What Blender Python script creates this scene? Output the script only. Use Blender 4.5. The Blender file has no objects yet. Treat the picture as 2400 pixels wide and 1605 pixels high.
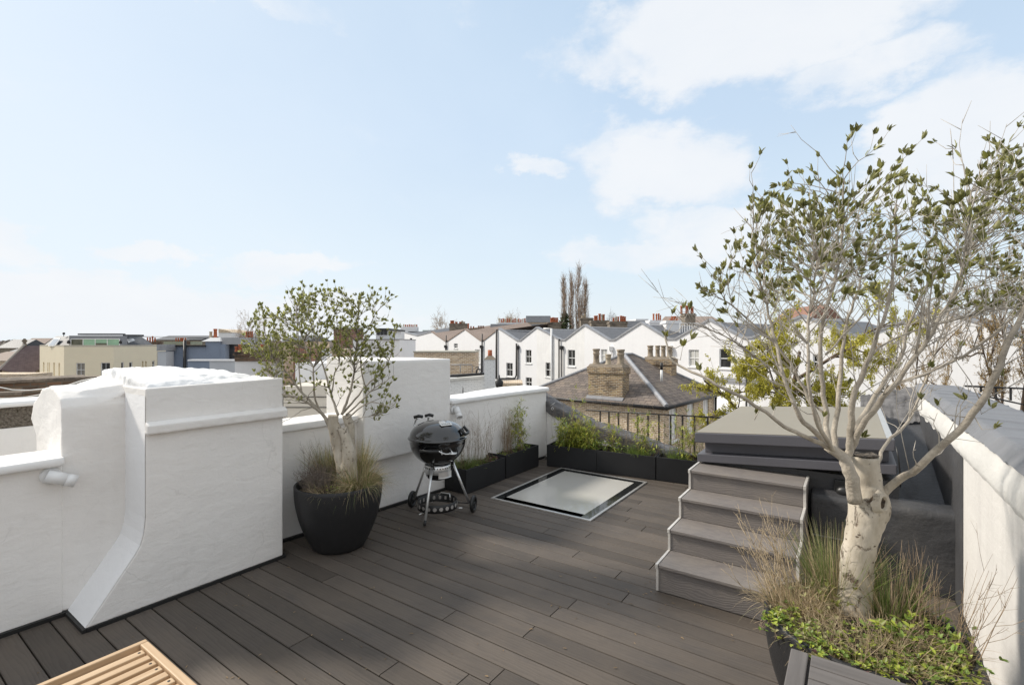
import bpy, bmesh, math, random
from mathutils import Vector, Matrix, noise
from mathutils.geometry import tessellate_polygon
S = bpy.context.scene
COL = S.collection
PI = math.pi
# ---------------------------------------------------------------- view calibration
FOC, CX, CY, EYE = 1143.0, 1200.0, 802.0, 1.75
YAW = math.atan2(797.0, 1143.0)
RV = Vector((math.cos(YAW), math.sin(YAW), 0)); FV = Vector((-math.sin(YAW), math.cos(YAW), 0))
def ray(x, y): return RV*((x-CX)/FOC) + FV + Vector((0, 0, -(y-CY)/FOC))
CAM = Vector((0, 0, EYE))
def AZ(x, y, z): d = ray(x, y); return CAM + d*((z-EYE)/d.z)
def AX(x, y, X): d = ray(x, y); return CAM + d*(X/d.x)
def AY(x, y, Y): d = ray(x, y); return CAM + d*(Y/d.y)
def AD(x, y, d): return CAM + ray(x, y)*d
def fU(x, d): return (x-CX)*d/FOC            # far frame: u lateral, w depth, z height
def fZ(y, d): return EYE-(y-CY)*d/FOC
def FP(x, y, d): return Vector((fU(x, d), d, fZ(y, d)))

# ---------------------------------------------------------------- materials
MATS = {}
class NT:
    def __init__(s, t): s.t = t
    def n(s, typ, **kw):
        nd = s.t.nodes.new(typ)
        for k, v in kw.items():
            if k.startswith('i_'):
                key = k[2:]; key = int(key) if key.isdigit() else key.replace('_', ' ')
                nd.inputs[key].default_value = v
            else: setattr(nd, k, v)
        return nd
    def l(s, a, b): s.t.links.new(a, b)
    def math(s, op, a, b=None, c=None, clamp=False):
        m = s.n('ShaderNodeMath', operation=op, use_clamp=clamp)
        for i, v in enumerate((a, b, c)):
            if v is None: continue
            if isinstance(v, (int, float)): m.inputs[i].default_value = v
            else: s.l(v, m.inputs[i])
        return m.outputs[0]
    def mix(s, fac, a, b, mode='MIX'):
        m = s.n('ShaderNodeMix', data_type='RGBA', blend_type=mode)
        for inp, v in ((m.inputs[0], fac), (m.inputs[6], a), (m.inputs[7], b)):
            if isinstance(v, (int, float)): inp.default_value = v
            elif isinstance(v, tuple): inp.default_value = v if len(v) == 4 else (*v, 1)
            else: s.l(v, inp)
        return m.outputs[2]
    def ramp(s, fac, stops, interp='LINEAR'):
        r = s.n('ShaderNodeValToRGB'); e = r.color_ramp.elements; r.color_ramp.interpolation = interp
        while len(e) < len(stops): e.new(0.5)
        for q, (p, c) in zip(e, stops): q.position = p; q.color = c if isinstance(c, tuple) and len(c) == 4 else ((*c, 1) if isinstance(c, tuple) else (c, c, c, 1))
        s.l(fac, r.inputs[0]); return r.outputs[0]
    def noise(s, vec, scale, detail=4, rough=.55, dist=0.0):
        nd = s.n('ShaderNodeTexNoise', i_Scale=scale, i_Detail=detail, i_Roughness=rough, i_Distortion=dist)
        if vec is not None: s.l(vec, nd.inputs['Vector'])
        return nd.outputs['Fac']
    def mapv(s, vec, scale=(1, 1, 1), loc=(0, 0, 0), rot=(0, 0, 0)):
        m = s.n('ShaderNodeMapping'); m.inputs['Scale'].default_value = scale; m.inputs['Location'].default_value = loc; m.inputs['Rotation'].default_value = rot
        s.l(vec, m.inputs['Vector']); return m.outputs[0]
def sc(c, k): return tuple(min(1, max(0, v*k)) for v in c)
def newmat(name):
    m = bpy.data.materials.new(name); m.use_nodes = True; t = m.node_tree
    b = t.nodes['Principled BSDF']; MATS[name] = m
    return m, NT(t), b
def mat(name, col, rough=.75, var=.15, vs=3.0, bump=0., bs=25., metal=0., coat=0., col2=None, spec=.5, island=0., stretch=(1, 1, 1), dirt=None):
    if name in MATS: return MATS[name]
    m, N, b = newmat(name)
    tc = N.n('ShaderNodeTexCoord').outputs['Object']
    if stretch != (1, 1, 1): tc = N.mapv(tc, stretch)
    f = N.noise(tc, vs, 6, .6)
    f = N.ramp(f, [(.3, 0.), (.7, 1.)])
    c = N.mix(f, sc(col, 1-var), col2 if col2 else sc(col, 1+var))
    if dirt:
        f2 = N.noise(tc, dirt[1], 8, .65, .4)
        f2 = N.ramp(f2, [(dirt[2], 0.), (dirt[3], 1.)])
        c = N.mix(f2, c, dirt[0])
    if island:
        g = N.n('ShaderNodeNewGeometry').outputs['Random Per Island']
        k = N.math('MULTIPLY_ADD', g, 2*island, 1-island)
        cmb = N.n('ShaderNodeCombineColor'); [N.l(k, cmb.inputs[i]) for i in range(3)]
        c = N.mix(1.0, c, cmb.outputs[0], 'MULTIPLY')
    N.l(c, b.inputs['Base Color'])
    b.inputs['Roughness'].default_value = rough; b.inputs['Metallic'].default_value = metal
    b.inputs['Coat Weight'].default_value = coat; b.inputs['Specular IOR Level'].default_value = spec
    if bump:
        bn = N.noise(tc, bs, 6, .6)
        bp = N.n('ShaderNodeBump', i_Strength=min(1, bump), i_Distance=.02*max(1, bump))
        N.l(bn, bp.inputs['Height']); N.l(bp.outputs[0], b.inputs['Normal'])
    return m
def brickmat(name, cols, mortar, bw=.225, bh=.075, ms=.011, rough=.85, bump=.5, offset=.5, dark=.25, grime=None):
    if name in MATS: return MATS[name]
    m, N, b = newmat(name)
    uv = N.n('ShaderNodeUVMap').outputs[0]
    br = N.n('ShaderNodeTexBrick', offset=offset)
    for k, v in (('Scale', 1.), ('Mortar Size', ms), ('Mortar Smooth', .2), ('Bias', 0.), ('Brick Width', bw), ('Row Height', bh)): br.inputs[k].default_value = v
    br.inputs['Color1'].default_value = (0, 0, 0, 1); br.inputs['Color2'].default_value = (1, 1, 1, 1); br.inputs['Mortar'].default_value = (.5, .5, .5, 1)
    wob = N.noise(uv, 9, 3); 
    add = N.n('ShaderNodeVectorMath', operation='MULTIPLY_ADD'); N.l(wob, add.inputs[0]); add.inputs[1].default_value = (.006, .006, 0); N.l(uv, add.inputs[2])
    N.l(add.outputs[0], br.inputs['Vector'])
    n = len(cols)
    c = N.ramp(br.outputs['Color'], [(i/max(1, n-1), cc) for i, cc in enumerate(cols)])
    f = N.ramp(N.noise(uv, 1.3, 6, .7), [(.35, 0.), (.7, 1.)])
    c = N.mix(N.math('MULTIPLY', f, dark), c, sc(cols[0], .5))
    f3 = N.noise(uv, 22, 5, .7)
    c = N.mix(N.math('MULTIPLY', f3, .35), c, sc(cols[-1], 1.2))
    c = N.mix(br.outputs['Fac'], c, mortar)
    if grime:
        g = N.ramp(N.noise(uv, grime[1], 7, .7), [(.52, 0.), (.68, 1.)])
        c = N.mix(g, c, grime[0])
    N.l(c, b.inputs['Base Color']); b.inputs['Roughness'].default_value = rough
    h = N.math('SUBTRACT', N.math('MULTIPLY', f3, .5), br.outputs['Fac'])
    bp = N.n('ShaderNodeBump', i_Strength=bump, i_Distance=.012); N.l(h, bp.inputs['Height']); N.l(bp.outputs[0], b.inputs['Normal'])
    return m
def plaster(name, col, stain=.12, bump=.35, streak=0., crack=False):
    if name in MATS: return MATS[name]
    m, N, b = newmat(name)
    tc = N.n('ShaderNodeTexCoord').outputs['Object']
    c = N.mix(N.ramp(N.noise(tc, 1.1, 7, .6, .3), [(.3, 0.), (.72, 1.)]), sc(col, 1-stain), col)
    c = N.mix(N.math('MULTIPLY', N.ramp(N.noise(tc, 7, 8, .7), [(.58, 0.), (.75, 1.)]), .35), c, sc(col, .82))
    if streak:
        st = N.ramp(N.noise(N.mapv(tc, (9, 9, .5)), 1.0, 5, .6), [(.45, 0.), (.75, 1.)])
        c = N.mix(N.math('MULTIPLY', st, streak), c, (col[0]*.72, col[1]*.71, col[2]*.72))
    if crack:
        wv = N.n('ShaderNodeVectorMath', operation='MULTIPLY_ADD'); nz = N.n('ShaderNodeTexNoise', i_Scale=3.0, i_Detail=6.); N.l(tc, nz.inputs['Vector']); N.l(nz.outputs['Color'], wv.inputs[0]); wv.inputs[1].default_value = (.45, .45, .45); N.l(tc, wv.inputs[2])
        vo = N.n('ShaderNodeTexVoronoi', feature='DISTANCE_TO_EDGE', i_Scale=1.05); N.l(wv.outputs[0], vo.inputs['Vector'])
        ck = N.math('MULTIPLY', N.ramp(vo.outputs['Distance'], [(.0, 1.), (.006, 0.)]), N.ramp(N.noise(tc, 1.7, 3), [(.50, 0.), (.62, 1.)]))
        c = N.mix(N.math('MULTIPLY', ck, .24), c, (.33, .31, .28))
        sm = N.ramp(N.noise(N.mapv(tc, (1.3, 1.3, .8)), 3.1, 9, .72, .8), [(.60, 0.), (.78, 1.)])
        c = N.mix(N.math('MULTIPLY', sm, .30), c, (.52, .49, .44))
    N.l(c, b.inputs['Base Color']); b.inputs['Roughness'].default_value = .8
    h1 = N.noise(N.mapv(tc, (1, 1, 2.2)), 5.5, 4, .55, .5); h2 = N.noise(tc, 48, 4, .6)
    h = N.math('MULTIPLY_ADD', h2, .22, h1)
    bp = N.n('ShaderNodeBump', i_Strength=bump, i_Distance=.018); N.l(h, bp.inputs['Height']); N.l(bp.outputs[0], b.inputs['Normal'])
    return m
def leafmat(name, top, under, var=.35, rough=.45, trans=.25):
    if name in MATS: return MATS[name]
    m, N, b = newmat(name)
    g = N.n('ShaderNodeNewGeometry')
    c = N.mix(g.outputs['Backfacing'], top, under)
    k = N.math('MULTIPLY_ADD', g.outputs['Random Per Island'], 2*var, 1-var)
    cmb = N.n('ShaderNodeCombineColor'); [N.l(k, cmb.inputs[i]) for i in range(3)]
    c = N.mix(1.0, c, cmb.outputs[0], 'MULTIPLY')
    N.l(c, b.inputs['Base Color']); b.inputs['Roughness'].default_value = rough
    if trans:
        tr = N.n('ShaderNodeBsdfTranslucent'); N.l(c, tr.inputs[0])
        mx = N.n('ShaderNodeMixShader', i_0=trans); out = m.node_tree.nodes['Material Output']
        N.l(b.outputs[0], mx.inputs[1]); N.l(tr.outputs[0], mx.inputs[2]); N.l(mx.outputs[0], out.inputs[0])
    return m

# ---------------------------------------------------------------- mesh builder
ORG = {}
def tag(o, label=None, cat=None, group=None, kind=None):
    if label: o['label'] = label
    if cat: o['category'] = cat
    if group: o['group'] = group
    if kind: o['kind'] = kind
    return o
def w_of(org, far): return RV*org.x + FV*org.y + Vector((0, 0, org.z)) if far else Vector(org)
def thing(name, label, cat, org, group=None, far=False):
    org = Vector(org); o = bpy.data.objects.new(name, None); COL.objects.link(o)
    o.empty_display_size = .2
    o.location = w_of(org, far)
    if far: o.rotation_euler = (0, 0, YAW)
    ORG[o.name] = (org, far)
    return tag(o, label, cat, group)
class MB:
    def __init__(s): s.v = []; s.f = []; s.sm = []
    def add(s, vs, fs, smooth=False):
        k = len(s.v); s.v.extend(Vector(p) for p in vs); s.f.extend(tuple(i+k for i in f) for f in fs); s.sm.extend([smooth]*len(fs)); return s
    def box(s, a, b, top=None):
        (x0, y0, z0), (x1, y1, z1) = a, b
        x0, x1 = min(x0, x1), max(x0, x1); y0, y1 = min(y0, y1), max(y0, y1); z0, z1 = min(z0, z1), max(z0, z1)
        return s.add([(x0, y0, z0), (x1, y0, z0), (x1, y1, z0), (x0, y1, z0), (x0, y0, z1), (x1, y0, z1), (x1, y1, z1), (x0, y1, z1)],
                     [(0, 3, 2, 1), (4, 5, 6, 7), (0, 1, 5, 4), (1, 2, 6, 5), (2, 3, 7, 6), (3, 0, 4, 7)])
    def hexa(s, p):   # 8 points: bottom ring 4 (ccw from above), top ring 4
        return s.add(p, [(0, 3, 2, 1), (4, 5, 6, 7), (0, 1, 5, 4), (1, 2, 6, 5), (2, 3, 7, 6), (3, 0, 4, 7)])
    def prism(s, poly, vec):  # polygon of 3d points extruded by vec
        n = len(poly); vec = Vector(vec); p = [Vector(q) for q in poly]
        nn = Vector((0, 0, 0))
        for i in range(n): nn += p[i].cross(p[(i+1) % n])
        if nn.dot(vec) > 0: p.reverse()
        vs = p+[q+vec for q in p]
        return s.add(vs, [tuple(range(n)), tuple(range(2*n-1, n-1, -1))]+[(i, i+n, (i+1) % n+n, (i+1) % n) for i in range(n)])
    def tube(s, pts, rads, n=6, smooth=True, cap=True):
        pts = [Vector(p) for p in pts]
        if isinstance(rads, (int, float)): rads = [rads]*len(pts)
        k = len(s.v); m = len(pts); t0 = None; side = None
        for i, p in enumerate(pts):
            t = (pts[min(i+1, m-1)]-pts[max(i-1, 0)])
            if t.length < 1e-9: t = Vector((0, 0, 1))
            t.normalize()
            if side is None:
                side = t.cross(Vector((.31, .21, .93))); 
                if side.length < .05: side = t.cross(Vector((1, 0, 0)))
            side = (side-t*side.dot(t)); side.normalize(); up = t.cross(side)
            for j in range(n):
                a = 2*PI*j/n; s.v.append(p+(side*math.cos(a)+up*math.sin(a))*rads[i])
        for i in range(m-1):
            for j in range(n):
                a = k+i*n+j; b = k+i*n+(j+1) % n
                s.f.append((a, b, b+n, a+n)); s.sm.append(smooth)
        if cap and n > 2:
            s.f.append(tuple(k+j for j in reversed(range(n)))); s.sm.append(False)
            s.f.append(tuple(k+(m-1)*n+j for j in range(n))); s.sm.append(False)
        return s
    def lathe(s, prof, c, n=40, smooth=True):  # prof [(r,z)], open unless r==0 at ends
        c = Vector(c); k = len(s.v)
        for r, z in prof:
            for j in range(n):
                a = 2*PI*j/n; s.v.append(c+Vector((r*math.cos(a), r*math.sin(a), z)))
        for i in range(len(prof)-1):
            for j in range(n):
                a = k+i*n+j; b = k+i*n+(j+1) % n; s.f.append((a, b, b+n, a+n)); s.sm.append(smooth)
        return s
    def ring(s, c, R, r, axis='z', n=36, m=6):
        c = Vector(c); pts = []
        k = len(s.v)
        for i in range(n):
            a = 2*PI*i/n
            e = Vector((math.cos(a), math.sin(a), 0)); 
            for j in range(m):
                b = 2*PI*j/m; q = e*(R+r*math.cos(b))+Vector((0, 0, r*math.sin(b)))
                if axis == 'x': q = Vector((q.z, q.x, q.y))
                if axis == 'y': q = Vector((q.x, q.z, q.y))
                s.v.append(c+q)
        for i in range(n):
            for j in range(m):
                s.f.append((k+i*m+j, k+((i+1) % n)*m+j, k+((i+1) % n)*m+(j+1) % m, k+i*m+(j+1) % m)); s.sm.append(True)
        return s
    def xf(s, M, start=0):
        for i in range(start, len(s.v)): s.v[i] = M @ s.v[i]
        return s
    def build(s, name, m, parent=None, org=None, far=False, bevel=0., seg=2, fix=False, sub=0):
        if parent is not None: o0, far = ORG[parent.name]
        else: o0 = Vector(org) if org is not None else Vector((0, 0, 0))
        me = bpy.data.meshes.new(name); me.from_pydata([v-o0 for v in s.v], [], s.f); me.update()
        if fix:
            bm = bmesh.new(); bm.from_mesh(me); bmesh.ops.remove_doubles(bm, verts=bm.verts, dist=1e-5); bmesh.ops.recalc_face_normals(bm, faces=bm.faces); bm.to_mesh(me); bm.free()
        else: me.polygons.foreach_set('use_smooth', s.sm)
        uv = me.uv_layers.new(name='UVMap'); Z = Vector((0, 0, 1))
        if len(me.polygons) < 4000:
            for p in me.polygons:
                nr = p.normal
                if abs(nr.z) > .96: t, b = Vector((1, 0, 0)), Vector((0, 1, 0))
                else: t = Z.cross(nr).normalized(); b = nr.cross(t)
                for li in p.loop_indices:
                    co = me.vertices[me.loops[li].vertex_index].co+o0; uv.data[li].uv = (co.dot(t), co.dot(b))
        o = bpy.data.objects.new(name, me); COL.objects.link(o)
        if m is not None: me.materials.append(m)
        if parent is not None: o.parent = parent
        else:
            o.location = w_of(o0, far)
            if far: o.rotation_euler = (0, 0, YAW)
        ORG[o.name] = (o0, far)
        if bevel:
            md = o.modifiers.new('bevel', 'BEVEL'); md.width = bevel; md.segments = seg; md.limit_method = 'ANGLE'; md.angle_limit = .6
        return o
def holed(mb, outline, holes, mp, reveal=.12):
    """outline / holes in 2d (s,z); mp(s,z,off) -> 3d, off>0 goes into the wall"""
    loops = [outline]+holes
    want = mp(0, 0, 0)-mp(0, 0, 1)
    bs = sorted(set(round(a, 5) for l in loops for a, b in l))
    for a, b in zip(bs, bs[1:]):
        if b-a < 1e-4: continue
        es = []
        for l in loops:
            for k in range(len(l)):
                (s0, z0), (s1, z1) = l[k], l[(k+1) % len(l)]
                if s0 > s1: s0, z0, s1, z1 = s1, z1, s0, z0
                if s1-s0 < 1e-4 or s0 > a+5e-5 or s1 < b-5e-5: continue
                f = lambda q: z0+(z1-z0)*(q-s0)/(s1-s0)
                es.append((f(a), f(b)))
        es.sort(key=lambda e: e[0]+e[1])
        for e0, e1 in zip(es[0::2], es[1::2]):
            q = [mp(a, e0[0], 0), mp(b, e0[1], 0), mp(b, e1[1], 0), mp(a, e1[0], 0)]
            nr = (q[1]-q[0]).cross(q[3]-q[0])
            if nr.length < 1e-9: nr = (q[2]-q[1]).cross(q[3]-q[1])
            mb.add(q, [(0, 1, 2, 3) if nr.dot(want) > 0 else (3, 2, 1, 0)])
    for h in holes:
        n = len(h); vs = [mp(a, b, 0) for a, b in h]+[mp(a, b, reveal) for a, b in h]
        mb.add(vs, [(i, (i+1) % n, (i+1) % n+n, i+n) for i in range(n)])
def sash(parent, mp, s0, s1, z0, z1, dep=.07, frame_m=None, glass_m=None, bars=(1, 1), fw=.055, sill=True, name='window', arch=0, sill_out=.06):
    """window set into a hole: frame > pane, sill"""
    fr = MB()
    def bar(a0, a1, b0, b1, d0, d1):
        p = [mp(a0, b0, d1), mp(a1, b0, d1), mp(a1, b0, d0), mp(a0, b0, d0), mp(a0, b1, d1), mp(a1, b1, d1), mp(a1, b1, d0), mp(a0, b1, d0)]
        fr.add(p, [(0, 3, 2, 1), (4, 5, 6, 7), (0, 1, 5, 4), (1, 2, 6, 5), (2, 3, 7, 6), (3, 0, 4, 7)])
    bar(s0, s0+fw, z0, z1, dep, dep+.05); bar(s1-fw, s1, z0, z1, dep, dep+.05)
    bar(s0+fw, s1-fw, z0, z0+fw*1.2, dep, dep+.05); bar(s0+fw, s1-fw, z1-fw, z1, dep, dep+.05)
    nx, nz = bars
    for i in range(nz):
        zc = z0+(z1-z0)*(i+1)/(nz+1); bar(s0+fw, s1-fw, zc-.022, zc+.022, dep-.01, dep+.045)
    for i in range(nx):
        scn = s0+(s1-s0)*(i+1)/(nx+1); bar(scn-.014, scn+.014, z0+fw*1.2, z1-fw, dep+.006, dep+.04)
    w = fr.build(name, frame_m, parent, fix=True)
    pn = MB(); d = dep+.03
    pn.add([mp(s0+fw*.6, z0+fw*.6, d), mp(s1-fw*.6, z0+fw*.6, d), mp(s1-fw*.6, z1-fw*.6, d), mp(s0+fw*.6, z1-fw*.6, d)], [(0, 1, 2, 3)])
    pn.build('pane', glass_m, w)
    if sill:
        sb = MB(); a0, a1 = s0-.09, s1+.09
        p = [mp(a0, z0-.09, .0-sill_out), mp(a1, z0-.09, -sill_out), mp(a1, z0-.09, -.002), mp(a0, z0-.09, -.002), mp(a0, z0-.005, -sill_out), mp(a1, z0-.005, -sill_out), mp(a1, z0+.0, -.002), mp(a0, z0, -.002)]
        sb.add(p, [(0, 3, 2, 1), (4, 5, 6, 7), (0, 1, 5, 4), (1, 2, 6, 5), (2, 3, 7, 6), (3, 0, 4, 7)]).build('sill', frame_m, w, fix=True)
    return w
def lumpy_block(name, m, parent, prof_yz, x0, x1, top_fn, step=.05, amp=.008, seed=0, org=None):
    pass
def grid_solid(fn, nu, nv, mb, smooth=True):
    k = len(mb.v)
    for i in range(nu+1):
        for j in range(nv+1): mb.v.append(Vector(fn(i/nu, j/nv)))
    for i in range(nu):
        for j in range(nv):
            a = k+i*(nv+1)+j; mb.f.append((a, a+nv+1, a+nv+2, a+1)); mb.sm.append(smooth)
def rand_unit(r):
    while 1:
        v = Vector((r.uniform(-1, 1), r.uniform(-1, 1), r.uniform(-1, 1)))
        if .05 < v.length < 1: return v.normalized()
def inpoly(x, y, P):
    c = False; n = len(P)
    for i in range(n):
        x1, y1 = P[i]; x2, y2 = P[i-1]
        if (y1 > y) != (y2 > y) and x < (x2-x1)*(y-y1)/(y2-y1)+x1: c = not c
    return c
# ---------------------------------------------------------------- common materials
WHITE = plaster('white_render', (.835, .81, .775), .07, .38, streak=.10, crack=True)
WHITE_ROUGH = plaster('white_lumpy_render', (.83, .83, .825), .06, .5)
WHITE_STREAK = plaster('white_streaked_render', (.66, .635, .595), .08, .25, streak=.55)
WHITE_COPING = plaster('white_coping_paint', (.83, .82, .80), .06, .35)
WHITE_FAR = plaster('white_house_render', (.775, .775, .78), .05, .12, streak=.12)
WHITE_PEEL = plaster('white_peeling_render', (.80, .795, .78), .12, .2, streak=.35)
BLACKMEM = mat('black_membrane', (.012, .012, .012), .55, .3, 8)
PLANTER = mat('black_planter', (.018, .018, .019), .55, .12, 3, bump=.12, bs=160, spec=.35)
POTM = mat('black_pot', (.017, .017, .018), .5, .15, 4, bump=.15, bs=120, spec=.45)
SOIL = mat('soil', (.05, .036, .025), .95, .5, 30, bump=1.5, bs=60)
GREYPAINT = mat('grey_metal_paint', (.095, .093, .105), .45, .06, 2, bump=.05, bs=90)
LIDTOP = mat('rooflight_top', (.25, .222, .17), .55, .06, 1.2, bump=.08, bs=20, stretch=(1, .4, 1))
DARKWALL = mat('dark_grey_masonry_paint', (.052, .052, .055), .6, .25, 2.2, bump=.3, bs=30, dirt=((.10, .095, .09), 1.6, .55, .8))
FELT = mat('grey_roof_membrane', (.165, .165, .172), .5, .12, 2.5, bump=.35, bs=8, stretch=(.5, 3, 1))
STEEL = mat('brushed_steel', (.74, .74, .73), .32, .06, 6, metal=.75)
ALU = mat('aluminium_trim', (.62, .60, .57), .4, .08, 20, metal=.75)
ENAMEL = mat('black_enamel', (.006, .006, .0065), .12, .2, 2, coat=.8, spec=.6)
BLKPLASTIC = mat('black_plastic', (.014, .014, .014), .42, .2, 20)
LAMPWHITE = mat('white_lamp_metal', (.74, .74, .73), .4, .03, 5)
IRON = mat('black_iron', (.016, .015, .015), .5, .4, 12)
LEAD = mat('lead_sheet', (.28, .285, .30), .5, .2, 4, bump=.3, bs=14)
DARKLEAD = mat('weathered_bitumen_felt', (.10, .098, .10), .75, .45, 5, bump=.9, bs=18, stretch=(1.2, 1.2, 4), col2=(.17, .165, .165))
TERRA = mat('terracotta', (.36, .105, .045), .8, .25, 5, bump=.15)
BUFFPOT = mat('buff_clay', (.30, .245, .18), .85, .3, 9, bump=.3, dirt=((.06, .05, .042), 6, .5, .75))
BUFFPALE = mat('pale_buff_clay', (.40, .34, .25), .85, .2, 9, bump=.3)
GLASSDARK = mat('dark_window_glass', (.012, .013, .014), .12, .5, 2.2, spec=.4, col2=(.05, .053, .053))
GLASSBLIND = mat('window_with_blind', (.50, .50, .47), .25, .05, 3)
WINWHITE = mat('white_window_paint', (.78, .78, .77), .5, .04, 4)
STONE = mat('brown_stone_coping', (.22, .175, .135), .9, .4, 6, bump=.8, bs=18, dirt=((.05, .043, .035), 3, .45, .7))
CONCRETE = mat('stained_cement', (.23, .19, .145), .9, .25, 3, bump=.5, bs=14, dirt=((.07, .06, .05), 2.2, .5, .75))
LONDON = brickmat('yellow_stock_brick', [(.20, .125, .075), (.40, .26, .15), (.52, .37, .22), (.62, .47, .31)], (.74, .68, .57), dark=.12)
LONDON_DK = brickmat('chimney_brick', [(.045, .033, .025), (.16, .095, .05), (.28, .175, .08), (.37, .26, .13)], (.42, .37, .29), grime=((.06, .045, .035), .9))
PAINTBRICK = brickmat('white_painted_brick', [(.72, .72, .71), (.80, .80, .79)], (.66, .66, .65), rough=.7, dark=.06, bump=.7)
BLUEBRICK = brickmat('blue_grey_painted_brick', [(.20, .245, .325), (.24, .285, .37)], (.17, .21, .28), rough=.7, dark=.05, bump=.9)
BLUEWALL = plaster('blue_grey_render', (.225, .27, .35), .12, .15)
PALEBLUE = plaster('pale_grey_blue_render', (.50, .52, .55), .05, .1)
REDBRICK = brickmat('red_brick', [(.10, .035, .02), (.22, .07, .04), (.28, .10, .055)], (.30, .25, .2))
DARKBRICK = brickmat('sooty_brick', [(.05, .03, .02), (.13, .07, .04), (.19, .085, .05), (.17, .13, .08)], (.12, .10, .075), grime=((.035, .03, .025), 1.4))
SLATE = brickmat('weathered_slate', [(.085, .072, .065), (.145, .118, .104), (.172, .145, .125), (.22, .172, .138)], (.028, .024, .022), .30, .20, .008, .8, .9, dark=.5, grime=((.21, .17, .125), 1.1))
SLATEGREY = brickmat('dark_slate', [(.055, .057, .062), (.075, .078, .085), (.10, .10, .105)], (.03, .03, .032), .30, .22, .008, .6, .5)
TILEPLUM = brickmat('plum_tile', [(.13, .09, .09), (.165, .118, .115), (.20, .145, .138)], (.05, .035, .036), .26, .15, .014, .8, .7)
CREAM = plaster('cream_render', (.80, .71, .53), .05, .08)

# ---------------------------------------------------------------- world, sun, camera
SUN_EL, SUN_DIR = math.radians(37.7), Vector((-math.cos(math.radians(16)), -math.sin(math.radians(16)), 0)).normalized()
def blob_px(x, y, w, h):
    az = math.atan((x-CX)/FOC); hyp = math.hypot(FOC, x-CX); el = math.atan((CY-y)/hyp)
    return az, el, math.atan((x+w-CX)/FOC)-az, abs(math.atan((CY-y+h)/hyp)-el)
wd = bpy.data.worlds.new('World'); S.world = wd; wd.use_nodes = True
N = NT(wd.node_tree); bg = wd.node_tree.nodes['Background']
sky = N.n('ShaderNodeTexSky', sky_type='NISHITA', sun_disc=False, sun_elevation=SUN_EL, sun_rotation=math.atan2(SUN_DIR.x, SUN_DIR.y), altitude=30., air_density=1.0, dust_density=1.6, ozone_density=2.0)
dirv = N.n('ShaderNodeTexCoord').outputs['Generated']
def dot(c):
    d = N.n('ShaderNodeVectorMath', operation='DOT_PRODUCT'); N.l(dirv, d.inputs[0]); d.inputs[1].default_value = c; return d.outputs['Value']
az = N.math('ARCTAN2', dot(RV), dot(FV)); elv = N.math('ARCSINE', dot((0, 0, 1)))
cv = N.n('ShaderNodeCombineXYZ'); N.l(az, cv.inputs[0]); N.l(N.math('MULTIPLY', elv, 1.7), cv.inputs[1])
n1 = N.noise(cv.outputs[0], 5.5, 9, .58, .25); n2 = N.noise(cv.outputs[0], 1.8, 6, .55, .3)
wn = N.n('ShaderNodeTexNoise', i_Scale=7.0, i_Detail=7., i_Roughness=.62); N.l(cv.outputs[0], wn.inputs['Vector'])
wsep = N.n('ShaderNodeSeparateColor'); N.l(wn.outputs['Color'], wsep.inputs[0])
az_b = N.math('MULTIPLY_ADD', N.math('SUBTRACT', wsep.outputs[0], .5), .30, az); el_b = N.math('MULTIPLY_ADD', N.math('SUBTRACT', wsep.outputs[1], .5), .16, elv)
mx = None
CL = [(1800, 30, 640, 190, 1.15), (1560, 130, 330, 90, .8), (2250, 330, 330, 190, 1.1), (2050, 150, 330, 70, .7), (1580, 385, 250, 110, 1.0), (1480, 335, 170, 70, .7), (1250, 400, 95, 36, .75), (1440, 590, 190, 50, .8), (1680, 545, 250, 95, .8), (60, 690, 420, 78, 1.2), (420, 735, 560, 72, 1.15),
      (700, 618, 190, 40, .95), (345, 590, 95, 36, .85), (30, 560, 140, 50, .8), (590, 640, 120, 26, .7), (560, 0, 330, 40, .45), (1150, 10, 120, 60, .35)]
for x, y, w, h, a in CL:
    a0, e0, wa, we = blob_px(x, y, w, h)
    q = N.math('ADD', N.math('POWER', N.math('ABSOLUTE', N.math('DIVIDE', N.math('SUBTRACT', az_b, a0), wa)), 2.), N.math('POWER', N.math('ABSOLUTE', N.math('DIVIDE', N.math('SUBTRACT', el_b, e0), we)), 2.))
    b_ = N.math('MULTIPLY', N.math('SUBTRACT', 1.35, q, clamp=True), a)
    mx = b_ if mx is None else N.math('MAXIMUM', mx, b_)
# broken cloud over the rest of the dome (overhead and behind the camera)
back = N.math('MULTIPLY', N.math('MULTIPLY_ADD', elv, 2.2, -1.35, clamp=True), 1.0)
side = N.math('MULTIPLY', N.math('SUBTRACT', N.math('ABSOLUTE', az), .95, clamp=True), 1.6, clamp=True)
mx = N.math('MAXIMUM', mx, N.math('MULTIPLY', N.math('MAXIMUM', back, side), .9))
dens = N.math('ADD', mx, N.math('MULTIPLY', N.math('SUBTRACT', n1, .5), 1.5))
cov = N.ramp(dens, [(.10, 0.), (1.12, 1.)], 'EASE')
hz = N.ramp(N.math('MULTIPLY', elv, 1.0), [(0., .95), (.10, .88), (.30, .80), (.62, .74)])
hcol = N.ramp(elv, [(0., (9.2, 9.7, 9.9)), (.14, (8.3, 9.6, 10.5)), (.40, (7.3, 9.0, 10.8)), (.62, (6.8, 8.7, 10.7))])
lf = N.math('MULTIPLY', N.math('MULTIPLY_ADD', az, -.9, .22, clamp=True), .72)        # thin veil to the left
n3 = N.math('MULTIPLY', N.math('SUBTRACT', n2, .5), .45)
hz = N.math('MULTIPLY_ADD', n3, .3, hz, clamp=True)
veil = N.math('ADD', lf, n3, clamp=True)
base = N.mix(hz, N.mix(1., sky.outputs[0], (.95, 1.0, 1.12), 'MULTIPLY'), hcol)
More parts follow.
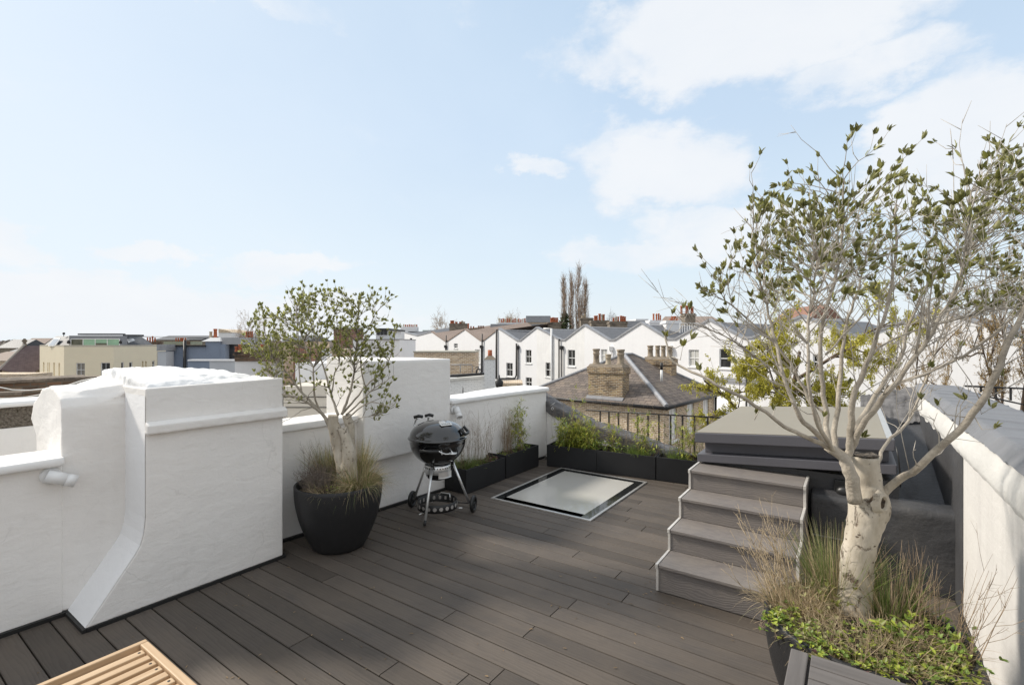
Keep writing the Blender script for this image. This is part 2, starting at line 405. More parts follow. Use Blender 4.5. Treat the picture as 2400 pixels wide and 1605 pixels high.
base = N.mix(N.math('MULTIPLY', veil, .8), base, (8.6, 9.3, 9.9))
ccol = N.mix(n1, (8.6, 9.0, 9.6), (9.8, 9.9, 10.0))
topb = N.math('MULTIPLY_ADD', N.math('MAXIMUM', back, side), .0, 1.0)   # sunlit cloud overhead / opposite the sun is brighter
cb = N.n('ShaderNodeCombineColor'); [N.l(topb, cb.inputs[i]) for i in range(3)]
ccol = N.mix(1., ccol, cb.outputs[0], 'MULTIPLY')
fin = N.mix(N.math('MULTIPLY', cov, .88), base, ccol)
gm = N.math('GREATER_THAN', elv, -.02)
fin = N.mix(gm, (2.2, 2.1, 2.0), fin)
N.l(fin, bg.inputs['Color']); bg.inputs['Strength'].default_value = .085
sl = bpy.data.lights.new('sun', 'SUN'); so = bpy.data.objects.new('sun', sl); COL.objects.link(so)
sl.energy = 3.9; sl.angle = math.radians(6.5); sl.color = (1.0, .93, .83)
sd = Vector((SUN_DIR.x*math.cos(SUN_EL), SUN_DIR.y*math.cos(SUN_EL), math.sin(SUN_EL)))
so.rotation_euler = sd.to_track_quat('Z', 'Y').to_euler(); so.location = (0, 0, 60)
cd = bpy.data.cameras.new('camera'); co = bpy.data.objects.new('camera', cd); COL.objects.link(co); S.camera = co
cd.sensor_width = 36; cd.lens = FOC/2400*36; cd.clip_end = 6000; cd.clip_start = .05
co.location = CAM; co.rotation_euler = (PI/2, 0, YAW)
S.view_settings.view_transform = 'Standard'; S.view_settings.look = 'None'; S.view_settings.exposure = .22; S.view_settings.gamma = 1
S.render.engine = 'CYCLES'; S.cycles.max_bounces = 8; S.cycles.use_denoising = True; S.cycles.transparent_max_bounces = 8

def soften(o, voxel=.02, smooth=4, amp=.012, ts=.12):
    r = o.modifiers.new('remesh', 'REMESH'); r.mode = 'VOXEL'; r.voxel_size = voxel; r.use_smooth_shade = True
    s = o.modifiers.new('smooth', 'SMOOTH'); s.factor = .5; s.iterations = smooth
    if amp:
        key = 'lumps_%g' % ts
        t = bpy.data.textures.get(key) or bpy.data.textures.new(key, 'CLOUDS'); t.noise_scale = ts; t.noise_depth = 3
        d = o.modifiers.new('lumps', 'DISPLACE'); d.texture = t; d.strength = amp; d.mid_level = .5; d.texture_coords = 'LOCAL'
    return o

# ---------------------------------------------------------------- deck
def deck_mat():
    m, N, b = newmat('composite_deck')
    tc = N.n('ShaderNodeTexCoord').outputs['Object']; g = N.n('ShaderNodeNewGeometry').outputs['Random Per Island']
    off = N.n('ShaderNodeCombineXYZ'); N.l(N.math('MULTIPLY', g, 37.), off.inputs[0]); N.l(N.math('MULTIPLY', g, 91.), off.inputs[2])
    ad = N.n('ShaderNodeVectorMath', operation='ADD'); N.l(tc, ad.inputs[0]); N.l(off.outputs[0], ad.inputs[1])
    st = N.mapv(ad.outputs[0], (1.1, 9., 1.))
    warp = N.noise(st, 1.0, 3, .5)
    wv = N.n('ShaderNodeTexWave', wave_type='BANDS', bands_direction='Y', wave_profile='SAW', i_Scale=1.7, i_Distortion=14., i_Detail=3., i_Detail_Scale=.9, i_Detail_Roughness=.55)
    N.l(st, wv.inputs['Vector'])
    fine = N.noise(N.mapv(ad.outputs[0], (6, 120, 1)), 1.0, 4, .6)
    grain = N.math('MULTIPLY_ADD', fine, .5, N.math('MULTIPLY', wv.outputs['Fac'], .5))
    c = N.mix(grain, (.058, .049, .042), (.107, .090, .075))
    blotch = N.ramp(N.noise(tc, 1.6, 7, .65, .4), [(.35, 0.), (.7, 1.)])
    c = N.mix(N.math('MULTIPLY', blotch, .55), c, (.130, .104, .080))
    worn = N.ramp(N.noise(N.mapv(tc, (1.2, 4, 1)), 2.3, 6, .6), [(.55, 0.), (.8, 1.)])
    c = N.mix(N.math('MULTIPLY', worn, .5), c, (.045, .043, .044))
    spk = N.ramp(N.noise(tc, 75, 2, .5), [(.74, 0.), (.79, 1.)])
    c = N.mix(N.math('MULTIPLY', spk, .3), c, (.2, .18, .16))
    k = N.math('MULTIPLY_ADD', g, .50, .75); cmb = N.n('ShaderNodeCombineColor'); [N.l(k, cmb.inputs[i]) for i in range(3)]
    N.l(N.mix(1., c, cmb.outputs[0], 'MULTIPLY'), b.inputs['Base Color'])
    b.inputs['Roughness'].default_value = .62; b.inputs['Specular IOR Level'].default_value = .35
    bp = N.n('ShaderNodeBump', i_Strength=.55, i_Distance=.004); N.l(grain, bp.inputs['Height']); N.l(bp.outputs[0], b.inputs['Normal'])
    return m
DECK = deck_mat()
rnd = random.Random(4)
PITCH = .1421
joints = {}
def cropA(x, y): return 600+x/3.5, 1160+y/3.5
def cropB(x, y): return 1130+x/3.5, 1060+y/3.5
for p in [cropA(620, 672), cropA(365, 1195), cropA(1100, 1410), cropA(1035, 520), cropA(1680, 490), cropA(2290, 520), cropB(750, 1230), cropA(2255, 1100)]:
    q = AZ(p[0], p[1], 0); joints.setdefault(int(math.floor(q.y/PITCH)), []).append(q.x)
db = MB()
for k in range(-7, 46):
    xs = sorted(joints.get(k, []))
    lo, hi = (-4.2, .575)
    cuts = [lo]+xs+[hi]; full = [lo]
    for a, b in zip(cuts, cuts[1:]):
        if b-a > 3.4:
            full.append(a+(b-a)*rnd.uniform(.38, .62) if k not in joints else (a+3.3 if a != lo else b-3.3))
        full.append(b)
    for a, b in zip(full, full[1:]):
        y0 = k*PITCH+.0035; y1 = (k+1)*PITCH-.0035; dz = rnd.uniform(-.0008, .0008); e = .004
        a_, b_ = a+.0025, b-.0025
        db.add([(a_, y0, -.03), (b_, y0, -.03), (b_, y1, -.03), (a_, y1, -.03),
                (a_, y0, dz-e), (b_, y0, dz-e), (b_, y1, dz-e), (a_, y1, dz-e), (a_+.001, y0+e, dz), (b_-.001, y0+e, dz), (b_-.001, y1-e, dz), (a_+.001, y1-e, dz)],
               [(0, 1, 5, 4), (1, 2, 6, 5), (2, 3, 7, 6), (3, 0, 4, 7), (4, 5, 9, 8), (5, 6, 10, 9), (6, 7, 11, 10), (7, 4, 8, 11), (8, 9, 10, 11)])
tag(db.build('deck', DECK), kind='structure')
tag(MB().box((-4.6, -1.2, -.4), (1.05, 6.75, -.045)).build('deck_base', BLACKMEM), kind='structure')
tag(MB().box((-4.55, -1.1, -9.), (1.0, 6.6, -.41)).build('terrace_building', WHITE_FAR, org=(-1.8, 2.7, -9)), 'white rendered building whose flat roof carries the timber deck', 'building')

# ---------------------------------------------------------------- left white walls
t = thing('parapet_wall', 'low white parapet with a thick coping left of the lumpy white chimney pier, spotlight on it', 'wall', (-4.3, 0, 0))
MB().box((-4.155, -1.1, .02), (-4.42, .918, .965)).build('wall_face', WHITE, t, bevel=.008)
soften(MB().box((-4.095, -1.1, .967), (-4.50, .916, 1.022)).build('coping', WHITE_COPING, t), .015, 2, .006, .2)
MB().box((-4.13, -1.1, -.03), (-4.16, .935, .024)).build('membrane_strip', BLACKMEM, t)

t = thing('chimney_pier', 'big white rendered chimney pier with a lumpy rounded top and a projecting ledge', 'chimney', (-4.2, 1.5, 0))
prof = [(-4.155, .02), (-4.155, 1.33), (-4.185, 1.385), (-4.28, 1.43), (-4.42, 1.46), (-4.62, 1.43), (-4.86, 1.30), (-4.93, 1.19), (-4.78, 1.08), (-4.76, .02)]
b = MB().prism([(x, .912, z) for x, z in prof], (0, .46, 0))
# the crown climbs towards the tall breast
b.prism([(-4.155, 1.0, 1.3), (-4.155, 1.28, 1.405), (-4.22, 1.28, 1.45), (-4.22, 1.0, 1.40)], (-.02, 0, 0))
b.hexa([(-4.20, .96, 1.36), (-4.20, 1.34, 1.36), (-4.80, 1.34, 1.3), (-4.80, .96, 1.3), (-4.24, 1.02, 1.425), (-4.24, 1.34, 1.475), (-4.75, 1.34, 1.52), (-4.75, 1.05, 1.41)])
soften(b.build('side_pier', WHITE, t), .014, 3, .010, .16)
yz = [(.942, .02), (1.19, .375), (1.222, .43), (1.24, .50), (1.25, .60), (1.25, 1.448), (2.19, 1.462), (2.19, .02)]
MB().prism([(-3.80, y, z) for y, z in yz], (-.95, 0, 0)).build('breast', WHITE, t, bevel=.009)
LIT_WHITE = plaster('lit_face_white', (.86, .86, .86), .03, .25)  # brighter white panel paints in the light falling on the pier's side face
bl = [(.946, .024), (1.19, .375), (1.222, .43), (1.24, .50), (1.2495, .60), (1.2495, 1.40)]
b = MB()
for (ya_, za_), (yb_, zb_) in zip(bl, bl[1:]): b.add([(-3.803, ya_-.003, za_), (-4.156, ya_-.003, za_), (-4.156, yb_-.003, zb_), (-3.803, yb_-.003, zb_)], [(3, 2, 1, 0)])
b.build('lit_corner_panel', LIT_WHITE, t)
b = MB().prism([(-3.825, 1.262, 1.42), (-3.825, 1.262, 1.45), (-3.89, 1.262, 1.485), (-4.1, 1.262, 1.515), (-4.45, 1.262, 1.56), (-4.72, 1.262, 1.54), (-4.76, 1.262, 1.42)], (0, .40, 0))
b.hexa([(-3.825, 1.6, 1.42), (-3.825, 2.175, 1.42), (-4.76, 2.175, 1.42), (-4.76, 1.6, 1.42), (-3.835, 1.6, 1.462), (-3.835, 2.17, 1.462), (-4.76, 2.197, 1.475), (-4.72, 1.6, 1.545)])
b.hexa([(-3.9, 1.55, 1.45), (-3.9, 2.15, 1.44), (-4.7, 2.15, 1.44), (-4.7, 1.55, 1.45), (-4.05, 1.55, 1.515), (-4.05, 2.0, 1.495), (-4.6, 2.0, 1.52), (-4.6, 1.55, 1.56)])
soften(b.build('cap', WHITE_ROUGH, t), .012, 4, .030, .09)
soften(MB().prism([(-3.80, 1.244, 1.142), (-3.752, 1.244, 1.146), (-3.748, 1.244, 1.205), (-3.80, 1.244, 1.235)], (0, .962, 0)).build('ledge', WHITE, t), .009, 2, .012, .09)
b = MB().box((-3.785, .95, -.03), (-3.83, 2.205, .022)).box((-3.79, .925, -.03), (-4.17, .95, .022)).box((-3.80, 2.185, -.03), (-4.12, 2.21, .022))
b.build('membrane_strip', BLACKMEM, t)

def wx(y): return -4.12+(y-2.19)*(.27/4.23)
t = thing('parapet_wall', 'long white parapet wall behind the potted olive tree and the far planters', 'wall', (-4.1, 4.2, 0))
MB().prism([(wx(2.19), 2.192, .02), (wx(6.44), 6.44, .02), (wx(6.44)-.3, 6.44, .02), (wx(2.19)-.3, 2.192, .02)], (0, 0, .936)).build('wall_face', WHITE, t, bevel=.006)
def coping(pts, z0, z1): return MB().prism([(x, y, z0) for x, y in pts], (0, 0, z1-z0))
soften(coping([(wx(2.2)+.035, 2.2), (wx(3.11)+.035, 3.108), (wx(3.11)-.36, 3.108), (wx(2.2)-.36, 2.2)], .958, 1.026).build('coping', WHITE_COPING, t), .014, 2, .006, .2)
fl = [(wx(4.38)+.05, 4.382)]+[(wx(y)+.05-.025*math.sin((y-4.38)/2.05*PI), y) for y in (4.7, 5.1, 5.5, 5.9, 6.2, 6.44)]+[(wx(6.44)-.0, 6.52), (wx(6.44)-.5, 6.6), (wx(6.1)-.62, 6.1), (wx(5.5)-.52, 5.5), (wx(5.0)-.40, 5.0), (wx(4.38)-.33, 4.382)]
soften(coping(fl, 1.0, 1.062).build('coping', WHITE_COPING, t), .014, 3, .008, .3)
MB().prism([(wx(4.38), 4.38, .94), (wx(6.44), 6.43, .94), (wx(6.44)-.29, 6.43, .94), (wx(4.38)-.29, 4.38, .94)], (0, 0, .068)).build('upper_course', WHITE, t)
MB().prism([(wx(2.19)+.03, 2.2, -.03), (wx(6.44)+.03, 6.35, -.03), (wx(6.44)-.02, 6.35, -.03), (wx(2.19)-.02, 2.2, -.03)], (0, 0, .055)).build('membrane_strip', BLACKMEM, t)
MB().box((wx(3.0), 3.02, .03), (wx(3.0)+.012, 3.035, .95)).build('rust_streak_joint', WHITE_COPING, t)

t = thing('chimney_stack', 'smooth white rendered chimney block overhanging the parapet behind the kettle barbecue', 'chimney', (-4.2, 3.75, .5))
b = MB().prism([(-3.95, 3.112, .545), (-3.95, 4.376, .545), (-3.95, 4.376, 1.545), (-3.95, 3.112, 1.56)], (-.62, 0, 0))
b.hexa([(-3.95, 3.112, 1.53), (-3.95, 4.376, 1.53), (-4.57, 4.376, 1.53), (-4.57, 3.112, 1.53), (-3.955, 3.112, 1.566), (-3.955, 4.376, 1.556), (-4.57, 4.376, 1.56), (-4.57, 3.112, 1.60)])
soften(b.build('stack', WHITE, t), .012, 1, .004, .25)

t = thing('gable_wall', 'white end wall under a sloping weathered grey felt capping behind the planters', 'wall', (-3.0, 6.5, 0))
capl = [(-4.08, .975), (-3.73, .80), (-3.07, .56), (-2.39, .42), (-1.9, .30), (-1.0, .05)]
b = MB().prism([(-3.86, 6.18, .02), (-3.86, 6.45, .02), (-3.52, 6.45, .02), (-3.52, 6.18, .02)], (0, 0, .42))
MB().prism([(-4.05, 6.45, -.05)]+[(x, 6.45, z-.10) for x, z in capl]+[(-1.0, 6.45, -.05)], (0, .28, 0)).build('wall_face', WHITE, t)
cp = MB()
k = 0; nn = 40
def capf(u, v):
    x = -4.06+u*3.06
    for (x0, z0), (x1, z1) in zip(capl, capl[1:]):
        if x0 <= x <= x1+1e-6: z = z0+(z1-z0)*(x-x0)/(x1-x0)
    a = [(6.425, -.165), (6.418, -.03), (6.432, -.005), (6.58, .02), (6.74, .0), (6.77, -.1)]
    q = v*5; i = min(4, int(q)); f = q-i
    y = a[i][0]+(a[i+1][0]-a[i][0])*f; dz = a[i][1]+(a[i+1][1]-a[i][1])*f
    nz = noise.noise(Vector((x*5, y*9, 3)))*.016+noise.noise(Vector((x*14+z*9, y*12, 8)))*.009
    return (x, y+nz, z+dz+nz)
grid_solid(capf, 90, 20, cp)
cp.build('felt_capping', DARKLEAD, t)
b = MB(); b.ring(AY(1240+183/3.35, 620+1128/3.35, 6.39), .018, .0035, axis='y', n=20)
b.tube([AY(1240+170/3.35, 620+1105/3.35, 6.38), AY(1240+205/3.35, 620+1080/3.35, 6.39)], .003, 5)
tag(b.build('wall_ring', LAMPWHITE, org=AY(1295, 957, 6.4)), 'small pale metal ring hanging from the sloping grey felt capping', 'ring')

# ---------------------------------------------------------------- right wall
t = thing('parapet_wall', 'tall white streaked wall down the right edge with a rough lumpy top', 'wall', (.8, 3, 0))
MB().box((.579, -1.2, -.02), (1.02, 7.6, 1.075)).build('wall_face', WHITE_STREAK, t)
cp = MB()
def topf(u, v):
    y = -1.2+u*8.8
    pr = [(.577, 1.02), (.570, 1.045), (.582, 1.105), (.612, 1.165), (.68, 1.20), (1.03, 1.21), (1.04, 1.1)]
    q = v*6; i = min(5, int(q)); f = q-i
    x = pr[i][0]+(pr[i+1][0]-pr[i][0])*f; z = pr[i][1]+(pr[i+1][1]-pr[i][1])*f
    lift = 0
    n_ = noise.noise(Vector((y*4.5, v*3, 1)))*.005+noise.noise(Vector((y*13, v*6, 5)))*.003
    edge = noise.noise(Vector((y*9, 2, 7)))*.012 if v < .2 else 0
    return (x-(abs(n_) if .1 < v < .6 else 0), y, z+n_+lift*(1 if v > .05 else .9)+edge)
grid_solid(topf, 220, 16, cp)
cp.build('lumpy_coping', plaster('worn_white_coping', (.60, .585, .55), .2, .5, crack=True), t)
# dark painted lower part beyond the corner, ragged paint edge
dk = MB(); ys = [4.169+.04*i for i in range(86)]
zt = [1.03+noise.noise(Vector((i*.16, 1, 2)))*.03+noise.noise(Vector((i*.4, 5, 2)))*.008-.002*i*.2 for i in range(86)]
k0 = [(.5755, y, -.02) for y in ys]+[(.5755, y, z) for y, z in zip(ys, zt)]
dk.add(k0, [(i+1, i, i+86, i+87) for i in range(85)])
dk.add([(.5755, 4.169, -.02), (.5755, 4.169, zt[0]), (.579, 4.169, zt[0]), (.579, 4.169, -.02)], [(0, 1, 2, 3)])
dk.build('dark_paint', DARKWALL, t)
MB().box((.552, -1.2, -.03), (.60, 4.16, .024)).build('membrane_strip', BLACKMEM, t)
cp = MB()
def capr(u, v):
    y = 1.5+u*6.2
    x = .600+v*.47; z = 1.255-.02*v
    if v < .12: z -= (.12-v)/.12*(.075+.02*noise.noise(Vector((y*5, 0, 0)))); x += .012*noise.noise(Vector((y*7, 0, 3)))
    if v > .93: z -= .05
    ph = (y % .38)/.38
    z += .010*math.exp(-((ph-.5)/.06)**2)+noise.noise(Vector((x*5, y*4, 2)))*.007
    return (x, y, z)
grid_solid(capr, 260, 26, cp)
tag(cp.build('roof_membrane', FELT, org=(.85, 4.5, 1.3)), 'grey seamed membrane capping laid along the top of the right hand wall', 'roofing')
# ---------------------------------------------------------------- dark upstand, gutter, rooflight
t = thing('roof_upstand', 'dark grey painted masonry upstand carrying the rooflight, to the right of the steps', 'wall', (-.2, 4.7, 0))
MB().box((-1.10, 4.58, -.02), (.285, 4.9, .72)).box((.285, 4.60, -.02), (.5745, 4.9, .40)).build('upstand_wall', DARKWALL, t)
lz = AY(2190, 1200, 4.44).z; lx = -.262
soften(MB().prism([(lx, 4.44, -.02), (lx, 4.44, lz-.03), (lx, 4.46, lz), (lx, 4.61, lz+.03), (lx, 4.61, -.02)], (.64-lx, 0, 0)).build('step_block', DARKWALL, t), .015, 2, .01, .15)
b = MB(); grid_solid(lambda u, v: (.30+u*.276, 4.575+v*2.6, .43+v*.60+.012*noise.noise(Vector((u*4, v*9, 0)))+.05*abs(u-.5)), 8, 50, b)
b.build('gutter_lining', DARKWALL, t)
b = MB()
grid_solid(lambda u, v: (.08+u*.5, 6.62+v*.5-u*.1, .80+.32*v+.14*u+.03*noise.noise(Vector((u*9, v*3, 4)))+.025*noise.noise(Vector((u*22, v*4, 9)))), 30, 12, b)
b.build('membrane_fold', DARKLEAD, t)
MB().box((-.25, 4.428, .262), (.10, 4.445, .270)).build('render_seam', FELT, t)

t = thing('rooflight', 'flat beige topped rooflight box with a wide grey metal surround above the steps', 'rooflight', (-.4, 5.5, .7))
def tilt(x): return .070*(x+1.14)
def slab(x0, x1, y0, y1, z0, z1):
    b = MB(); return b.hexa([(x0, y0, z0+tilt(x0)), (x1, y0, z0+tilt(x1)), (x1, y1, z0+tilt(x1)), (x0, y1, z0+tilt(x0)), (x0, y0, z1+tilt(x0)), (x1, y0, z1+tilt(x1)), (x1, y1, z1+tilt(x1)), (x0, y1, z1+tilt(x0))])
slab(-1.13, .268, 4.50, 6.6, .690, .762).build('flange', GREYPAINT, t, bevel=.006)
slab(-1.085, .225, 4.59, 6.5, .762, .866).build('kerb', GREYPAINT, t, bevel=.006)
slab(-1.145, .255, 4.47, 6.62, .866, .952).build('fascia', GREYPAINT, t, bevel=.007)
slab(-1.135, .205, 4.482, 6.60, .953, .957).build('top_panel', LIDTOP, t)
slab(.206, .246, 4.482, 6.60, .953, .960).build('edge_flashing', ALU, t)
b = MB(); p0 = Vector((.285, 4.50, .80)); b.tube([(.262, 4.47, 1.0), (.275, 4.46, .90), (.285, 4.48, .78), (.287, 4.52, .70)], .005, 6)
tag(b.build('cable', BLKPLASTIC, org=(.28, 4.48, .8)), 'thin grey cable hanging down the corner of the rooflight box', 'cable')

t = thing('bulkhead_light', 'black half round bulkhead wall light on the dark wall behind the tree trunk', 'wall light', (.0, 4.57, .5))
c = AY(1982, 1145, 4.56)
MB().box((c.x-.075, 4.545, c.z-.085), (c.x+.075, 4.579, c.z+.065)).build('back_plate', BLKPLASTIC, t, bevel=.006)
b = MB(); b.lathe([(.0001, .0), (.03, .002), (.052, .012), (.06, .03), (.06, .055)], (0, 0, 0), 24); b.xf(Matrix.Translation((c.x, 4.50, c.z-.02)) @ Matrix.Rotation(-PI/2, 4, 'X') @ Matrix.Diagonal((1.05, .8, 1, 1)))
b.build('dome', BLKPLASTIC, t)
MB().tube([(c.x+.02, 4.55, c.z-.08), (c.x+.02, 4.55, .02)], .011, 8).build('conduit', BLKPLASTIC, t)

# ---------------------------------------------------------------- steps
t = thing('steps', 'grey composite timber steps with silver edge trim climbing to the rooflight', 'steps', (-.7, 3.9, 0))
def tread_mat():
    m, N, b = newmat('composite_step')
    tc = N.n('ShaderNodeTexCoord').outputs['Object']; g = N.n('ShaderNodeNewGeometry').outputs['Random Per Island']
    off = N.n('ShaderNodeCombineXYZ'); N.l(N.math('MULTIPLY', g, 37.), off.inputs[0]); N.l(N.math('MULTIPLY', g, 91.), off.inputs[1])
    ad = N.n('ShaderNodeVectorMath', operation='ADD'); N.l(tc, ad.inputs[0]); N.l(off.outputs[0], ad.inputs[1])
    wv = N.n('ShaderNodeTexWave', wave_type='BANDS', bands_direction='Z', i_Scale=8., i_Distortion=24., i_Detail=3., i_Detail_Scale=.45)
    N.l(N.mapv(ad.outputs[0], (1.0, 2.2, 2.2)), wv.inputs['Vector'])
    f = N.noise(N.mapv(ad.outputs[0], (5, 60, 60)), 1., 4, .6)
    bl = N.ramp(N.noise(tc, 3, 7, .65, .3), [(.4, 0.), (.7, 1.)])
    h = N.math('MULTIPLY_ADD', f, .4, N.math('MULTIPLY', wv.outputs['Fac'], .6))
    c = N.mix(h, (.145, .130, .124), (.185, .165, .152)); c = N.mix(N.math('MULTIPLY', bl, .45), c, (.26, .225, .185))
    N.l(c, b.inputs['Base Color']); b.inputs['Roughness'].default_value = .65
    bp = N.n('ShaderNodeBump', i_Strength=.35, i_Distance=.003); N.l(h, bp.inputs['Height']); N.l(bp.outputs[0], b.inputs['Normal'])
    return m
STEP = tread_mat()
XL, XR = -1.133, -.283
ST = [(3.39, .193), (3.662, .353), (3.945, .514), (4.228, .676)]
nxt = [y for y, z in ST[1:]]+[4.56]
for i, (y, z) in enumerate(ST):
    zb = (ST[i-1][1] if i else .0)
    MB().box((XL+.018, y, z-.024), (XR-.018, nxt[i]+.03, z)).build('tread', STEP, t, bevel=.004)
    MB().box((XL+.012, y+.020, zb+.002), (XR-.012, y+.04, z-.026)).build('riser', STEP, t, bevel=.002)
    for x0, x1 in ((XL-.002, XL+.016), (XR-.016, XR+.002)):
        b = MB().box((x0, y-.004, z-.026), (x1, nxt[i]+.022, z+.004)).box((x0, y+.014, zb+.004), (x1, y+.036, z-.027))
        b.build('edge_trim', mat('pale_edge_trim', (.60, .57, .53), .45, .12, 12, metal=.25), t, bevel=.002)
for x0, x1 in ((XL+.002, XL+.010), (XR-.010, XR-.002)):
    poly = [(x0, ST[0][0]+.03, .0)]
    for i, (y, z) in enumerate(ST): poly += [(x0, y+.03, z-.03), (x0, nxt[i]+.03, z-.03)]
    poly += [(x0, 4.575, .0)]
    MB().prism(poly, (x1-x0, 0, 0)).build('side_panel', STEP, t)

# ---------------------------------------------------------------- walk-on skylight
t = thing('walk_on_skylight', 'flush frosted glass skylight with a black border set into the deck', 'skylight', (-2.7, 5.15, 0))
x0, x1, y0, y1 = -3.325, -2.095, 4.345, 5.965
def frame(mb, x0, x1, y0, y1, w, z0, z1):
    mb.box((x0, y0, z0), (x1, y0+w, z1)); mb.box((x0, y1-w, z0), (x1, y1, z1)); mb.box((x0, y0+w, z0), (x0+w, y1-w, z1)); mb.box((x1-w, y0+w, z0), (x1, y1-w, z1)); return mb
frame(MB(), x0, x1, y0, y1, .028, -.01, .013).build('metal_frame', ALU, t, bevel=.002)
BORDER = mat('black_glass_border', (.012, .013, .013), .12, .1, 3, coat=.3)
m, N_, b_ = newmat('frosted_walk_on_glass')
b_.inputs['Base Color'].default_value = (.56, .56, .545, 1); b_.inputs['Roughness'].default_value = .16; b_.inputs['Coat Weight'].default_value = .6; b_.inputs['Coat Roughness'].default_value = .05
tcn = N_.n('ShaderNodeTexCoord').outputs['Object']; N_.l(N_.mix(N_.noise(tcn, 3, 6, .6), (.50, .485, .45), (.56, .545, .505)), b_.inputs['Base Color'])
frame(MB(), x0+.028, x1-.028, y0+.028, y1-.028, .10, -.005, .0095).build('glass_border', BORDER, t)
MB().box((x0+.128, y0+.045, -.005), (x1-.128, y1-.128, .0095)).build('glass_panel', m, t)

# ---------------------------------------------------------------- wall spotlights
def spot(label, base, wall_n, aim, R=.052, L=.15, r=.038):
    t = thing('wall_spotlight', label, 'spotlight', base, 'white cylindrical wall spotlights')
    base = Vector(base); n = Vector(wall_n).normalized(); aim = Vector(aim).normalized()
    b = MB(); b.lathe([(.0001, .022), (R*.9, .022), (R, .018), (R, 0)], (0, 0, 0), 32); b.xf(Matrix.Translation(base) @ n.to_track_quat('Z', 'Y').to_matrix().to_4x4()); b.build('base_disc', LAMPWHITE, t)
    MB().tube([base+n*.02, base+n*.055], .012, 10).build('knuckle', STEEL, t)
    c = base+n*.06+aim*(-.03)
    b = MB(); b.lathe([(.0001, 0), (r, .0), (r, L*.66), (r-.0015, L*.665), (r-.0015, L*.675), (r, L*.68), (r, L), (r-.006, L), (r-.007, L-.03), (.0001, L-.03)], (0, 0, 0), 32)
    b.xf(Matrix.Translation(c) @ aim.to_track_quat('Z', 'Y').to_matrix().to_4x4()); b.build('lamp_body', LAMPWHITE, t)
p = AX(0+393/3.35, 740+1252/3.35, -4.15)
spot('white wall spotlight low on the left parapet, pointing right and downwards', (-4.155, p.y, p.z), (1, 0, 0), (.25, .86, -.38))
p = AX(480+1950/3.35, 640+1070/3.35, wx(4.43))
spot('white wall spotlight below the far coping, just right of the chimney block', (wx(p.y), p.y, p.z), (1, 0, 0), (.62, -.25, -.75), L=.14)
# ---------------------------------------------------------------- far setting: ground
tag(MB().box((-1500, -1500, -9.3), (1500, 1500, -9.0)).build('ground', mat('city_ground', (.10, .095, .085), .9, .4, .05)), kind='structure')
GLASSES = [GLASSDARK, GLASSBLIND]
def cbox(mb, x0, y0, x1, y1, d, thick, zb=None):
    """view-facing box: pixel rectangle of its front face at distance d"""
    u0, u1 = fU(x0, d), fU(x1, d); z1 = fZ(y0, d); z0 = fZ(y1, d) if zb is None else zb
    return mb.box((u0, d, z0), (u1, d+thick, z1))
def pot(mb, u, w, z, h, r, style=0, n=14):
    if style == 0: pr = [(r*1.0, 0), (r*.92, h*.1), (r*.80, h*.8), (r*.98, h*.86), (r*.98, h), (r*.75, h), (r*.7, h*.8)]
    elif style == 1: pr = [(r*1.05, 0), (r*1.05, h*.1), (r*.86, h*.14), (r*.80, h*.62), (r*.95, h*.66), (r*.95, h*.72), (r*.84, h*.75), (r*.86, h*.86), (r*1.02, h*.9), (r*1.02, h), (r*.8, h), (r*.75, h*.8)]
    else: pr = [(r*.8, 0), (r*.8, h*.7), (r*1.1, h*.75), (r*1.1, h*.8), (r*.3, h), (.001, h)]
    return mb.lathe(pr, (u, w, z), n)
def chimney(name, label, px, d, thick, m, pots, group=None, cap=True, zb=None, potd=None, cat='chimney', pm=None):
    """chimney stack given by its pixel box; pots [(x, ytop, halfwidth_px, style)]"""
    x0, y0, x1, y1 = px
    uc = (fU(x0, d)+fU(x1, d))/2; zb = fZ(y1, d) if zb is None else zb
    t = thing(name, label, cat, (uc, d+thick/2, zb), group, True)
    b = MB(); cbox(b, x0, y0, x1, y1, d, thick, zb); b.build('stack', m, t)
    if cap:
        e = .07; u0, u1 = fU(x0, d), fU(x1, d); z = fZ(y0, d)
        MB().box((u0-e, d-e, z-.16), (u1+e, d+thick+e, z-.05)).box((u0-e*.4, d-e*.4, z+.002), (u1+e*.4, d+thick+e*.4, z+.05)).build('cap_course', m, t)
    for q in pots:
        x, yt, hw, st = q[:4]; pmn = q[4] if len(q) > 4 else (pm or TERRA)
        dd = d+thick*.5; z0 = fZ(y0, d)+.03; h = fZ(yt, dd)-z0
        pot(MB(), fU(x, dd), dd, z0, max(.15, h), hw*dd/FOC, st).build('pot', pmn, t)
    return t

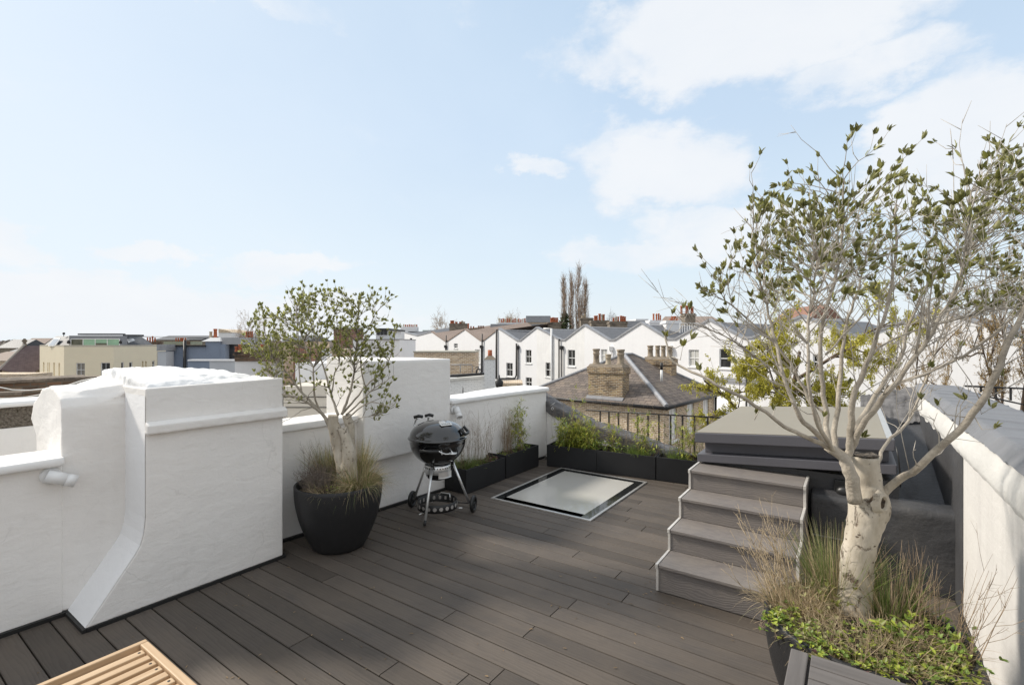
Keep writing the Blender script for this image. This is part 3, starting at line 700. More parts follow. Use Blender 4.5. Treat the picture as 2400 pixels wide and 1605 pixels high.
# ---------------------------------------------------------------- row of white butterfly-roofed houses
P_I = Vector((-1.3, 47.9)); DIRW = Vector((3.35, -4.75)).normalized(); NRM = Vector((DIRW.y, -DIRW.x))   # towards the camera
if NRM.y > 0: NRM = -NRM
def hit(x):
    k = (x-CX)/FOC; s = (k*P_I.y-P_I.x)/(DIRW.x-k*DIRW.y); return s
def fp(s, z, off): q = P_I+DIRW*s-NRM*off; return Vector((q.x, q.y, z))
def fz(x, y): q = P_I+DIRW*hit(x); return fZ(y, q.y)
peaks = [(948, 779), (1012, 778), (1090, 772), (1169, 771), (1258, 768.5), (1370, 763), (1503, 757.5), (1662, 751), (1880, 742), (2190, 728), (2680, 706)]
valls = [(978, 787), (1046, 800), (1130, 799), (1216, 799), (1319, 798), (1434, 798), (1574, 796), (1752, 793), (2010, 788), (2400, 782)]
HL = ['narrow white gabled house with a dark slot doorway, far left end of the white terrace',
      'white terrace house with a tiny square window beside a black downpipe',
      'white terrace house behind the small white chimney with an orange pot',
      'white terrace house with three sash windows between long black pipes',
      'white terrace house with peeling paint and a white waste pipe on its wall',
      'white terrace house directly behind the three potted brick chimney',
      'white terrace house with a single large blind covered sash window',
      'white terrace house with a large dark sash window behind the near tree branches',
      'white terrace house half hidden behind the yellow green tree',
      'white terrace house at the far right, mostly hidden by brown catkin trees']
WN = [(548, 578, 618, 655, 0), (713, 752, 665, 772, 1), (960, 1010, 770, 876, 0), (1112, 1157, 668, 772, 0), (1112, 1160, 884, 960, 0), (1268, 1323, 768, 880, 0), (1442, 1500, 668, 795, 0), (1703, 1752, 664, 760, 1)]
WN = [(900+a/3.35, 900+b/3.35, 620+c/3.35, 620+d/3.35, k) for a, b, c, d, k in WN]+[(1614, 1638, 819, 858, 1), (1686, 1713, 817, 862, 2), (1985, 2005, 822, 850, 1), (2060, 2085, 900, 930, 0), (1905, 1927, 830, 865, 0)]
ROOFTILE = mat('brown_roof_tile', (.27, .21, .175), .85, .3, 8, bump=.4, bs=20)
SLF = mat('blue_grey_slate', (.12, .122, .13), .6, .25, 4, bump=.2)
GUT = [0]
for i in range(10):
    (xa, ya), (xv, yv), (xb, yb) = peaks[i], valls[i], peaks[i+1]
    sa, sv, sb = hit(xa), hit(xv), hit(xb); za, zv, zb = fz(xa, ya), fz(xv, yv), fz(xb, yb)
    if i: za = zlast
    zlast = zb
    mid = fp((sa+sb)/2, -9, 3)
    t = thing('terrace_house', HL[i], 'house', mid, 'white butterfly roofed terrace houses', True)
    holes = []; wl = []
    wl = [w_ for w_ in WN if xa < (w_[0]+w_[1])/2 < xb]
    for px0, px1, py0, py1, kd in wl:
        s0, s1 = hit(px0), hit(px1); xm = (px0+px1)/2; z1, z0 = fz(xm, py0), fz(xm, py1)
        holes.append((s0, s1, z0, z1, kd))
    out = [(sa, -9), (sb, -9), (sb, zb), ((sa+sb)/2 if i < 0 else sv, zv), (sa, za)]
    if i >= 1:   # flat bit at the valley
        g = .28; out = [(sa, -9), (sb, -9), (sb, zb), (sv+g, zv), (sv-g, zv), (sa, za)]
    w = MB(); holed(w, out, [[(a, c), (b, c), (b, d), (a, d)] for a, b, c, d, k in holes], fp, .14)
    w.build('wall', WHITE_PEEL if i == 4 else WHITE_FAR, t)
    for a, b, c, d, k in holes:
        sash(t, fp, a, b, c, d, .07, WINWHITE, GLASSBLIND if k == 1 else GLASSDARK, bars=(0, 1) if k == 2 else (1, 1), fw=.045, sill_out=.07)
    # coping along the V
    cp = MB(); o = out[2:]
    for (s0, z0), (s1, z1) in zip(o, o[1:]):
        q = [fp(s0, z0+.0, -.07), fp(s1, z1, -.07), fp(s1, z1, .3), fp(s0, z0, .3)]; q2 = [p+Vector((0, 0, .13)) for p in q]
        cp.add(q+q2, [(0, 1, 2, 3), (7, 6, 5, 4), (0, 4, 5, 1), (1, 5, 6, 2), (2, 6, 7, 3), (3, 7, 4, 0)])
    cp.build('coping', LEAD if i >= 3 else ROOFTILE if i in (1, 2) else LEAD, t, fix=True)
    rf = MB(); dep = 8.5; dz = .1
    vs = [fp(sa, za-dz, .3), fp(sa, za+1.0 if i < 3 else za-dz, dep), fp(sv, zv+.6 if i < 3 else zv-dz, dep), fp(sv, zv-dz, .3), fp(sb, zb-dz, .3), fp(sb, zb+1.0 if i < 3 else zb-dz, dep)]
    rf.add(vs, [(0, 3, 2, 1), (3, 4, 5, 2)]); rf.build('roof', ROOFTILE if i in (1, 2) else SLF, t, fix=True)
    sd_ = MB()
    for s_, z_ in ((sa+.001, za), (sb-.001, zb)): sd_.add([fp(s_, -9, 0), fp(s_, -9, dep), fp(s_, z_-.05, dep), fp(s_, z_-.05, 0)], [(0, 1, 2, 3)])
    sd_.add([fp(sa, -9, dep), fp(sb, -9, dep), fp(sb, zb-.05, dep), fp(sv, zv-.05, dep), fp(sa, za-.05, dep)], [(0, 1, 2, 3, 4)]); sd_.build('rear_wall', WHITE_FAR, t)
    if i >= 1 and i < 8:   # hopper and downpipe under the valley
        pm = WINWHITE if i in (5, 6) else IRON
        dp = MB(); ph = fp(sv, zv-.55, -.13)
        dp.box((ph.x-.14, ph.y-.1, zv-.72), (ph.x+.14, ph.y+.1, zv-.42)); dp.tube([fp(sv, zv-.7, -.12), fp(sv, -8.9, -.12)], .055, 8)
        if i in (1, 2): dp.tube([fp(sv+.22, zv+.75, -.14), fp(sv+.22, zv-.4, -.14), fp(sv+.1, -8.9, -.14)], .07, 8)
        dp.build('downpipe', pm, t)
    if i == 3:
        dp = MB(); s2 = hit(900+890/3.35); s3 = hit(900+1047/3.35); zz = fz(1200, 620+905/3.35)
        dp.tube([fp(s2, fz(1169, 772), -.12), fp(s2, zz, -.12)], .085, 8); dp.tube([fp(s3, zv-.2, -.12), fp(s3, zz+.5, -.12), fp(s3-.25, zz+.2, -.12), fp(s2, zz, -.14)], .075, 8)
        dp.build('soil_pipe', IRON, t)
    if i == 4:
        s2 = hit(900+1322/3.35); za_ = fz(1295, 620+500/3.35)
        MB().tube([fp(s2-1.0, za_, -.1), fp(s2, za_, -.1), fp(s2, -8.9, -.1)], .09, 8).build('waste_pipe', WINWHITE, t)
        s2 = hit(900+1382/3.35); MB().tube([fp(s2, zv+.15, -.12), fp(s2, -8.9, -.12)], .06, 8).build('rain_pipe', IRON, t)
    if i == 0:
        s0, s1 = hit(963-.5), hit(966.0); z0, z1 = fz(965, 830), fz(965, 792)
        MB().box((fp(s0, z0, -.02).x, fp(s0, z0, -.02).y-.03, z0), (fp(s1, z1, -.02).x, fp(s1, z1, -.02).y+.02, z1)).build('slot_door', IRON, t)
    if i == 7:
        zc = fz(1700, 893); cpb = MB(); q = [fp(hit(1650), zc, -.12), fp(hit(1880), zc, -.12), fp(hit(1880), zc, -.005), fp(hit(1650), zc, -.005)]; cpb.add(q+[p+Vector((0, 0, .22)) for p in q], [(0, 1, 2, 3), (7, 6, 5, 4), (0, 4, 5, 1), (1, 5, 6, 2), (2, 6, 7, 3), (3, 7, 4, 0)]); cpb.build('string_course', LEAD, t, fix=True)

# stacks rising behind the white gables
def at3(X, Y, X2, Y2, x0=1200, y0=620, s=5.8625): return (x0+X/s, y0+Y/s, x0+X2/s, y0+Y2/s)
def p3(X, Y, hw, st, m=None, x0=1200, y0=620, s=5.8625): return (x0+X/s, y0+Y/s, hw/s, st)+((m,) if m else ())
CG = 'chimney stacks rising behind the white terrace'
chimney('chimney_stack', 'grey brown chimney stack with a tight row of orange pots, left of the poplars', at3(490, 795, 670, 985), 52, 1.0, CONCRETE, [p3(540, 728, 16, 0), p3(565, 722, 17, 0), p3(592, 726, 15, 0), p3(620, 726, 17, 0)], CG, zb=-1)
chimney('chimney_stack', 'broad low buff chimney stack just right of the bare poplars', at3(945, 735, 1115, 900), 54, 1.0, CONCRETE, [p3(1003, 675, 11, 0, BUFFPALE), p3(968, 695, 20, 0, BUFFPALE)], CG, zb=-1)
chimney('chimney_stack', 'large stained buff chimney with a cluster of orange and cream pots', at3(1090, 770, 1335, 980), 46, 1.1, CONCRETE, [p3(1140, 700, 17, 0), p3(1165, 698, 17, 0), p3(1205, 672, 20, 0), p3(1240, 678, 15, 2, BUFFPALE), p3(1262, 680, 15, 0)], CG, zb=-1)
chimney('chimney_stack', 'half grey chimney stack with orange and white pots above a white valley', at3(1345, 785, 1585, 985), 42, 1.1, CONCRETE, [p3(1397, 728, 16, 0), p3(1430, 715, 17, 0, BUFFPALE), p3(1460, 712, 14, 0), p3(1497, 700, 17, 0), p3(1525, 705, 16, 0), p3(1552, 712, 16, 0)], CG, zb=-1)
t = chimney('chimney_stack', 'white painted chimney block with broken looking orange pots right of the centre gable', at3(1895, 770, 2070, 985), 36, 1.2, WHITE_FAR, [p3(1945, 672, 14, 0), p3(1985, 668, 13, 2), p3(2015, 668, 14, 0), p3(2040, 690, 10, 0)], CG, zb=-1)
chimney('chimney_stack', 'low white chimney block with a group of short orange pots beside a white pole', at3(2120, 775, 2320, 985), 34, 1.2, WHITE_FAR, [p3(2170, 740, 14, 0), p3(2200, 708, 17, 0), p3(2235, 706, 17, 0), p3(2262, 712, 14, 0)], CG, zb=-1)
chimney('chimney_stack', 'brown chimney stack with orange pots behind the left leaf tufts of the near tree', (1606, 735, 1630, 762), 38, 1.0, CONCRETE, [(1597, 716, 3, 0), (1610, 716, 4, 0), (1622, 718, 4, 0)], CG, zb=-1)
a4 = dict(x0=920, y0=720, s=7.8167)
def q4(X, Y, X2, Y2): return at3(X, Y, X2, Y2, **a4)
def r4(X, Y, hw, st, m=None): return p3(X, Y, hw, st, m, **a4)
chimney('chimney_stack', 'wide white chimney with a long row of short pots, left of the bare tree', q4(145, 355, 450, 480), 75, 1.2, WHITE_FAR, [r4(205+i*34, 308+(i % 3)*4, 14, 0, BUFFPALE if i in (0, 6) else None) for i in range(8)], CG, zb=-1, cap=False)
chimney('chimney_stack', 'dark topped stack crowded with mixed pots right of a bare tree', q4(1040, 300, 1365, 450), 66, 1.2, CONCRETE, [r4(1080, 240, 26, 0), r4(1110, 238, 22, 0), r4(1170, 262, 26, 0), r4(1240, 262, 24, 0), r4(1275, 240, 18, 2, BUFFPALE), r4(1310, 262, 22, 0, BUFFPALE)], CG, zb=-1)
chimney('chimney_stack', 'low stained stack with small orange pots peeping over a white gable', q4(1310, 390, 1530, 460), 58, 1.0, CONCRETE, [r4(1390, 292, 16, 0), r4(1437, 342, 15, 0), r4(1484, 345, 15, 0)], CG, zb=-1)
chimney('chimney_stack', 'squat brown chimney with a broad flat cap and no tall pots', q4(1510, 385, 1750, 470), 57, 1.2, CONCRETE, [r4(1575+i*30, 335, 13, 0, REDBRICK) for i in range(4)], CG, zb=-1)
chimney('chimney_stack', 'tall white chimney slab with a row of small cream and orange pots', at3(-190, 800, 195, 900), 64, 1.2, WHITE_FAR, [p3(-175+i*27, 735+(i*7) % 13, 12, 0, BUFFPALE if i % 3 == 0 else None) for i in range(14)], CG, zb=-1)
# ---------------------------------------------------------------- stretches of roof behind the white terrace
def slab_house(name, label, px, d, thick, m, group=None, zb=-9., roof=None, cat='building'):
    x0, y0, x1, y1 = px; u = (fU(x0, d)+fU(x1, d))/2
    t = thing(name, label, cat, (u, d, zb), group, True); b = MB(); cbox(b, x0, y0, x1, y1, d, thick, zb); b.build('wall', m, t)
    if roof:
        h, rm = roof; u0, u1, z = fU(x0, d), fU(x1, d), fZ(y0, d); e = .15
        MB().prism([(u0-e, d-e, z+.01), (u0-e, d+thick/2, z+h), (u0-e, d+thick+e, z+.01)], (u1-u0+2*e, 0, 0)).build('roof', rm, t)
    return t
def p4(X, Y): return 920+X/7.8167, 720+Y/7.8167
t = slab_house('terrace_house', 'long dark slate roofed house behind the white gables, below the poplars', (1258, 800, 1372, 802), 58, 7, CONCRETE, roof=(1.6, SLATEGREY))
t = slab_house('terrace_house', 'dark slate roofed house with a brown parapet, left of the chimney with three orange pots', (1150, 790, 1290, 800), 58, 6, CONCRETE, roof=(1.7, SLATEGREY))
t = slab_house('terrace_house', 'slate mansard house behind the central white gable peak', (1478, 775, 1530, 790), 42, 6, SLATEGREY, roof=(1.0, SLATEGREY))
t = slab_house('terrace_house', 'low dark flat roofed extension at the far left of the white terrace', p4(280, 440)+p4(540, 520), 74, 6, SLATEGREY)
t = slab_house('terrace_house', 'pale green clad roof extension behind the far left white gables', p4(550, 415)+p4(815, 500), 78, 6, mat('pale_green_cladding', (.46, .52, .44), .6, .06, 3))
t = slab_house('terrace_house', 'white rooftop storey with a light wall above the third white gable', p4(1535, 430)+p4(1750, 560), 62, 5, WHITE_FAR)
t = slab_house('terrace_house', 'yellow brick terrace backs on the skyline left of the poplars', (1236, 755, 1292, 790), 95, 8, LONDON, roof=(1.5, SLATEGREY))
t = slab_house('terrace_house', 'distant white stucco terrace on the skyline right of the chimney stacks', (1490, 747, 1520, 770), 110, 10, WHITE_FAR)
t = slab_house('terrace_house', 'brown tiled house with a pale wall behind the roof terrace railing', (1590, 762, 1700, 800), 40, 6, WHITE_FAR, roof=(.9, ROOFTILE))
t = slab_house('terrace_house', 'dark slate roofed white house seen through the near tree branches', (1985, 775, 2060, 900), 36, 7, WHITE_FAR, roof=(1.1, SLATEGREY))
t = slab_house('terrace_house', 'red brick gabled house glimpsed high behind the yellow green tree', (1900, 752, 1975, 800), 48, 7, REDBRICK)
d = 48; MB().prism([(fU(1895, d), d-.1, fZ(752, d)), (fU(1937, d), d-.1, fZ(712, d)), (fU(1980, d), d-.1, fZ(752, d))], (0, 7, 0)).build('gable', REDBRICK, t)
# roof terrace railing over the right hand gable
t = thing('terrace_railing', 'white balustrade on top of a white house right of the low orange pots', 'railing', (fU(1640, 30), 30, fZ(775, 30)), None, True)
b = MB(); r0, r1, d = 1594, 1760, 33
b.box((fU(r0, d), d, fZ(758, d)), (fU(r1, d), d+.06, fZ(757, d)+.03)); b.build('rail', WINWHITE, t)
b = MB()
for i in range(30):
    x = r0+(r1-r0)*i/29; b.box((fU(x, d)-.02, d+.01, fZ(778, d)), (fU(x, d)+.02, d+.05, fZ(758, d)))
b.build('baluster', WINWHITE, t)
# ---------------------------------------------------------------- brick house with the slate hip roof
A_C = Vector((fU(1555, 20.0), 20.0)); ang1 = math.radians(50.0)
E1 = Vector((math.cos(ang1), math.sin(ang1))); E2 = Vector((-math.sin(ang1), math.cos(ang1)))   # along right face, along left face
EZ = fZ(949, 20.0); LR, LF = 6.4, 7.0
def hp(a, b, z): q = A_C+E1*a+E2*b; return Vector((q.x, q.y, z))     # a along the right face, b along the left face
t = thing('brick_house', 'brown brick mews house with a slate hipped roof and arched white windows', 'house', (*(A_C+E1*3+E2*3), -9), None, True)
def rf_map(s, z, off): return hp(s, off, z)
def lf_map(s, z, off): return hp(off, s, z)
w = MB(); hs = []
WINS = []
for (x0, x1, yt, yb) in ((1568.5, 1584.5, 953, 1031), (1611, 1624, 940, 1009), (1648, 1656, 930, 996)):
    def sx(x):
        k = (x-CX)/FOC; return (k*A_C.y-A_C.x)/(E1.x-k*E1.y)
    s0, s1 = sx(x0), sx(x1); dd = (A_C+E1*((s0+s1)/2)).y; WINS.append((s0, s1, fZ(yb, dd), fZ(yt, dd)))
wd_ = [(1.05, WINS[0]), (1.05, WINS[1]), (1.0, WINS[2])]
WINS = [(s0, s0+max(.85, s1-s0), z0, z1) for s0, s1, z0, z1 in WINS]
for s0, s1, z0, z1 in WINS:
    h = [(s0, z0), (s1, z0), (s1, z1-.14)]+[((s0+s1)/2+(s1-s0)/2*math.cos(a), z1-.14+.14*math.sin(a)) for a in (PI*.25, PI*.5, PI*.75)]+[(s0, z1-.14)]
    hs.append(h)
holed(w, [(0, -9), (LR, -9), (LR, EZ), (0, EZ)], hs, rf_map, .16)
holed(w, [(0, -9), (LF, -9), (LF, EZ), (0, EZ)], [], lf_map, .1)
w.add([hp(LR, 0, -9), hp(LR, LF, -9), hp(LR, LF, EZ), hp(LR, 0, EZ)], [(0, 1, 2, 3)]); w.add([hp(0, LF, -9), hp(LR, LF, -9), hp(LR, LF, EZ), hp(0, LF, EZ)], [(3, 2, 1, 0)])
w.build('wall', LONDON, t)
SHUT = mat('white_blind_glass', (.80, .80, .80), .3, .04, 2)
for s0, s1, z0, z1 in WINS: sash(t, rf_map, s0, s1, z0, z1, .06, WINWHITE, SHUT, bars=(1, 1), fw=.06, sill_out=.09)
o = .22; RZ = EZ+1.95; apx = 3.45
apA = hp(apx-.1, LF/2, RZ); apB = hp(LR-2.1, LF/2, RZ)
c0, c1, c2, c3 = hp(-o, -o, EZ-.02), hp(LR+o, -o, EZ-.02), hp(LR+o, LF+o, EZ-.02), hp(-o, LF+o, EZ-.02)
rm = MB()
rm.add([c0, c1, apB, apA], [(0, 1, 2, 3)]); rm.add([c1, c2, apB], [(0, 1, 2)]); rm.add([c2, c3, apA, apB], [(0, 1, 2, 3)]); rm.add([c3, c0, apA], [(0, 1, 2)])
rm.add([p-Vector((0, 0, .06)) for p in (c0, c1, c2, c3)], [(3, 2, 1, 0)])
rf = rm.build('roof', SLATE, t)
hm = MB()
def hipstrip(p, q, r=.07): hm.tube([p+Vector((0, 0, .03)), q+Vector((0, 0, .03))], r, 6, smooth=False)
hipstrip(c0, apA, .10); hipstrip(c3, apA); hipstrip(c1, apB, .06); hipstrip(apA, apB, .06)
hm.build('hip_flashing', LEAD, rf)
g = MB()
for p, q in ((c0, c1), (c0, c3), (c1, c2)):
    dv = (q-p).normalized(); g.tube([p-dv*.05-Vector((0, 0, .07)), q+dv*.05-Vector((0, 0, .07))], .075, 8)
g.build('gutter', IRON, t)
b = MB(); q = hp(LR-.1, -.1, 0); b.tube([(q.x, q.y, EZ-.1), (q.x, q.y, -9)], .06, 8); b.build('downpipe', IRON, t)
# its chimneys
def house_stack(label_nm, a0, a1, b0, b1, zb, zt, m, pots):
    s = MB()
    def bx(e, z0, z1): s.hexa([hp(a0-e, b0-e, z0), hp(a1+e, b0-e, z0), hp(a1+e, b1+e, z0), hp(a0-e, b1+e, z0), hp(a0-e, b0-e, z1), hp(a1+e, b0-e, z1), hp(a1+e, b1+e, z1), hp(a0-e, b1+e, z1)])
    bx(0, zb, zt-.34); bx(.05, zt-.34, zt-.07)
    st = s.build(label_nm, m, t, fix=True)
    f = MB(); e = .03; f.hexa([hp(a0-e, b0-e, zt-.07), hp(a1+e, b0-e, zt-.07), hp(a1+e, b1+e, zt-.07), hp(a0-e, b1+e, zt-.07), hp(a0+.05, b0+.05, zt+.06), hp(a1-.05, b0+.05, zt+.06), hp(a1-.05, b1-.05, zt+.06), hp(a0+.05, b1-.05, zt+.06)]); f.build('flaunching', CONCRETE, st, fix=True)
    for a, b_, h, r, sty, pmt in pots: q = hp(a, b_, zt); pot(MB(), q.x, q.y, zt+.03, h, r, sty, 20).build('pot', pmt, st)
    return st
# front chimney: find its place on the front slope from the photograph's pixels
dch = 21.0
def ab(x, d):
    q = Vector((fU(x, d), d))-A_C; return q.dot(E1), q.dot(E2)
def solve_roof(x, y):
    lo, hi = 18.0, 30.0
    for _ in range(50):
        d = (lo+hi)/2; a_, b_ = ab(x, d); lo, hi = (lo, d) if fZ(y, d) < EZ-.02+(a_+o)*(RZ-EZ)/(apx-.1+o) else (d, hi)
    return d
def b_at(x, a_):
    k = (x-CX)/FOC; q = A_C+E1*a_; return (k*q.y-q.x)/(E2.x-k*E2.y)
d0_ = solve_roof(1425, 932); a0 = ab(1425, d0_)[0]; bR = b_at(1459, a0); CW_ = b_at(1379, a0)-bR
zt = fZ(857, d0_-.1); zbm = fZ(932, d0_)
sF = house_stack('front_chimney', a0, a0+.62, bR, bR+CW_, zbm-.4, zt, LONDON_DK, [(a0+.3, bR+.24, .70, .175, 1, BUFFPOT), (a0+.3, bR+CW_-.24, .72, .165, 1, BUFFPOT), (a0+.3, bR+CW_*.5, .48, .14, 1, BUFFPALE)])
fl = MB(); fl.hexa([hp(a0-.15, bR-.06, zbm-.08), hp(a0-.02, bR-.06, zbm-.02), hp(a0-.02, bR+CW_+.06, zbm-.02), hp(a0-.15, bR+CW_+.06, zbm-.08), hp(a0-.15, bR-.06, zbm-.05), hp(a0-.01, bR-.06, zbm+.07), hp(a0-.01, bR+CW_+.06, zbm+.07), hp(a0-.15, bR+CW_+.06, zbm-.05)])
fl.build('lead_apron', mat('dull_lead', (.20, .20, .21), .6, .2, 4, bump=.3, bs=14), sF, fix=True)
aB, bB = ab(1515, 25.6); zt2 = fZ(838, 25.6)
house_stack('rear_chimney', aB-.2, aB+.5, bB-1.42, bB+.05, EZ, zt2, LONDON_DK, [(aB+.15, bB-.15, .62, .16, 1, BUFFPOT), (aB+.15, bB-.55, .62, .13, 1, BUFFPOT), (aB+.15, bB-.86, .62, .13, 1, BUFFPOT), (aB+.15, bB-1.2, .60, .16, 1, BUFFPOT)])
d_ = 22.0; u_, z0_ = fU(1550.5, d_), fZ(880, d_)
MB().tube([(u_, d_, z0_-.25), (u_, d_, fZ(866, d_))], .055, 10).build('flue_collar', WINWHITE, t)
MB().tube([(u_, d_, fZ(866, d_)), (u_, d_, fZ(849, d_))], .058, 10).build('flue', IRON, t)
# low walls beside it
t2 = slab_house('lean_to', 'low white lean-to beside the brick house, below the yellow green tree', (1650, 962, 1740, 1000), 27, 4, WHITE_FAR)
# ---------------------------------------------------------------- iron railing on the parapet beyond the planters
t = thing('iron_railing', 'black iron railing with flat posts between the planters and the brick house', 'railing', (-1.4, 7.4, 0))
RY = 7.6
pa, pb = AY(1250+640/5.211, 780+940/5.211, RY), AY(1250+2320/5.211, 780+1035/5.211, RY)
MB().tube([pa, pb], .013, 6).build('top_rail', IRON, t)
for X in (845, 965, 1092, 1215, 1340, 1470, 1602, 1740, 1878, 2012, 2155):
    f = (X-640)/(2320-640); p = pa.lerp(pb, f)
    MB().box((p.x-.013, RY-.006, -.6), (p.x+.013, RY+.006, p.z)).build('post', IRON, t)
MB().tube([Vector((pa.x+.5, RY, -.05)), Vector((pb.x, RY, -.05))], .010, 6).build('bottom_rail', IRON, t)
t = thing('iron_railing', 'black iron railing far right beyond the grey membrane capping', 'railing', (fU(2330, 12), 12, fZ(945, 12)), None, True)
pts = [(2262, 904), (2310, 906), (2400, 910), (2470, 914)]
MB().tube([FP(x, y, 9.0) for x, y in pts], .018, 6).build('top_rail', IRON, t)
MB().tube([FP(2262, 915, 9.0), FP(2320, 930, 9.0), FP(2420, 952, 9)], .015, 6).build('bottom_rail', IRON, t)
for x, y0, y1 in ((2300, 905, 918), (2335, 907, 930), (2370, 908, 938), (2405, 910, 950)):
    b = MB(); cbox(b, x-2, y0, x+2, y1, 9.0, .02); b.build('post', IRON, t)
# ---------------------------------------------------------------- left background
# cream corner building with the mansard roof
t = thing('cream_building', 'cream rendered corner building with a dark mansard roof and green blinds', 'building', (fU(215, 46), 48, -9), None, True)
dC = 45.0
PL = [FP(93, 813, 49.0), FP(150, 813, dC), FP(266, 813, dC), FP(368, 813, 50.0)]
PLN = [Vector((p.x, p.y)) for p in PL]; ZC = fZ(812.5, dC)
w = MB(); segs = []
for i in range(3):
    a, b2 = PLN[i], PLN[i+1]; dv = (b2-a).normalized(); nv = Vector((dv.y, -dv.x)); nv = nv if nv.y < 0 else -nv
    segs.append((a, dv, nv, (b2-a).length))
CW = [(101, 104, 848, 876, 0, 9), (111, 113, 849, 878, 0, 9), (114.5, 117, 849, 878, 0, 9), (125, 128.5, 849, 882, 0, 9), (137, 140.5, 850, 882, 0, 9), (178, 199, 850, 882, 1, 0), (236, 258, 849, 882, 1, 1), (284, 291, 848, 878, 2, 2), (303, 311, 848, 874, 2, 2), (333, 336.5, 846, 870, 2, 9), (340, 344, 846, 870, 2, 9), (357, 363, 845, 864, 2, 2)]
maps = []
for i, (a, dv, nv, L) in enumerate(segs):
    def mp(s, z, off, a=a, dv=dv, nv=nv): q = a+dv*s-nv*off; return Vector((q.x, q.y, z))
    hs = []
    for x0, x1, yt, yb, sg, kd in CW:
        if sg != i: continue
        def ss(x): k = (x-CX)/FOC; return (k*a.y-a.x)/(dv.x-k*dv.y)
        s0, s1 = ss(x0), ss(x1); dd = (a+dv*s0).y; hs.append((s0, s1, fZ(yb, dd), fZ(yt, dd), kd))
    holed(w, [(0, -9), (L, -9), (L, ZC), (0, ZC)], [[(a_, c_), (b_, c_), (b_, d_), (a_, d_)] for a_, b_, c_, d_, k in hs], mp, .18 if i == 1 else .15)
    maps.append((mp, hs))
w.build('wall', CREAM, t)
for mp, hs in maps:
    for a_, b_, c_, d_, k in hs:
        if k == 9:
            b = MB(); b.add([mp(a_, c_, .15), mp(b_, c_, .15), mp(b_, d_, .15), mp(a_, d_, .15)], [(0, 1, 2, 3)]); b.build('blind_recess', CREAM, t)
            continue
        sash(t, mp, a_, b_, c_, d_, .06, WINWHITE, GLASSDARK if k else mat('half_blind_glass', (.22, .20, .17), .3, .5, 1.2), bars=(1, 1) if k < 2 else (0, 1), fw=.06, sill_out=.1)
b = MB(); c3 = [Vector((p.x, p.y)) for p in PL]; back = [Vector((p.x*1.12, p.y+9)) for p in (PL[3], PL[0])]
b.prism([Vector((p.x, p.y, ZC)) for p in c3+back], (0, 0, .16)); b.build('parapet_coping', mat('pale_parapet_coping', (.50, .45, .36), .8, .1, 3), t, fix=True)
MB().prism([Vector((p.x, p.y+.02, -9)) for p in [c3[0]+Vector((.05, .1)), c3[3]+Vector((-.05, .1))]+back], (0, 0, 9+ZC)).build('core', CREAM, t, fix=True)
zr = ZC+.16; dR = 46.6
def mz(y): return fZ(y, dR)
ro = MB(); ft = [FP(105, 0, 48.5), FP(142, 0, dR), FP(283, 0, dR), FP(360, 0, 50)]; bt = [FP(132, 0, 50.5), FP(162, 0, dR+1.4), FP(282, 0, dR+1.4), FP(330, 0, 51)]
zt_ = fZ(786.5, dR+1.4)
for i in range(3):
    p, q, r, s_ = ft[i], ft[i+1], bt[i+1], bt[i]
    ro.add([(p.x, p.y, zr), (q.x, q.y, zr), (r.x, r.y, zt_), (s_.x, s_.y, zt_)], [(0, 1, 2, 3)])
ro.add([(x.x, x.y, zt_) for x in bt]+[(bt[3].x, 57, zt_), (bt[0].x, 57, zt_)], [(0, 1, 2, 3, 4, 5)])
rf = ro.build('mansard_roof', SLATEGREY, t)
b = MB(); cbox(b, 162, 786, 281, 811, dR-.15, .9); b.build('dormer', mat('zinc_dormer', (.21, .215, .23), .5, .12, 1.5, stretch=(8, 1, 1)), t)
GREENB = mat('green_blind_glass', (.27, .44, .30), .3, .12, 1.5); DARKIN = mat('dim_interior_glass', (.10, .10, .065), .15, .4, 2)
fr = MB(); x0, x1 = 166, 279.5
cbox(fr, x0, 793, x1, 794.5, dR-.23, .06); cbox(fr, x0, 809.3, x1, 811, dR-.23, .06)
for i in range(5): x = x0+(x1-x0)*i/4; cbox(fr, x-.6, 794.5, x+.6, 809.3, dR-.23, .06)
wf = fr.build('window_strip', WINWHITE, t)
for i in range(4):
    xa, xb = x0+(x1-x0)*i/4+.6, x0+(x1-x0)*(i+1)/4-.6
    b = MB(); cbox(b, xa, 794.5, xb, 803.5 if i == 2 else 809.3, dR-.19, .02); b.build('pane', [DARKIN, GREENB, GREENB, GREENB][i], wf)
    if i == 2: b = MB(); cbox(b, xa, 803.6, xb, 809.3, dR-.19, .02); b.build('pane', DARKIN, wf)
for xa, xb in ((182, 228), (232, 281)): b = MB(); cbox(b, xa, 781, xb, 784.5, dR+1.2, .7); b.build('roof_panel', SLATEGREY, t)
b = MB(); cbox(b, 288, 783.5, 323, 788, dR+1.6, .8); b.build('roof_panel', SLATEGREY, t)
RLG = mat('rooflight_glass', (.34, .36, .38), .12, .1, 2)
for P4 in ([(119, 810, 47.4), (134, 810, 46.7), (147, 792, 47.6), (133, 792, 48.5)], [(311, 811, 47.9), (328, 811, 48.9), (316, 793, 49.5), (301, 793, 48.6)]):
    q = [FP(x, y, d)-Vector((0, .28, 0)) for x, y, d in P4]; b = MB(); b.prism(q, (0, .12, 0)); r_ = b.build('roof_window', WINWHITE, t, fix=True)
    c_ = sum(q, Vector())/4; MB().add([c_+(p-c_)*.86-Vector((0, .03, 0)) for p in q], [(0, 1, 2, 3)]).build('pane', RLG, r_)
for x in (160.5, 282.5):
    b = MB(); b.lathe([(.001, -.18), (.12, -.12), (.13, .0), (.06, .16), (.001, .2)], FP(x, 801, dR-.35), 10); b.build('wall_lantern', IRON, t)
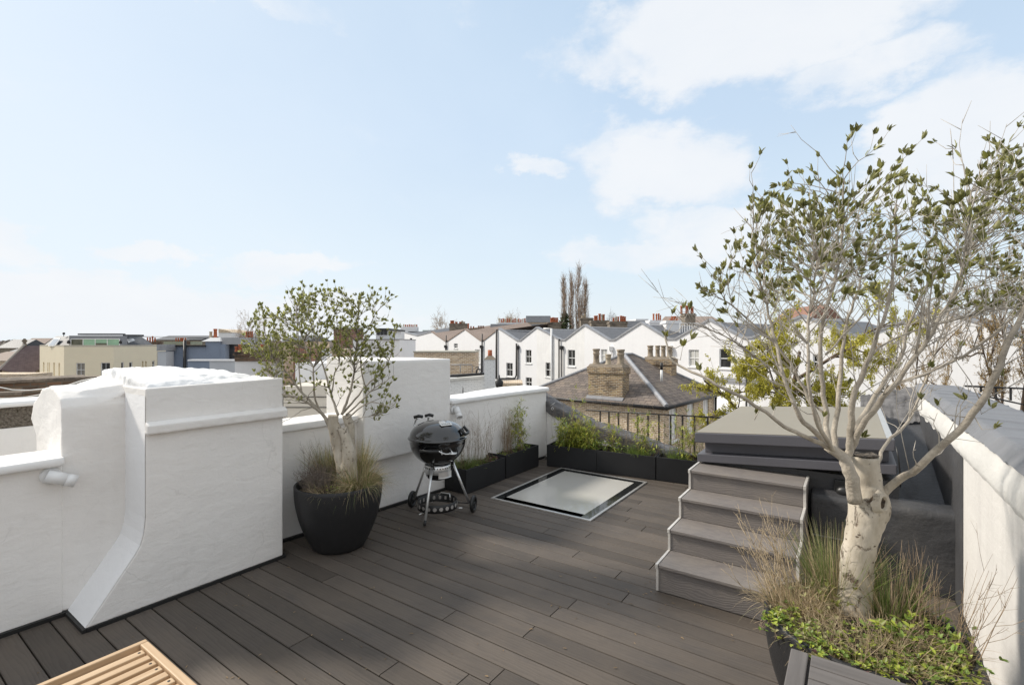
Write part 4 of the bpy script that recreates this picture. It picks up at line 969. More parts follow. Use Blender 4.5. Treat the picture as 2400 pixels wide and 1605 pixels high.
b = MB(); b.tube([FP(149.5, 788, 48), FP(149.5, 783, 48)], .03, 6); b.lathe([(.001, 0), (.1, .05), (.1, .2), (.001, .25)], FP(149.5, 784, 48), 8); b.build('roof_vent', IRON, t)
# church-like roof
t = thing('tiled_hall', 'steep plum tiled hall roof with a stone cross finial at the far left', 'building', (fU(40, 52), 52, -9), None, True)
d = 52; apx_ = FP(57, 809, d); e0 = FP(-60, 905, d); 
b = MB(); rp = [FP(60, 811, d), FP(110, 811, d+2.5), FP(110, 880, d-1), FP(0, 868, d-4)]
roofq = [Vector((fU(58, d), d, fZ(810, d))), Vector((fU(112, d), d+3, fZ(810, d))), Vector((fU(112, d), d-2, fZ(880, d-2))), Vector((fU(0, d-3), d-3, fZ(866, d-3)))]
b.add(roofq, [(3, 2, 1, 0)]); b.add([roofq[3]+Vector((-6, 2, -3)), roofq[3], roofq[0], roofq[0]+Vector((-.2, 8, 0))], [(0, 1, 2, 3)])
b.build('roof', TILEPLUM, t)
b = MB(); b.tube([roofq[3]+Vector((-.5, -.05, -.5)), roofq[0]+Vector((0, -.05, .15))], .13, 6); b.build('verge', mat('pale_stone_verge', (.34, .31, .27), .9, .2, 5), t)
b = MB(); z_ = fZ(810, d); uu = fU(57.5, d); b.box((uu-.13, d-.1, z_), (uu+.13, d+.1, z_+.3)).box((uu-.07, d-.07, z_+.3), (uu+.07, d+.07, z_+.78)).box((uu-.24, d-.06, z_+.45), (uu+.24, d+.06, z_+.6)); b.ring((uu, d, z_+.52), .2, .05, axis='y', n=16, m=5); b.build('finial', CONCRETE, t)
b = MB(); b.prism([roofq[3]+Vector((0, .2, -.1)), roofq[2]+Vector((0, .2, -.1)), Vector((roofq[2].x, roofq[2].y+.2, -9)), Vector((roofq[3].x, roofq[3].y+.2, -9))], (0, 6, 0)); b.build('wall', LONDON, t, fix=True)
t = thing('brick_outbuilding', 'low yellow brick parapet below the plum tiled roof', 'building', (fU(30, 34), 34, -9), None, True)
b = MB(); cbox(b, -80, 876, 60, 896, 34, 2, -9); b.build('wall', LONDON, t)
# blue-grey house
t = thing('blue_house', 'blue grey painted brick house with a black gutter and a tall black soil pipe', 'house', (fU(450, 36), 36, -9), None, True)
d = 36.0
def e2(X, Y): return 340+X/7.8167, 740+Y/7.8167
b = MB(); x0, y0 = e2(383, 560); x1, _ = e2(745, 0); cbox(b, x0, y0, x1, 0, d, 6, -9); b.build('brick_wall', BLUEBRICK, t)
b = MB(); x0b, _ = e2(745, 0); x1b, _ = e2(1105, 0); cbox(b, x0b, y0, x1b, 0, d+.02, 6, -9); x2, y2 = e2(1105, 465); x3, _ = e2(1370, 0); cbox(b, x2, y2, x3, 0, d+.03, 3, -9); x4, y4 = e2(1370, 515); x5, _ = e2(1465, 0); cbox(b, x4, y4, x5, 0, d+.05, 3, -9); b.build('rendered_wall', BLUEWALL, t)
b = MB(); xa, ya = e2(385, 533); xb, yb = e2(1100, 560); cbox(b, xa, ya, xb, yb, d-.14, .12); b.build('gutter', IRON, t)
b = MB(); xp, yp = e2(730, 440); b.tube([FP(xp, yp, d-.2), Vector((fU(xp, d), d-.2, -9))], .10, 8); b.build('soil_pipe', IRON, t)
b = MB(); xa, ya = e2(1030, 395); xb, yb = e2(1375, 465); q0, q1 = FP(xa, yb, d-.1), FP(xb, yb, d-.1); b.hexa([(q0.x, d-.1, q0.z), (q1.x, d-.1, q0.z), (q1.x, d+1.2, q0.z), (q0.x, d+1.2, q0.z), (q0.x+.55, d+.1, fZ(ya, d)), (q1.x-.1, d+.1, fZ(ya, d)), (q1.x-.1, d+1.1, fZ(ya, d)), (q0.x+.55, d+1.1, fZ(ya, d))]); ch = b.build('chimney_base', WHITE_ROUGH, t)
for X, Y, hw, st, pm in ((1205, 285, 28, 0, BUFFPALE), (1288, 235, 34, 0, TERRA)):
    x, y = e2(X, Y); z0 = fZ(ya, d); pot(MB(), fU(x, d+.5), d+.5, z0, fZ(y, d+.5)-z0, hw/7.8167*d/FOC, st).build('pot', pm, ch)
b = MB(); xa, ya = e2(1370, 395); xb, yb = e2(1740, 520); cbox(b, xa, ya, xb, yb, d+.2, 4); b.build('fascia', mat('pale_grey_fascia', (.35, .355, .365), .6, .06, 2), t)
b = MB(); xa, ya = e2(1460, 520); xb, yb = e2(1640, 800); cbox(b, xa, ya, xb, 0, d+.6, 2, -9); b.build('dark_doors', mat('dark_framed_glazing', (.04, .043, .047), .3, .3, 3), t)
b = MB(); xa, ya = e2(770, 400); xb, yb = e2(1135, 412); cbox(b, xa, ya, xb, yb, d+4, 2); xa, ya = e2(810, 432); xb, yb = e2(1060, 447); cbox(b, xa, ya, xb, yb, d+3.5, 2); b.build('flat_roof_edge', IRON, t)
t = thing('grey_pier', 'pale grey pier with a weathered lead cap between the cream and blue buildings', 'wall', (fU(378, 35), 35, -9), None, True)
b = MB(); xa, ya = e2(228, 650); xb, _ = e2(385, 0); cbox(b, xa, ya, xb, 0, 35, .8, -9); b.build('pier', PALEBLUE, t)
b = MB(); xa, ya = e2(213, 520); xb, yb = e2(385, 635); cbox(b, xa, ya, xb, yb, 34.9, 1.0); b.build('lead_cap', LEAD, t)
t = thing('trellis', 'pale green trellis panels along the roof edge of the blue house', 'trellis', (fU(410, 38), 38, fZ(806, 38)), None, True)
b = MB(); dT = 38
for (Xa, Xb) in ((345, 712), (835, 1040)):
    xa, ya = e2(Xa, 470); xb, yb = e2(Xb, 515)
    for k in range(4): y = ya+(yb-ya)*k/3; cbox(b, xa, y, xb, y+1.1, dT, .04)
    n_ = int((xb-xa)/2.2)
    for k in range(n_+1): x = xa+(xb-xa)*k/n_; cbox(b, x-.35, ya, x+.35, yb, dT+.045, .03)
b.build('lattice', mat('sage_paint', (.36, .38, .27), .7, .1, 4), t)
# low walls in front of the blue house
W1 = 'stepped garden walls in front of the blue house'
for nm, lb, X0, Y0, X1, dd, m in (('garden_wall', 'short blue grey rendered wall with a white coping, right of the soil pipe', 785, 825, 1180, 30, BLUEWALL), ('garden_wall', 'pale grey rendered wall between the blue wall and the white wall', 1180, 825, 1645, 29.5, PALEBLUE), ('garden_wall', 'plain white rendered wall behind the left edge of the olive tree', 1645, 830, 2260, 29, WHITE_FAR)):
    xa, ya = e2(X0, Y0); xb, _ = e2(X1, 0)
    t = thing(nm, lb, 'wall', (fU((xa+xb)/2, dd), dd, -9), W1, True); b = MB(); cbox(b, xa, ya, xb, 0, dd, .35, -9); b.build('wall_face', m, t)
    b = MB(); cbox(b, xa-1, ya-3.5, xb+.6, ya, dd-.08, .5); b.build('coping', WHITE_FAR if nm != 'x' else None, t)
chimney('chimney_stack', 'sooty brick chimney with squat orange pots at the left of the olive crown', e2(1640, 670)+e2(2330, 830), 27, 1.0, DARKBRICK, [e2(1675, 560)+(30/7.8, 0), e2(1740, 520)+(30/7.8, 0), e2(2148, 520)+(32/7.8, 0), e2(2240, 590)+(30/7.8, 0)], 'chimneys around the blue house')
chimney('chimney_stack', 'dark stack with two dull orange pots above the grey fascia', e2(1740, 400)+e2(2110, 470), 44, 1.0, DARKBRICK, [e2(1875, 290)+(34/7.8, 0), e2(1945, 280)+(34/7.8, 0)], 'chimneys around the blue house')
chimney('chimney_stack', 'distant chimney with four thin orange pots right of the cream building', e2(20, 478)+e2(200, 520), 70, 1.2, DARKBRICK, [e2(45, 390)+(13/7.8, 0), e2(92, 390)+(15/7.8, 0), e2(137, 365)+(15/7.8, 2), e2(182, 395)+(14/7.8, 0)], 'chimneys around the blue house')
chimney('chimney_stack', 'distant dark chimney with a line of thin orange pots and small aerials', e2(540, 468)+e2(770, 520), 75, 1.2, DARKBRICK, [e2(X, 398)+(12/7.8, 0) for X in (568, 610, 652, 672, 695, 742)], 'chimneys around the blue house')
slab_house('terrace_house', 'long low dark roofed terrace on the left skyline between chimneys', (360, 796, 470, 806), 85, 8, CONCRETE, roof=(.8, SLATEGREY))
t = slab_house('terrace_house', 'white and brown brick gabled house with orange ridge tiles left of the olive tree', e2(1345, 300)+e2(1590, 392), 60, 6, WHITE_FAR)
MB().prism([FP(*e2(1345, 235), 59.9), FP(*e2(1345, 302), 59.9), FP(*e2(1590, 302), 59.9), FP(*e2(1500, 262), 59.9)], (0, 5, 0)).build('gable', LONDON, t, fix=True)
# ---------------------------------------------------------------- middle ground between the chimney blocks (behind the olive)
def e3(X, Y): return 600+X/6.514, 720+Y/6.514
t = slab_house('rear_house', 'cream rendered extension with dark horizontal joints low behind the olive trunk', e3(420, 1200)+e3(1300, 1560), 8.0, 2.0, plaster('beige_cladding', (.62, .575, .50), .06, .1))
b = MB()
for Y in (1360, 1520): xa, y = e3(420, Y); xb, _ = e3(1300, 0); cbox(b, xa, y, xb, y+1.6, 7.985, .02)
b.build('shadow_joint', BLACKMEM, t)
slab_house('rear_house', 'white rendered wall with a dark letterbox slot behind the olive branches', e3(600, 850)+e3(1285, 1200), 9.5, 1.5, WHITE_FAR)
b = MB(); xa, ya = e3(1075, 1008); xb, yb = e3(1285, 1042); cbox(b, xa, ya, xb, yb, 9.44, .05); tag(b.build('vent_slot', BLACKMEM, org=(fU(780, 9.44), 9.44, fZ(878, 9.44)), far=True), 'dark narrow slot opening in the white wall behind the olive branches', 'vent')
slab_house('rear_house', 'white house wall with dark french windows behind the olive crown', e3(1000, 640)+e3(1160, 850), 24, 4, WHITE_FAR)
t = slab_house('rear_house', 'white rear extension with a dark capped parapet right of the olive crown', e3(1480, 490)+e3(2190, 720), 30, 5, WHITE_FAR)
b = MB(); cbox(b, *e3(1480, 482), *e3(2190, 492), 29.9, 5.2); b.build('parapet_cap', SLF, t)
t = slab_house('rear_house', 'glazed rooftop room with a dark flat roof right of the olive crown', e3(1830, 340)+e3(2010, 480), 34, 4, WHITE_FAR)
b = MB(); cbox(b, *e3(1800, 318), *e3(2035, 345), 33.6, 5); b.build('roof', IRON, t)
b = MB()
for i in range(3): cbox(b, *e3(1845+i*55, 350), *e3(1890+i*55, 420), 33.95, .04)
b.build('window', GLASSDARK, t)
chimney('chimney_stack', 'yellow brick chimney with a buff stepped cap behind the olive tree', e3(1160, 650)+e3(1370, 760), 22, 1.0, LONDON, [e3(1235, 570)+(60/6.5, 1, BUFFPALE)], None)
t = slab_house('rear_house', 'slate roofed house with a rooflight behind the olive tree', e3(420, 520)+e3(760, 700), 31, 4, LONDON, roof=(.4, SLATEGREY))
t = slab_house('rear_house', 'orange brick gable with white trim behind the olive tree', e3(1185, 330)+e3(1440, 500), 45, 4, REDBRICK, roof=(.2, SLF))
slab_house('rear_house', 'red brick house wall behind the densest part of the olive tree', e3(570, 600)+e3(760, 760), 28, 3, REDBRICK)
# brick block and white brick garden wall right of the chimney block
t = slab_house('brick_extension', 'flat roofed yellow brick block behind the smooth white chimney block', (970, 825, 1113, 880), 26, 3, LONDON)
b = MB(); cbox(b, 968, 822.5, 1114, 825.5, 25.95, 3.1); b.build('coping', mat('pale_coping', (.42, .40, .34), .9, .15, 4), t)
t = thing('terrace_railing', 'thin grey tube railing on the flat roof in front of the yellow brick block', 'railing', (fU(1080, 22), 22, fZ(873, 22)), None, True)
b = MB(); b.tube([FP(1057, 854, 22), FP(1105, 854, 22), FP(1107, 858, 22), FP(1107, 872, 22)], .022, 6); b.tube([FP(1079, 854, 22), FP(1079, 872, 22)], .02, 6); b.build('rail', LEAD, t)
t = slab_house('garden_wall', 'white painted brick wall with a crumbly top below the yellow brick block', (1040, 885, 1143, 950), 19, .35, PAINTBRICK, cat='wall')
b = MB(); q = [FP(1040, 888, 18.9), FP(1143, 879, 18.9), FP(1143, 884.5, 18.9), FP(1040, 893, 18.9)]; b.prism(q, (0, .5, 0)); b.build('coping', plaster('crumbled_white_coping', (.66, .645, .60), .2, .8), t, fix=True)
b = MB(); b.prism([FP(1048, 879, 19.3), FP(1142, 872.5, 19.3), FP(1142, 877.5, 19.3), FP(1048, 886, 19.3)], (0, .3, 0)); b.build('roofing_felt', BLACKMEM, t, fix=True)
chimney('chimney_stack', 'small white painted brick chimney with a single orange pot', (1135, 842, 1160, 950), 18, .6, PAINTBRICK, [], None, cap=False, zb=-9)
cst = [o for o in COL.objects if o.get('label', '').startswith('small white painted brick chimney')][0]
b = MB(); u0, u1 = fU(1135, 18)-.02, fU(1160, 18)+.02; z_ = fZ(842, 18); b.hexa([(u0, 17.97, z_), (u1, 17.97, z_), (u1, 18.63, z_), (u0, 18.63, z_), (u0+.13, 18.15, z_+.13), (u1-.13, 18.15, z_+.13), (u1-.13, 18.45, z_+.13), (u0+.13, 18.45, z_+.13)]); b.build('cement_flaunching', CONCRETE, cst)
b = MB(); uc = (u0+u1)/2; b.lathe([(.085, 0), (.08, .24), (.06, .24), (.06, .1)], (uc, 18.3, z_+.11), 14); b.build('pot', TERRA, cst)
slab_house('brick_extension', 'low brown brick wall with a white coping between the white chimney and far house', (1165, 897, 1225, 930), 24, 2, LONDON)
# satellite-like clutter
t = thing('lantern', 'black iron lantern just above the far end of the white coping', 'lantern', FP(1170, 905, 14), None, True)
q = FP(1170, 912, 14); b = MB(); b.lathe([(.02, 0), (.10, .08), (.12, .22), (.03, .32), (.015, .42)], q, 10); b.build('lantern_body', IRON, t)
t = thing('finial_post', 'black iron spike finial poking above the white coping', 'finial', FP(1085, 928, 12), None, True)
q = FP(1085, 930, 12); b = MB(); b.tube([q, q+Vector((0, 0, .22))], .012, 6); b.lathe([(.012, .05), (.045, .08), (.012, .12), (.01, .2), (.001, .28)], q, 8); b.build('spike', IRON, t)
b = MB(); b.tube([FP(1106, 925, 12), FP(1125, 916, 12)], .016, 6); b.tube([FP(1060, 930, 12), FP(1078, 930.5, 12)], .012, 6); b.build('stay', IRON, t)
b = MB(); q = FP(1117, 872, 19.3); b.tube([q, FP(1121, 860, 19.3), FP(1125, 872, 19.3)], .02, 5); b.tube([FP(1113, 861, 19.3), FP(1123, 859, 19.3)], .02, 5); b.ring(FP(1122, 870, 19.3), .1, .025, axis='y', n=14, m=5); tag(b.build('garden_chair', IRON, org=FP(1119, 873, 19.3), far=True), 'small black folded chair on the flat roof by the yellow brick block', 'chair')
# ---------------------------------------------------------------- old brick parapets at the far left
t = thing('neighbour_parapet', 'white coped wall with a pebble dashed band at the left edge', 'wall', (-6.2, 1.2, 0))
Xn = -6.3
za, zb_, zc, zd = AX(40, 941, Xn).z, AX(40, 953, Xn).z, AX(40, 953, Xn).z, AX(40, 1001, Xn).z
MB().box((Xn, -1.5, -2), (Xn-.3, 2.4, zd)).build('wall_face', WHITE, t)
MB().box((Xn-.01, -1.5, zd+.002), (Xn-.28, 2.4, zb_)).build('pebble_dash', mat('pebble_dash', (.15, .115, .075), .95, .6, 45, bump=2.5, bs=70, col2=(.36, .31, .25)), t)
soften(MB().box((Xn+.05, -1.5, zb_+.002), (Xn-.36, 2.4, za+.01)).build('coping', WHITE_COPING, t), .03, 2, .004, .3)
t = thing('brick_parapet', 'old sooty brick parapet with heavy dark stone copings and trailing cables', 'wall', (-8.8, 3, 0))
b = MB(); d0 = 8.6
b.prism([FP(-60, 915, d0), FP(300, 896, d0+1.5), FP(300, 1010, d0+1.5), FP(-60, 1010, d0)], (0, .35, 0)); b.build('brickwork', DARKBRICK, t.__class__ and None, org=FP(60, 960, d0), far=True) if False else None
t['label'] = 'old sooty brick parapet with heavy dark stone copings at the left edge'
def wq(x, y, d): p = FP(x, y, d); return RV*p.x+FV*p.y+Vector((0, 0, p.z))
def band(nm, m, P, th, bev=0):
    q = [wq(*p) for p in P]; MB().prism(q, FV*th).build(nm, m, t, fix=True, bevel=bev)
band('brickwork', DARKBRICK, [(-60, 898, 9.0), (300, 886, 10.5), (300, 960, 10.5), (-60, 960, 9.0)], .3)
band('coping', STONE, [(-60, 894, 8.9), (77, 887.5, 9.5), (77, 895, 9.5), (-60, 903, 8.9)], .4, .02)
band('coping', STONE, [(78, 887.5, 9.5), (150, 884, 9.85), (150, 892.5, 9.85), (78, 895, 9.5)], .4, .02)
band('coping', STONE, [(151, 884, 9.85), (310, 878, 10.6), (310, 886.5, 10.6), (151, 892.5, 9.85)], .4, .02)
band('upper_ledge', STONE, [(-60, 888, 9.6), (140, 882, 10.4), (152, 890, 10.2), (-60, 896, 9.5)], .5, .02)
band('upper_ledge', STONE, [(115, 882, 10.6), (140, 881.6, 10.7), (155, 890, 10.3), (122, 891, 10.3)], .6, .02)
band('lower_course', STONE, [(-60, 921, 8.7), (50, 917, 9.0), (50, 926, 9.0), (-60, 931, 8.7)], .25, .02)
band('lower_course', DARKBRICK, [(51, 917, 9.0), (140, 909, 9.3), (140, 918, 9.3), (51, 926, 9.0)], .25, .02)
CAB = mat('white_cable', (.62, .61, .58), .6, .05, 3)
b = MB(); b.tube([wq(x, y, 8.5) for x, y in ((-20, 905), (0, 907), (30, 913), (70, 914), (110, 910), (160, 902), (190, 892), (215, 887), (290, 880))], .011, 5); b.tube([wq(x, y, 8.45) for x, y in ((-20, 933), (20, 932.5), (60, 930), (90, 925), (120, 917))], .010, 5); b.tube([wq(x, y, 8.5) for x, y in ((150, 906), (185, 896), (215, 889))], .009, 5)
tag(b.build('cable', CAB, org=wq(100, 910, 8.5)), 'white cables sagging across the old sooty brick parapet', 'cable')
# ---------------------------------------------------------------- planter boxes
PB = 'black rectangular planter boxes along the deck edge'
def planter(label, c, ux, L, Wd, H):
    """c = front-left-bottom corner, ux = unit vector along the length; width goes to the left of ux"""
    ux = Vector((ux[0], ux[1], 0)).normalized(); uy = Vector((-ux.y, ux.x, 0)); c = Vector((c[0], c[1], 0))
    t = thing('planter_box', label, 'planter', c+ux*L/2+uy*Wd/2, PB)
    P = lambda a, b, z: c+ux*a+uy*b+Vector((0, 0, z)); e = .014; b = MB()
    def slab_(a0, a1, b0, b1, z0, z1): b.hexa([P(a0, b0, z0), P(a1, b0, z0), P(a1, b1, z0), P(a0, b1, z0), P(a0, b0, z1), P(a1, b0, z1), P(a1, b1, z1), P(a0, b1, z1)])
    slab_(0, L, 0, e, .004, H); slab_(0, L, Wd-e, Wd, .004, H); slab_(0, e, e, Wd-e, .004, H); slab_(L-e, L, e, Wd-e, .004, H)
    b.build('box', PLANTER, t, bevel=.004)
    s = MB(); k0 = H-.045
    grid_solid(lambda u, v: P(e+u*(L-2*e), e+v*(Wd-2*e), k0+.014*noise.noise(Vector((u*9, v*5, L*7)))), 24, 10, s); s.build('soil', SOIL, t)
    return lambda a, b_, z=k0: P(a, b_, z)
B1 = planter('black planter box of grass and dry stems beside the kettle barbecue', (-3.640, 4.30), (0, 1), .765, .335, .283)
B2 = planter('black planter box with bamboo in the corner, butted to the barbecue side box', (-3.640, 5.092), (0, 1), .79, .335, .300)
bv = Vector((-1.652+3.552, 6.165-5.955, 0)).normalized()
b0 = Vector((-3.552, 5.955, 0))
B3 = planter('black planter box at the left of the back row, bushy with pale bamboo', b0, bv, .735, .33, .30)
B4 = planter('middle black planter box of the back row behind the skylight', b0+bv*.738, bv, .775, .33, .30)
B5 = planter('right black planter box of the back row, partly hidden by the steps', b0+bv*1.525, bv, .775, .33, .30)
b = MB(); b.tube([(-3.62, 6.02, .10), (-3.60, 6.0, .075), (-3.575, 5.985, .09), (-3.55, 5.99, .14)], .005, 6); tag(b.build('cable', BLKPLASTIC, org=(-3.6, 6, .1)), 'thin black cable looping between the two planter rows', 'cable')
# ---------------------------------------------------------------- big round pots
def round_pot(label, c, R, H, rb):
    t = thing('plant_pot', label, 'pot', (c[0], c[1], 0), 'large round black plant pots')
    pr = [(.0001, .004), (rb*.94, .004), (rb, .012)]
    for i in range(1, 21): f = i/20; pr.append((rb+(R-rb)*(1-(1-f)**2.1), .012+(H-.012)*f))
    pr += [(R-.004, H+.005), (R-.016, H+.006), (R-.020, H), (R-.03, H-.07)]
    MB().lathe(pr, (c[0], c[1], 0), 72).build('pot_body', POTM, t)
    s = MB(); grid_solid(lambda u, v: (c[0]+u*(R-.025)*math.cos(v*2*PI), c[1]+u*(R-.025)*math.sin(v*2*PI), H-.055+.05*(1-u*u)+.012*noise.noise(Vector((u*5*math.cos(v*2*PI), u*5*math.sin(v*2*PI), 1)))), 12, 48, s); s.build('soil', SOIL, t)
p1 = AZ(797, 1290, 0)
fwd = Vector((p1.x, p1.y, 0)).normalized()
POT1 = (p1.x+fwd.x*.16, p1.y+fwd.y*.16); R1, H1 = .362, .545
q = AZ(795, 1303, 0); f1 = Vector((q.x, q.y)).normalized(); POT1 = (q.x+f1.x*.235, q.y+f1.y*.235)
round_pot('tapered black pot holding the bushy olive tree by the white wall', POT1, R1, H1, .215)
POT2 = (.035, 2.56); R2, H2 = .372, .552
round_pot('large black pot at the right foreground holding the pale trunked tree', POT2, R2, H2, .215)
# ---------------------------------------------------------------- kettle barbecue
K = Vector((-3.455, 3.635, 0)); t = thing('kettle_barbecue', 'black kettle barbecue with a domed lid on three legs and two wheels', 'barbecue', K)
KR = .285; KZ = .775
pr = [(.0001, KZ-.268)]+[(KR*math.sin(a), KZ-.268*math.cos(a)) for a in [PI/2*i/16 for i in range(1, 17)]]+[(KR+.004, KZ+.004)]
bowl = MB().lathe(pr, (K.x, K.y, 0), 64).build('bowl', ENAMEL, t)
tl = Vector((-fwd.x, -fwd.y, 0))   # towards camera
pl = [(KR+.012, KZ+.006), (KR+.016, KZ+.012), (KR+.012, KZ+.022), (KR+.002, KZ+.024)]+[(KR*.995*math.cos(a)**.75, KZ+.024+.158*math.sin(a)**1.05) for a in [PI/2*i/18 for i in range(1, 18)]]+[(.0001, KZ+.184)]
lid = MB().lathe(pl, (K.x, K.y, 0), 64).build('lid', ENAMEL, t)
def kdir(deg): a = math.radians(deg); c_, s_ = math.cos(a), math.sin(a); r_ = Vector((fwd.y, -fwd.x, 0)); return tl*c_+r_*s_   # 0 faces camera, + to the right
def kp(deg, r, z): d = kdir(deg); return Vector((K.x+d.x*r, K.y+d.y*r, z))
def lidz(r): a = math.acos(min(1, (r/(KR*.995)))**(1/.75)); return KZ+.024+.158*math.sin(a)**1.05
# lid handle on the right, bowl handle in front, shelf holder at the back left
b = MB(); b.tube([kp(46, .262, lidz(.24)+.0), kp(50, .31, KZ+.06), kp(64, .315, KZ+.066), kp(76, .31, KZ+.06), kp(80, .262, lidz(.24)+.0)], .015, 8); b.build('lid_handle', BLKPLASTIC, lid)
b = MB(); b.tube([kp(-40, .285, KZ-.055), kp(-40, .325, KZ-.058), kp(-24, .335, KZ-.060), kp(-8, .335, KZ-.060), kp(-4, .335, KZ-.075), kp(2, .335, KZ-.088), kp(12, .345, KZ-.09), kp(22, .335, KZ-.088)], .0065, 8); b.build('handle_bar', STEEL, bowl)
b = MB(); b.tube([kp(-42, .325, KZ-.058), kp(-26, .336, KZ-.06), kp(-9, .336, KZ-.06)], .015, 10); b.build('handle_grip', BLKPLASTIC, bowl)
b = MB()
for d_, zz in ((-4, 0), (14, 0)): b.tube([kp(d_, .283, KZ-.055), kp(d_, .34, KZ-.088)], .006, 6)
b.ring(kp(14, .335, KZ-.088), .035, .005, n=20, m=6); b.build('tool_hook', STEEL, bowl)
for dg in (188, 216):
    b = MB(); b.tube([kp(dg, .265, KZ+.05), kp(dg, .34, KZ+.10), kp(dg, .31, KZ+.165), kp(dg+2, .27, KZ+.19)], .010, 8); b.build('lid_holder', STEEL, lid)
    b = MB(); b.tube([kp(dg+6, .31, KZ+.19), kp(dg, .27, KZ+.205), kp(dg-8, .25, KZ+.195)], .017, 8); b.build('lid_holder_grip', BLKPLASTIC, lid)
# vent disc and badge
r0 = .165; cpt = kp(18, r0, lidz(r0)+.004); nv = (kp(18, r0+.02, lidz(r0+.02))-kp(18, r0-.02, lidz(r0-.02))); tv = nv.normalized(); sdv = Vector((kdir(108).x, kdir(108).y, 0)); nrm = sdv.cross(tv); nrm = nrm if nrm.z > 0 else -nrm
b = MB(); b.lathe([(.0001, .010), (.030, .008), (.036, 0)], (0, 0, 0), 24); b.xf(Matrix.Translation(kp(14, .10, lidz(.10)+.002)) @ Vector((tl.x*.25, tl.y*.25, 1)).to_track_quat('Z', 'Y').to_matrix().to_4x4()); b.build('lid_vent', ALU, lid)
BW = mat('pale_badge_enamel', (.66, .65, .62), .4, .04, 4)
b = MB(); hx, hy = .062, .026
b.hexa([cpt-sdv*hx-tv*-hy, cpt+sdv*hx-tv*-hy, cpt+sdv*hx+tv*-hy, cpt-sdv*hx+tv*-hy]+[p+nrm*.005 for p in (cpt-sdv*hx-tv*-hy, cpt+sdv*hx-tv*-hy, cpt+sdv*hx+tv*-hy, cpt-sdv*hx+tv*-hy)])
bd = b.build('badge', BW, lid, fix=True)
b = MB()
for i, (w_, g_) in enumerate(((.012, 0), (.010, .6), (.012, 0), (.009, .5), (.012, .3))):   # dark, unreadable lettering
    for s_ in (-1, 1):
        c_ = cpt+nrm*.0056+sdv*(-.042+i*.0205+s_*w_*.35)
        b.add([c_-sdv*.0022-tv*.012, c_+sdv*.0022-tv*.012, c_+sdv*.0022+tv*.012*(1-g_*.5*(s_ > 0)), c_-sdv*.0022+tv*.012], [(0, 1, 2, 3)])
    c_ = cpt+nrm*.0056+sdv*(-.042+i*.0205); b.add([c_-sdv*w_*.35-tv*.002, c_+sdv*w_*.35-tv*.002, c_+sdv*w_*.35+tv*.002, c_-sdv*w_*.35+tv*.002], [(0, 1, 2, 3)])
b.build('badge_lettering', BLKPLASTIC, bd, fix=True)
# ash catcher: perforated steel band + black ash pan
zb0 = KZ-.262
b = MB(); b.lathe([(.128, zb0+.005), (.132, zb0+.0), (.130, zb0-.075), (.126, zb0-.08)], (K.x, K.y, 0), 40); ac = b.build('ash_band', STEEL, t)
b = MB()
for i in range(30):
    a = 360*i/30; c_ = kp(a, .1318, zb0-.018); d_ = kdir(a); s_ = Vector((-d_.y, d_.x, 0)); n_ = 8
    b.add([c_+d_*.001+s_*.0068*math.cos(k*PI/4)+Vector((0, 0, .0068*math.sin(k*PI/4))) for k in range(8)], [tuple(range(8))])
b.build('vent_hole', BLACKMEM, ac)
b = MB(); b.lathe([(.126, zb0-.078), (.122, zb0-.10), (.10, zb0-.135), (.06, zb0-.15), (.0001, zb0-.152)], (K.x, K.y, 0), 40); b.build('ash_pan', ENAMEL, t)
b = MB(); ps = [kp(a, .152, zb0-.095+.02*abs(a-20)/30*0) for a in range(-8, 58, 6)]
for p, q in zip(ps, ps[1:]): b.add([p+Vector((0, 0, -.012)), q+Vector((0, 0, -.012)), q+Vector((0, 0, .05)), p+Vector((0, 0, .05))], [(0, 1, 2, 3)])
b.tube([p+Vector((0, 0, -.012)) for p in ps], .005, 6); b.build('ash_handle', STEEL, ac)
# legs
F0 = AZ(995, 1232, .012); WL = Vector((-3.834, 3.66, .085)); WR = Vector((-3.225, 3.905, .085))
lt = .135
def legtop(f): d = Vector((f.x-K.x, f.y-K.y, 0)).normalized(); return Vector((K.x, K.y, zb0+.02))+d*.15
legs = []
for f in (F0, WL+Vector((.02, -.01, .0)), WR+Vector((-.03, -.01, .0))):
    b = MB(); b.tube([legtop(f), f], .0125, 12); lg = b.build('leg', STEEL, t); legs.append(lg)
    b = MB(); tp = legtop(f); b.tube([tp+Vector((0, 0, .035)), tp-Vector((0, 0, .03))], .017, 10); b.build('leg_socket', BLKPLASTIC, lg)
dfo = (F0-legtop(F0)).normalized(); MB().tube([F0-dfo*.05, F0+dfo*.0], .0135, 10).build('foot_cap', BLKPLASTIC, legs[0])
ax_ = (WR-WL).normalized()
def wheel(c, d):
    M_ = Matrix.Translation(c) @ ax_.to_track_quat('Z', 'Y').to_matrix().to_4x4()
    b = MB(); b.lathe([(.058, -.016), (.076, -.017), (.084, -.010), (.085, 0), (.084, .010), (.076, .017), (.058, .016), (.056, 0), (.058, -.016)], (0, 0, 0), 40); b.xf(M_); w_ = b.build('wheel', BLKPLASTIC, t)
    b = MB(); b.lathe([(.0001, -.012), (.018, -.012), (.018, .012), (.0001, .012)], (0, 0, 0), 16)
    for k in range(6): a = k*PI/3; b.tube([(math.cos(a)*.012, math.sin(a)*.012, 0), (math.cos(a)*.06, math.sin(a)*.06, 0)], .009, 6)
    b.xf(M_); b.build('hub', BLKPLASTIC, w_)
wheel(WL-ax_*.012, 1); wheel(WR+ax_*.012, 1)
MB().tube([WL, WR], .006, 8).build('axle', IRON, t)
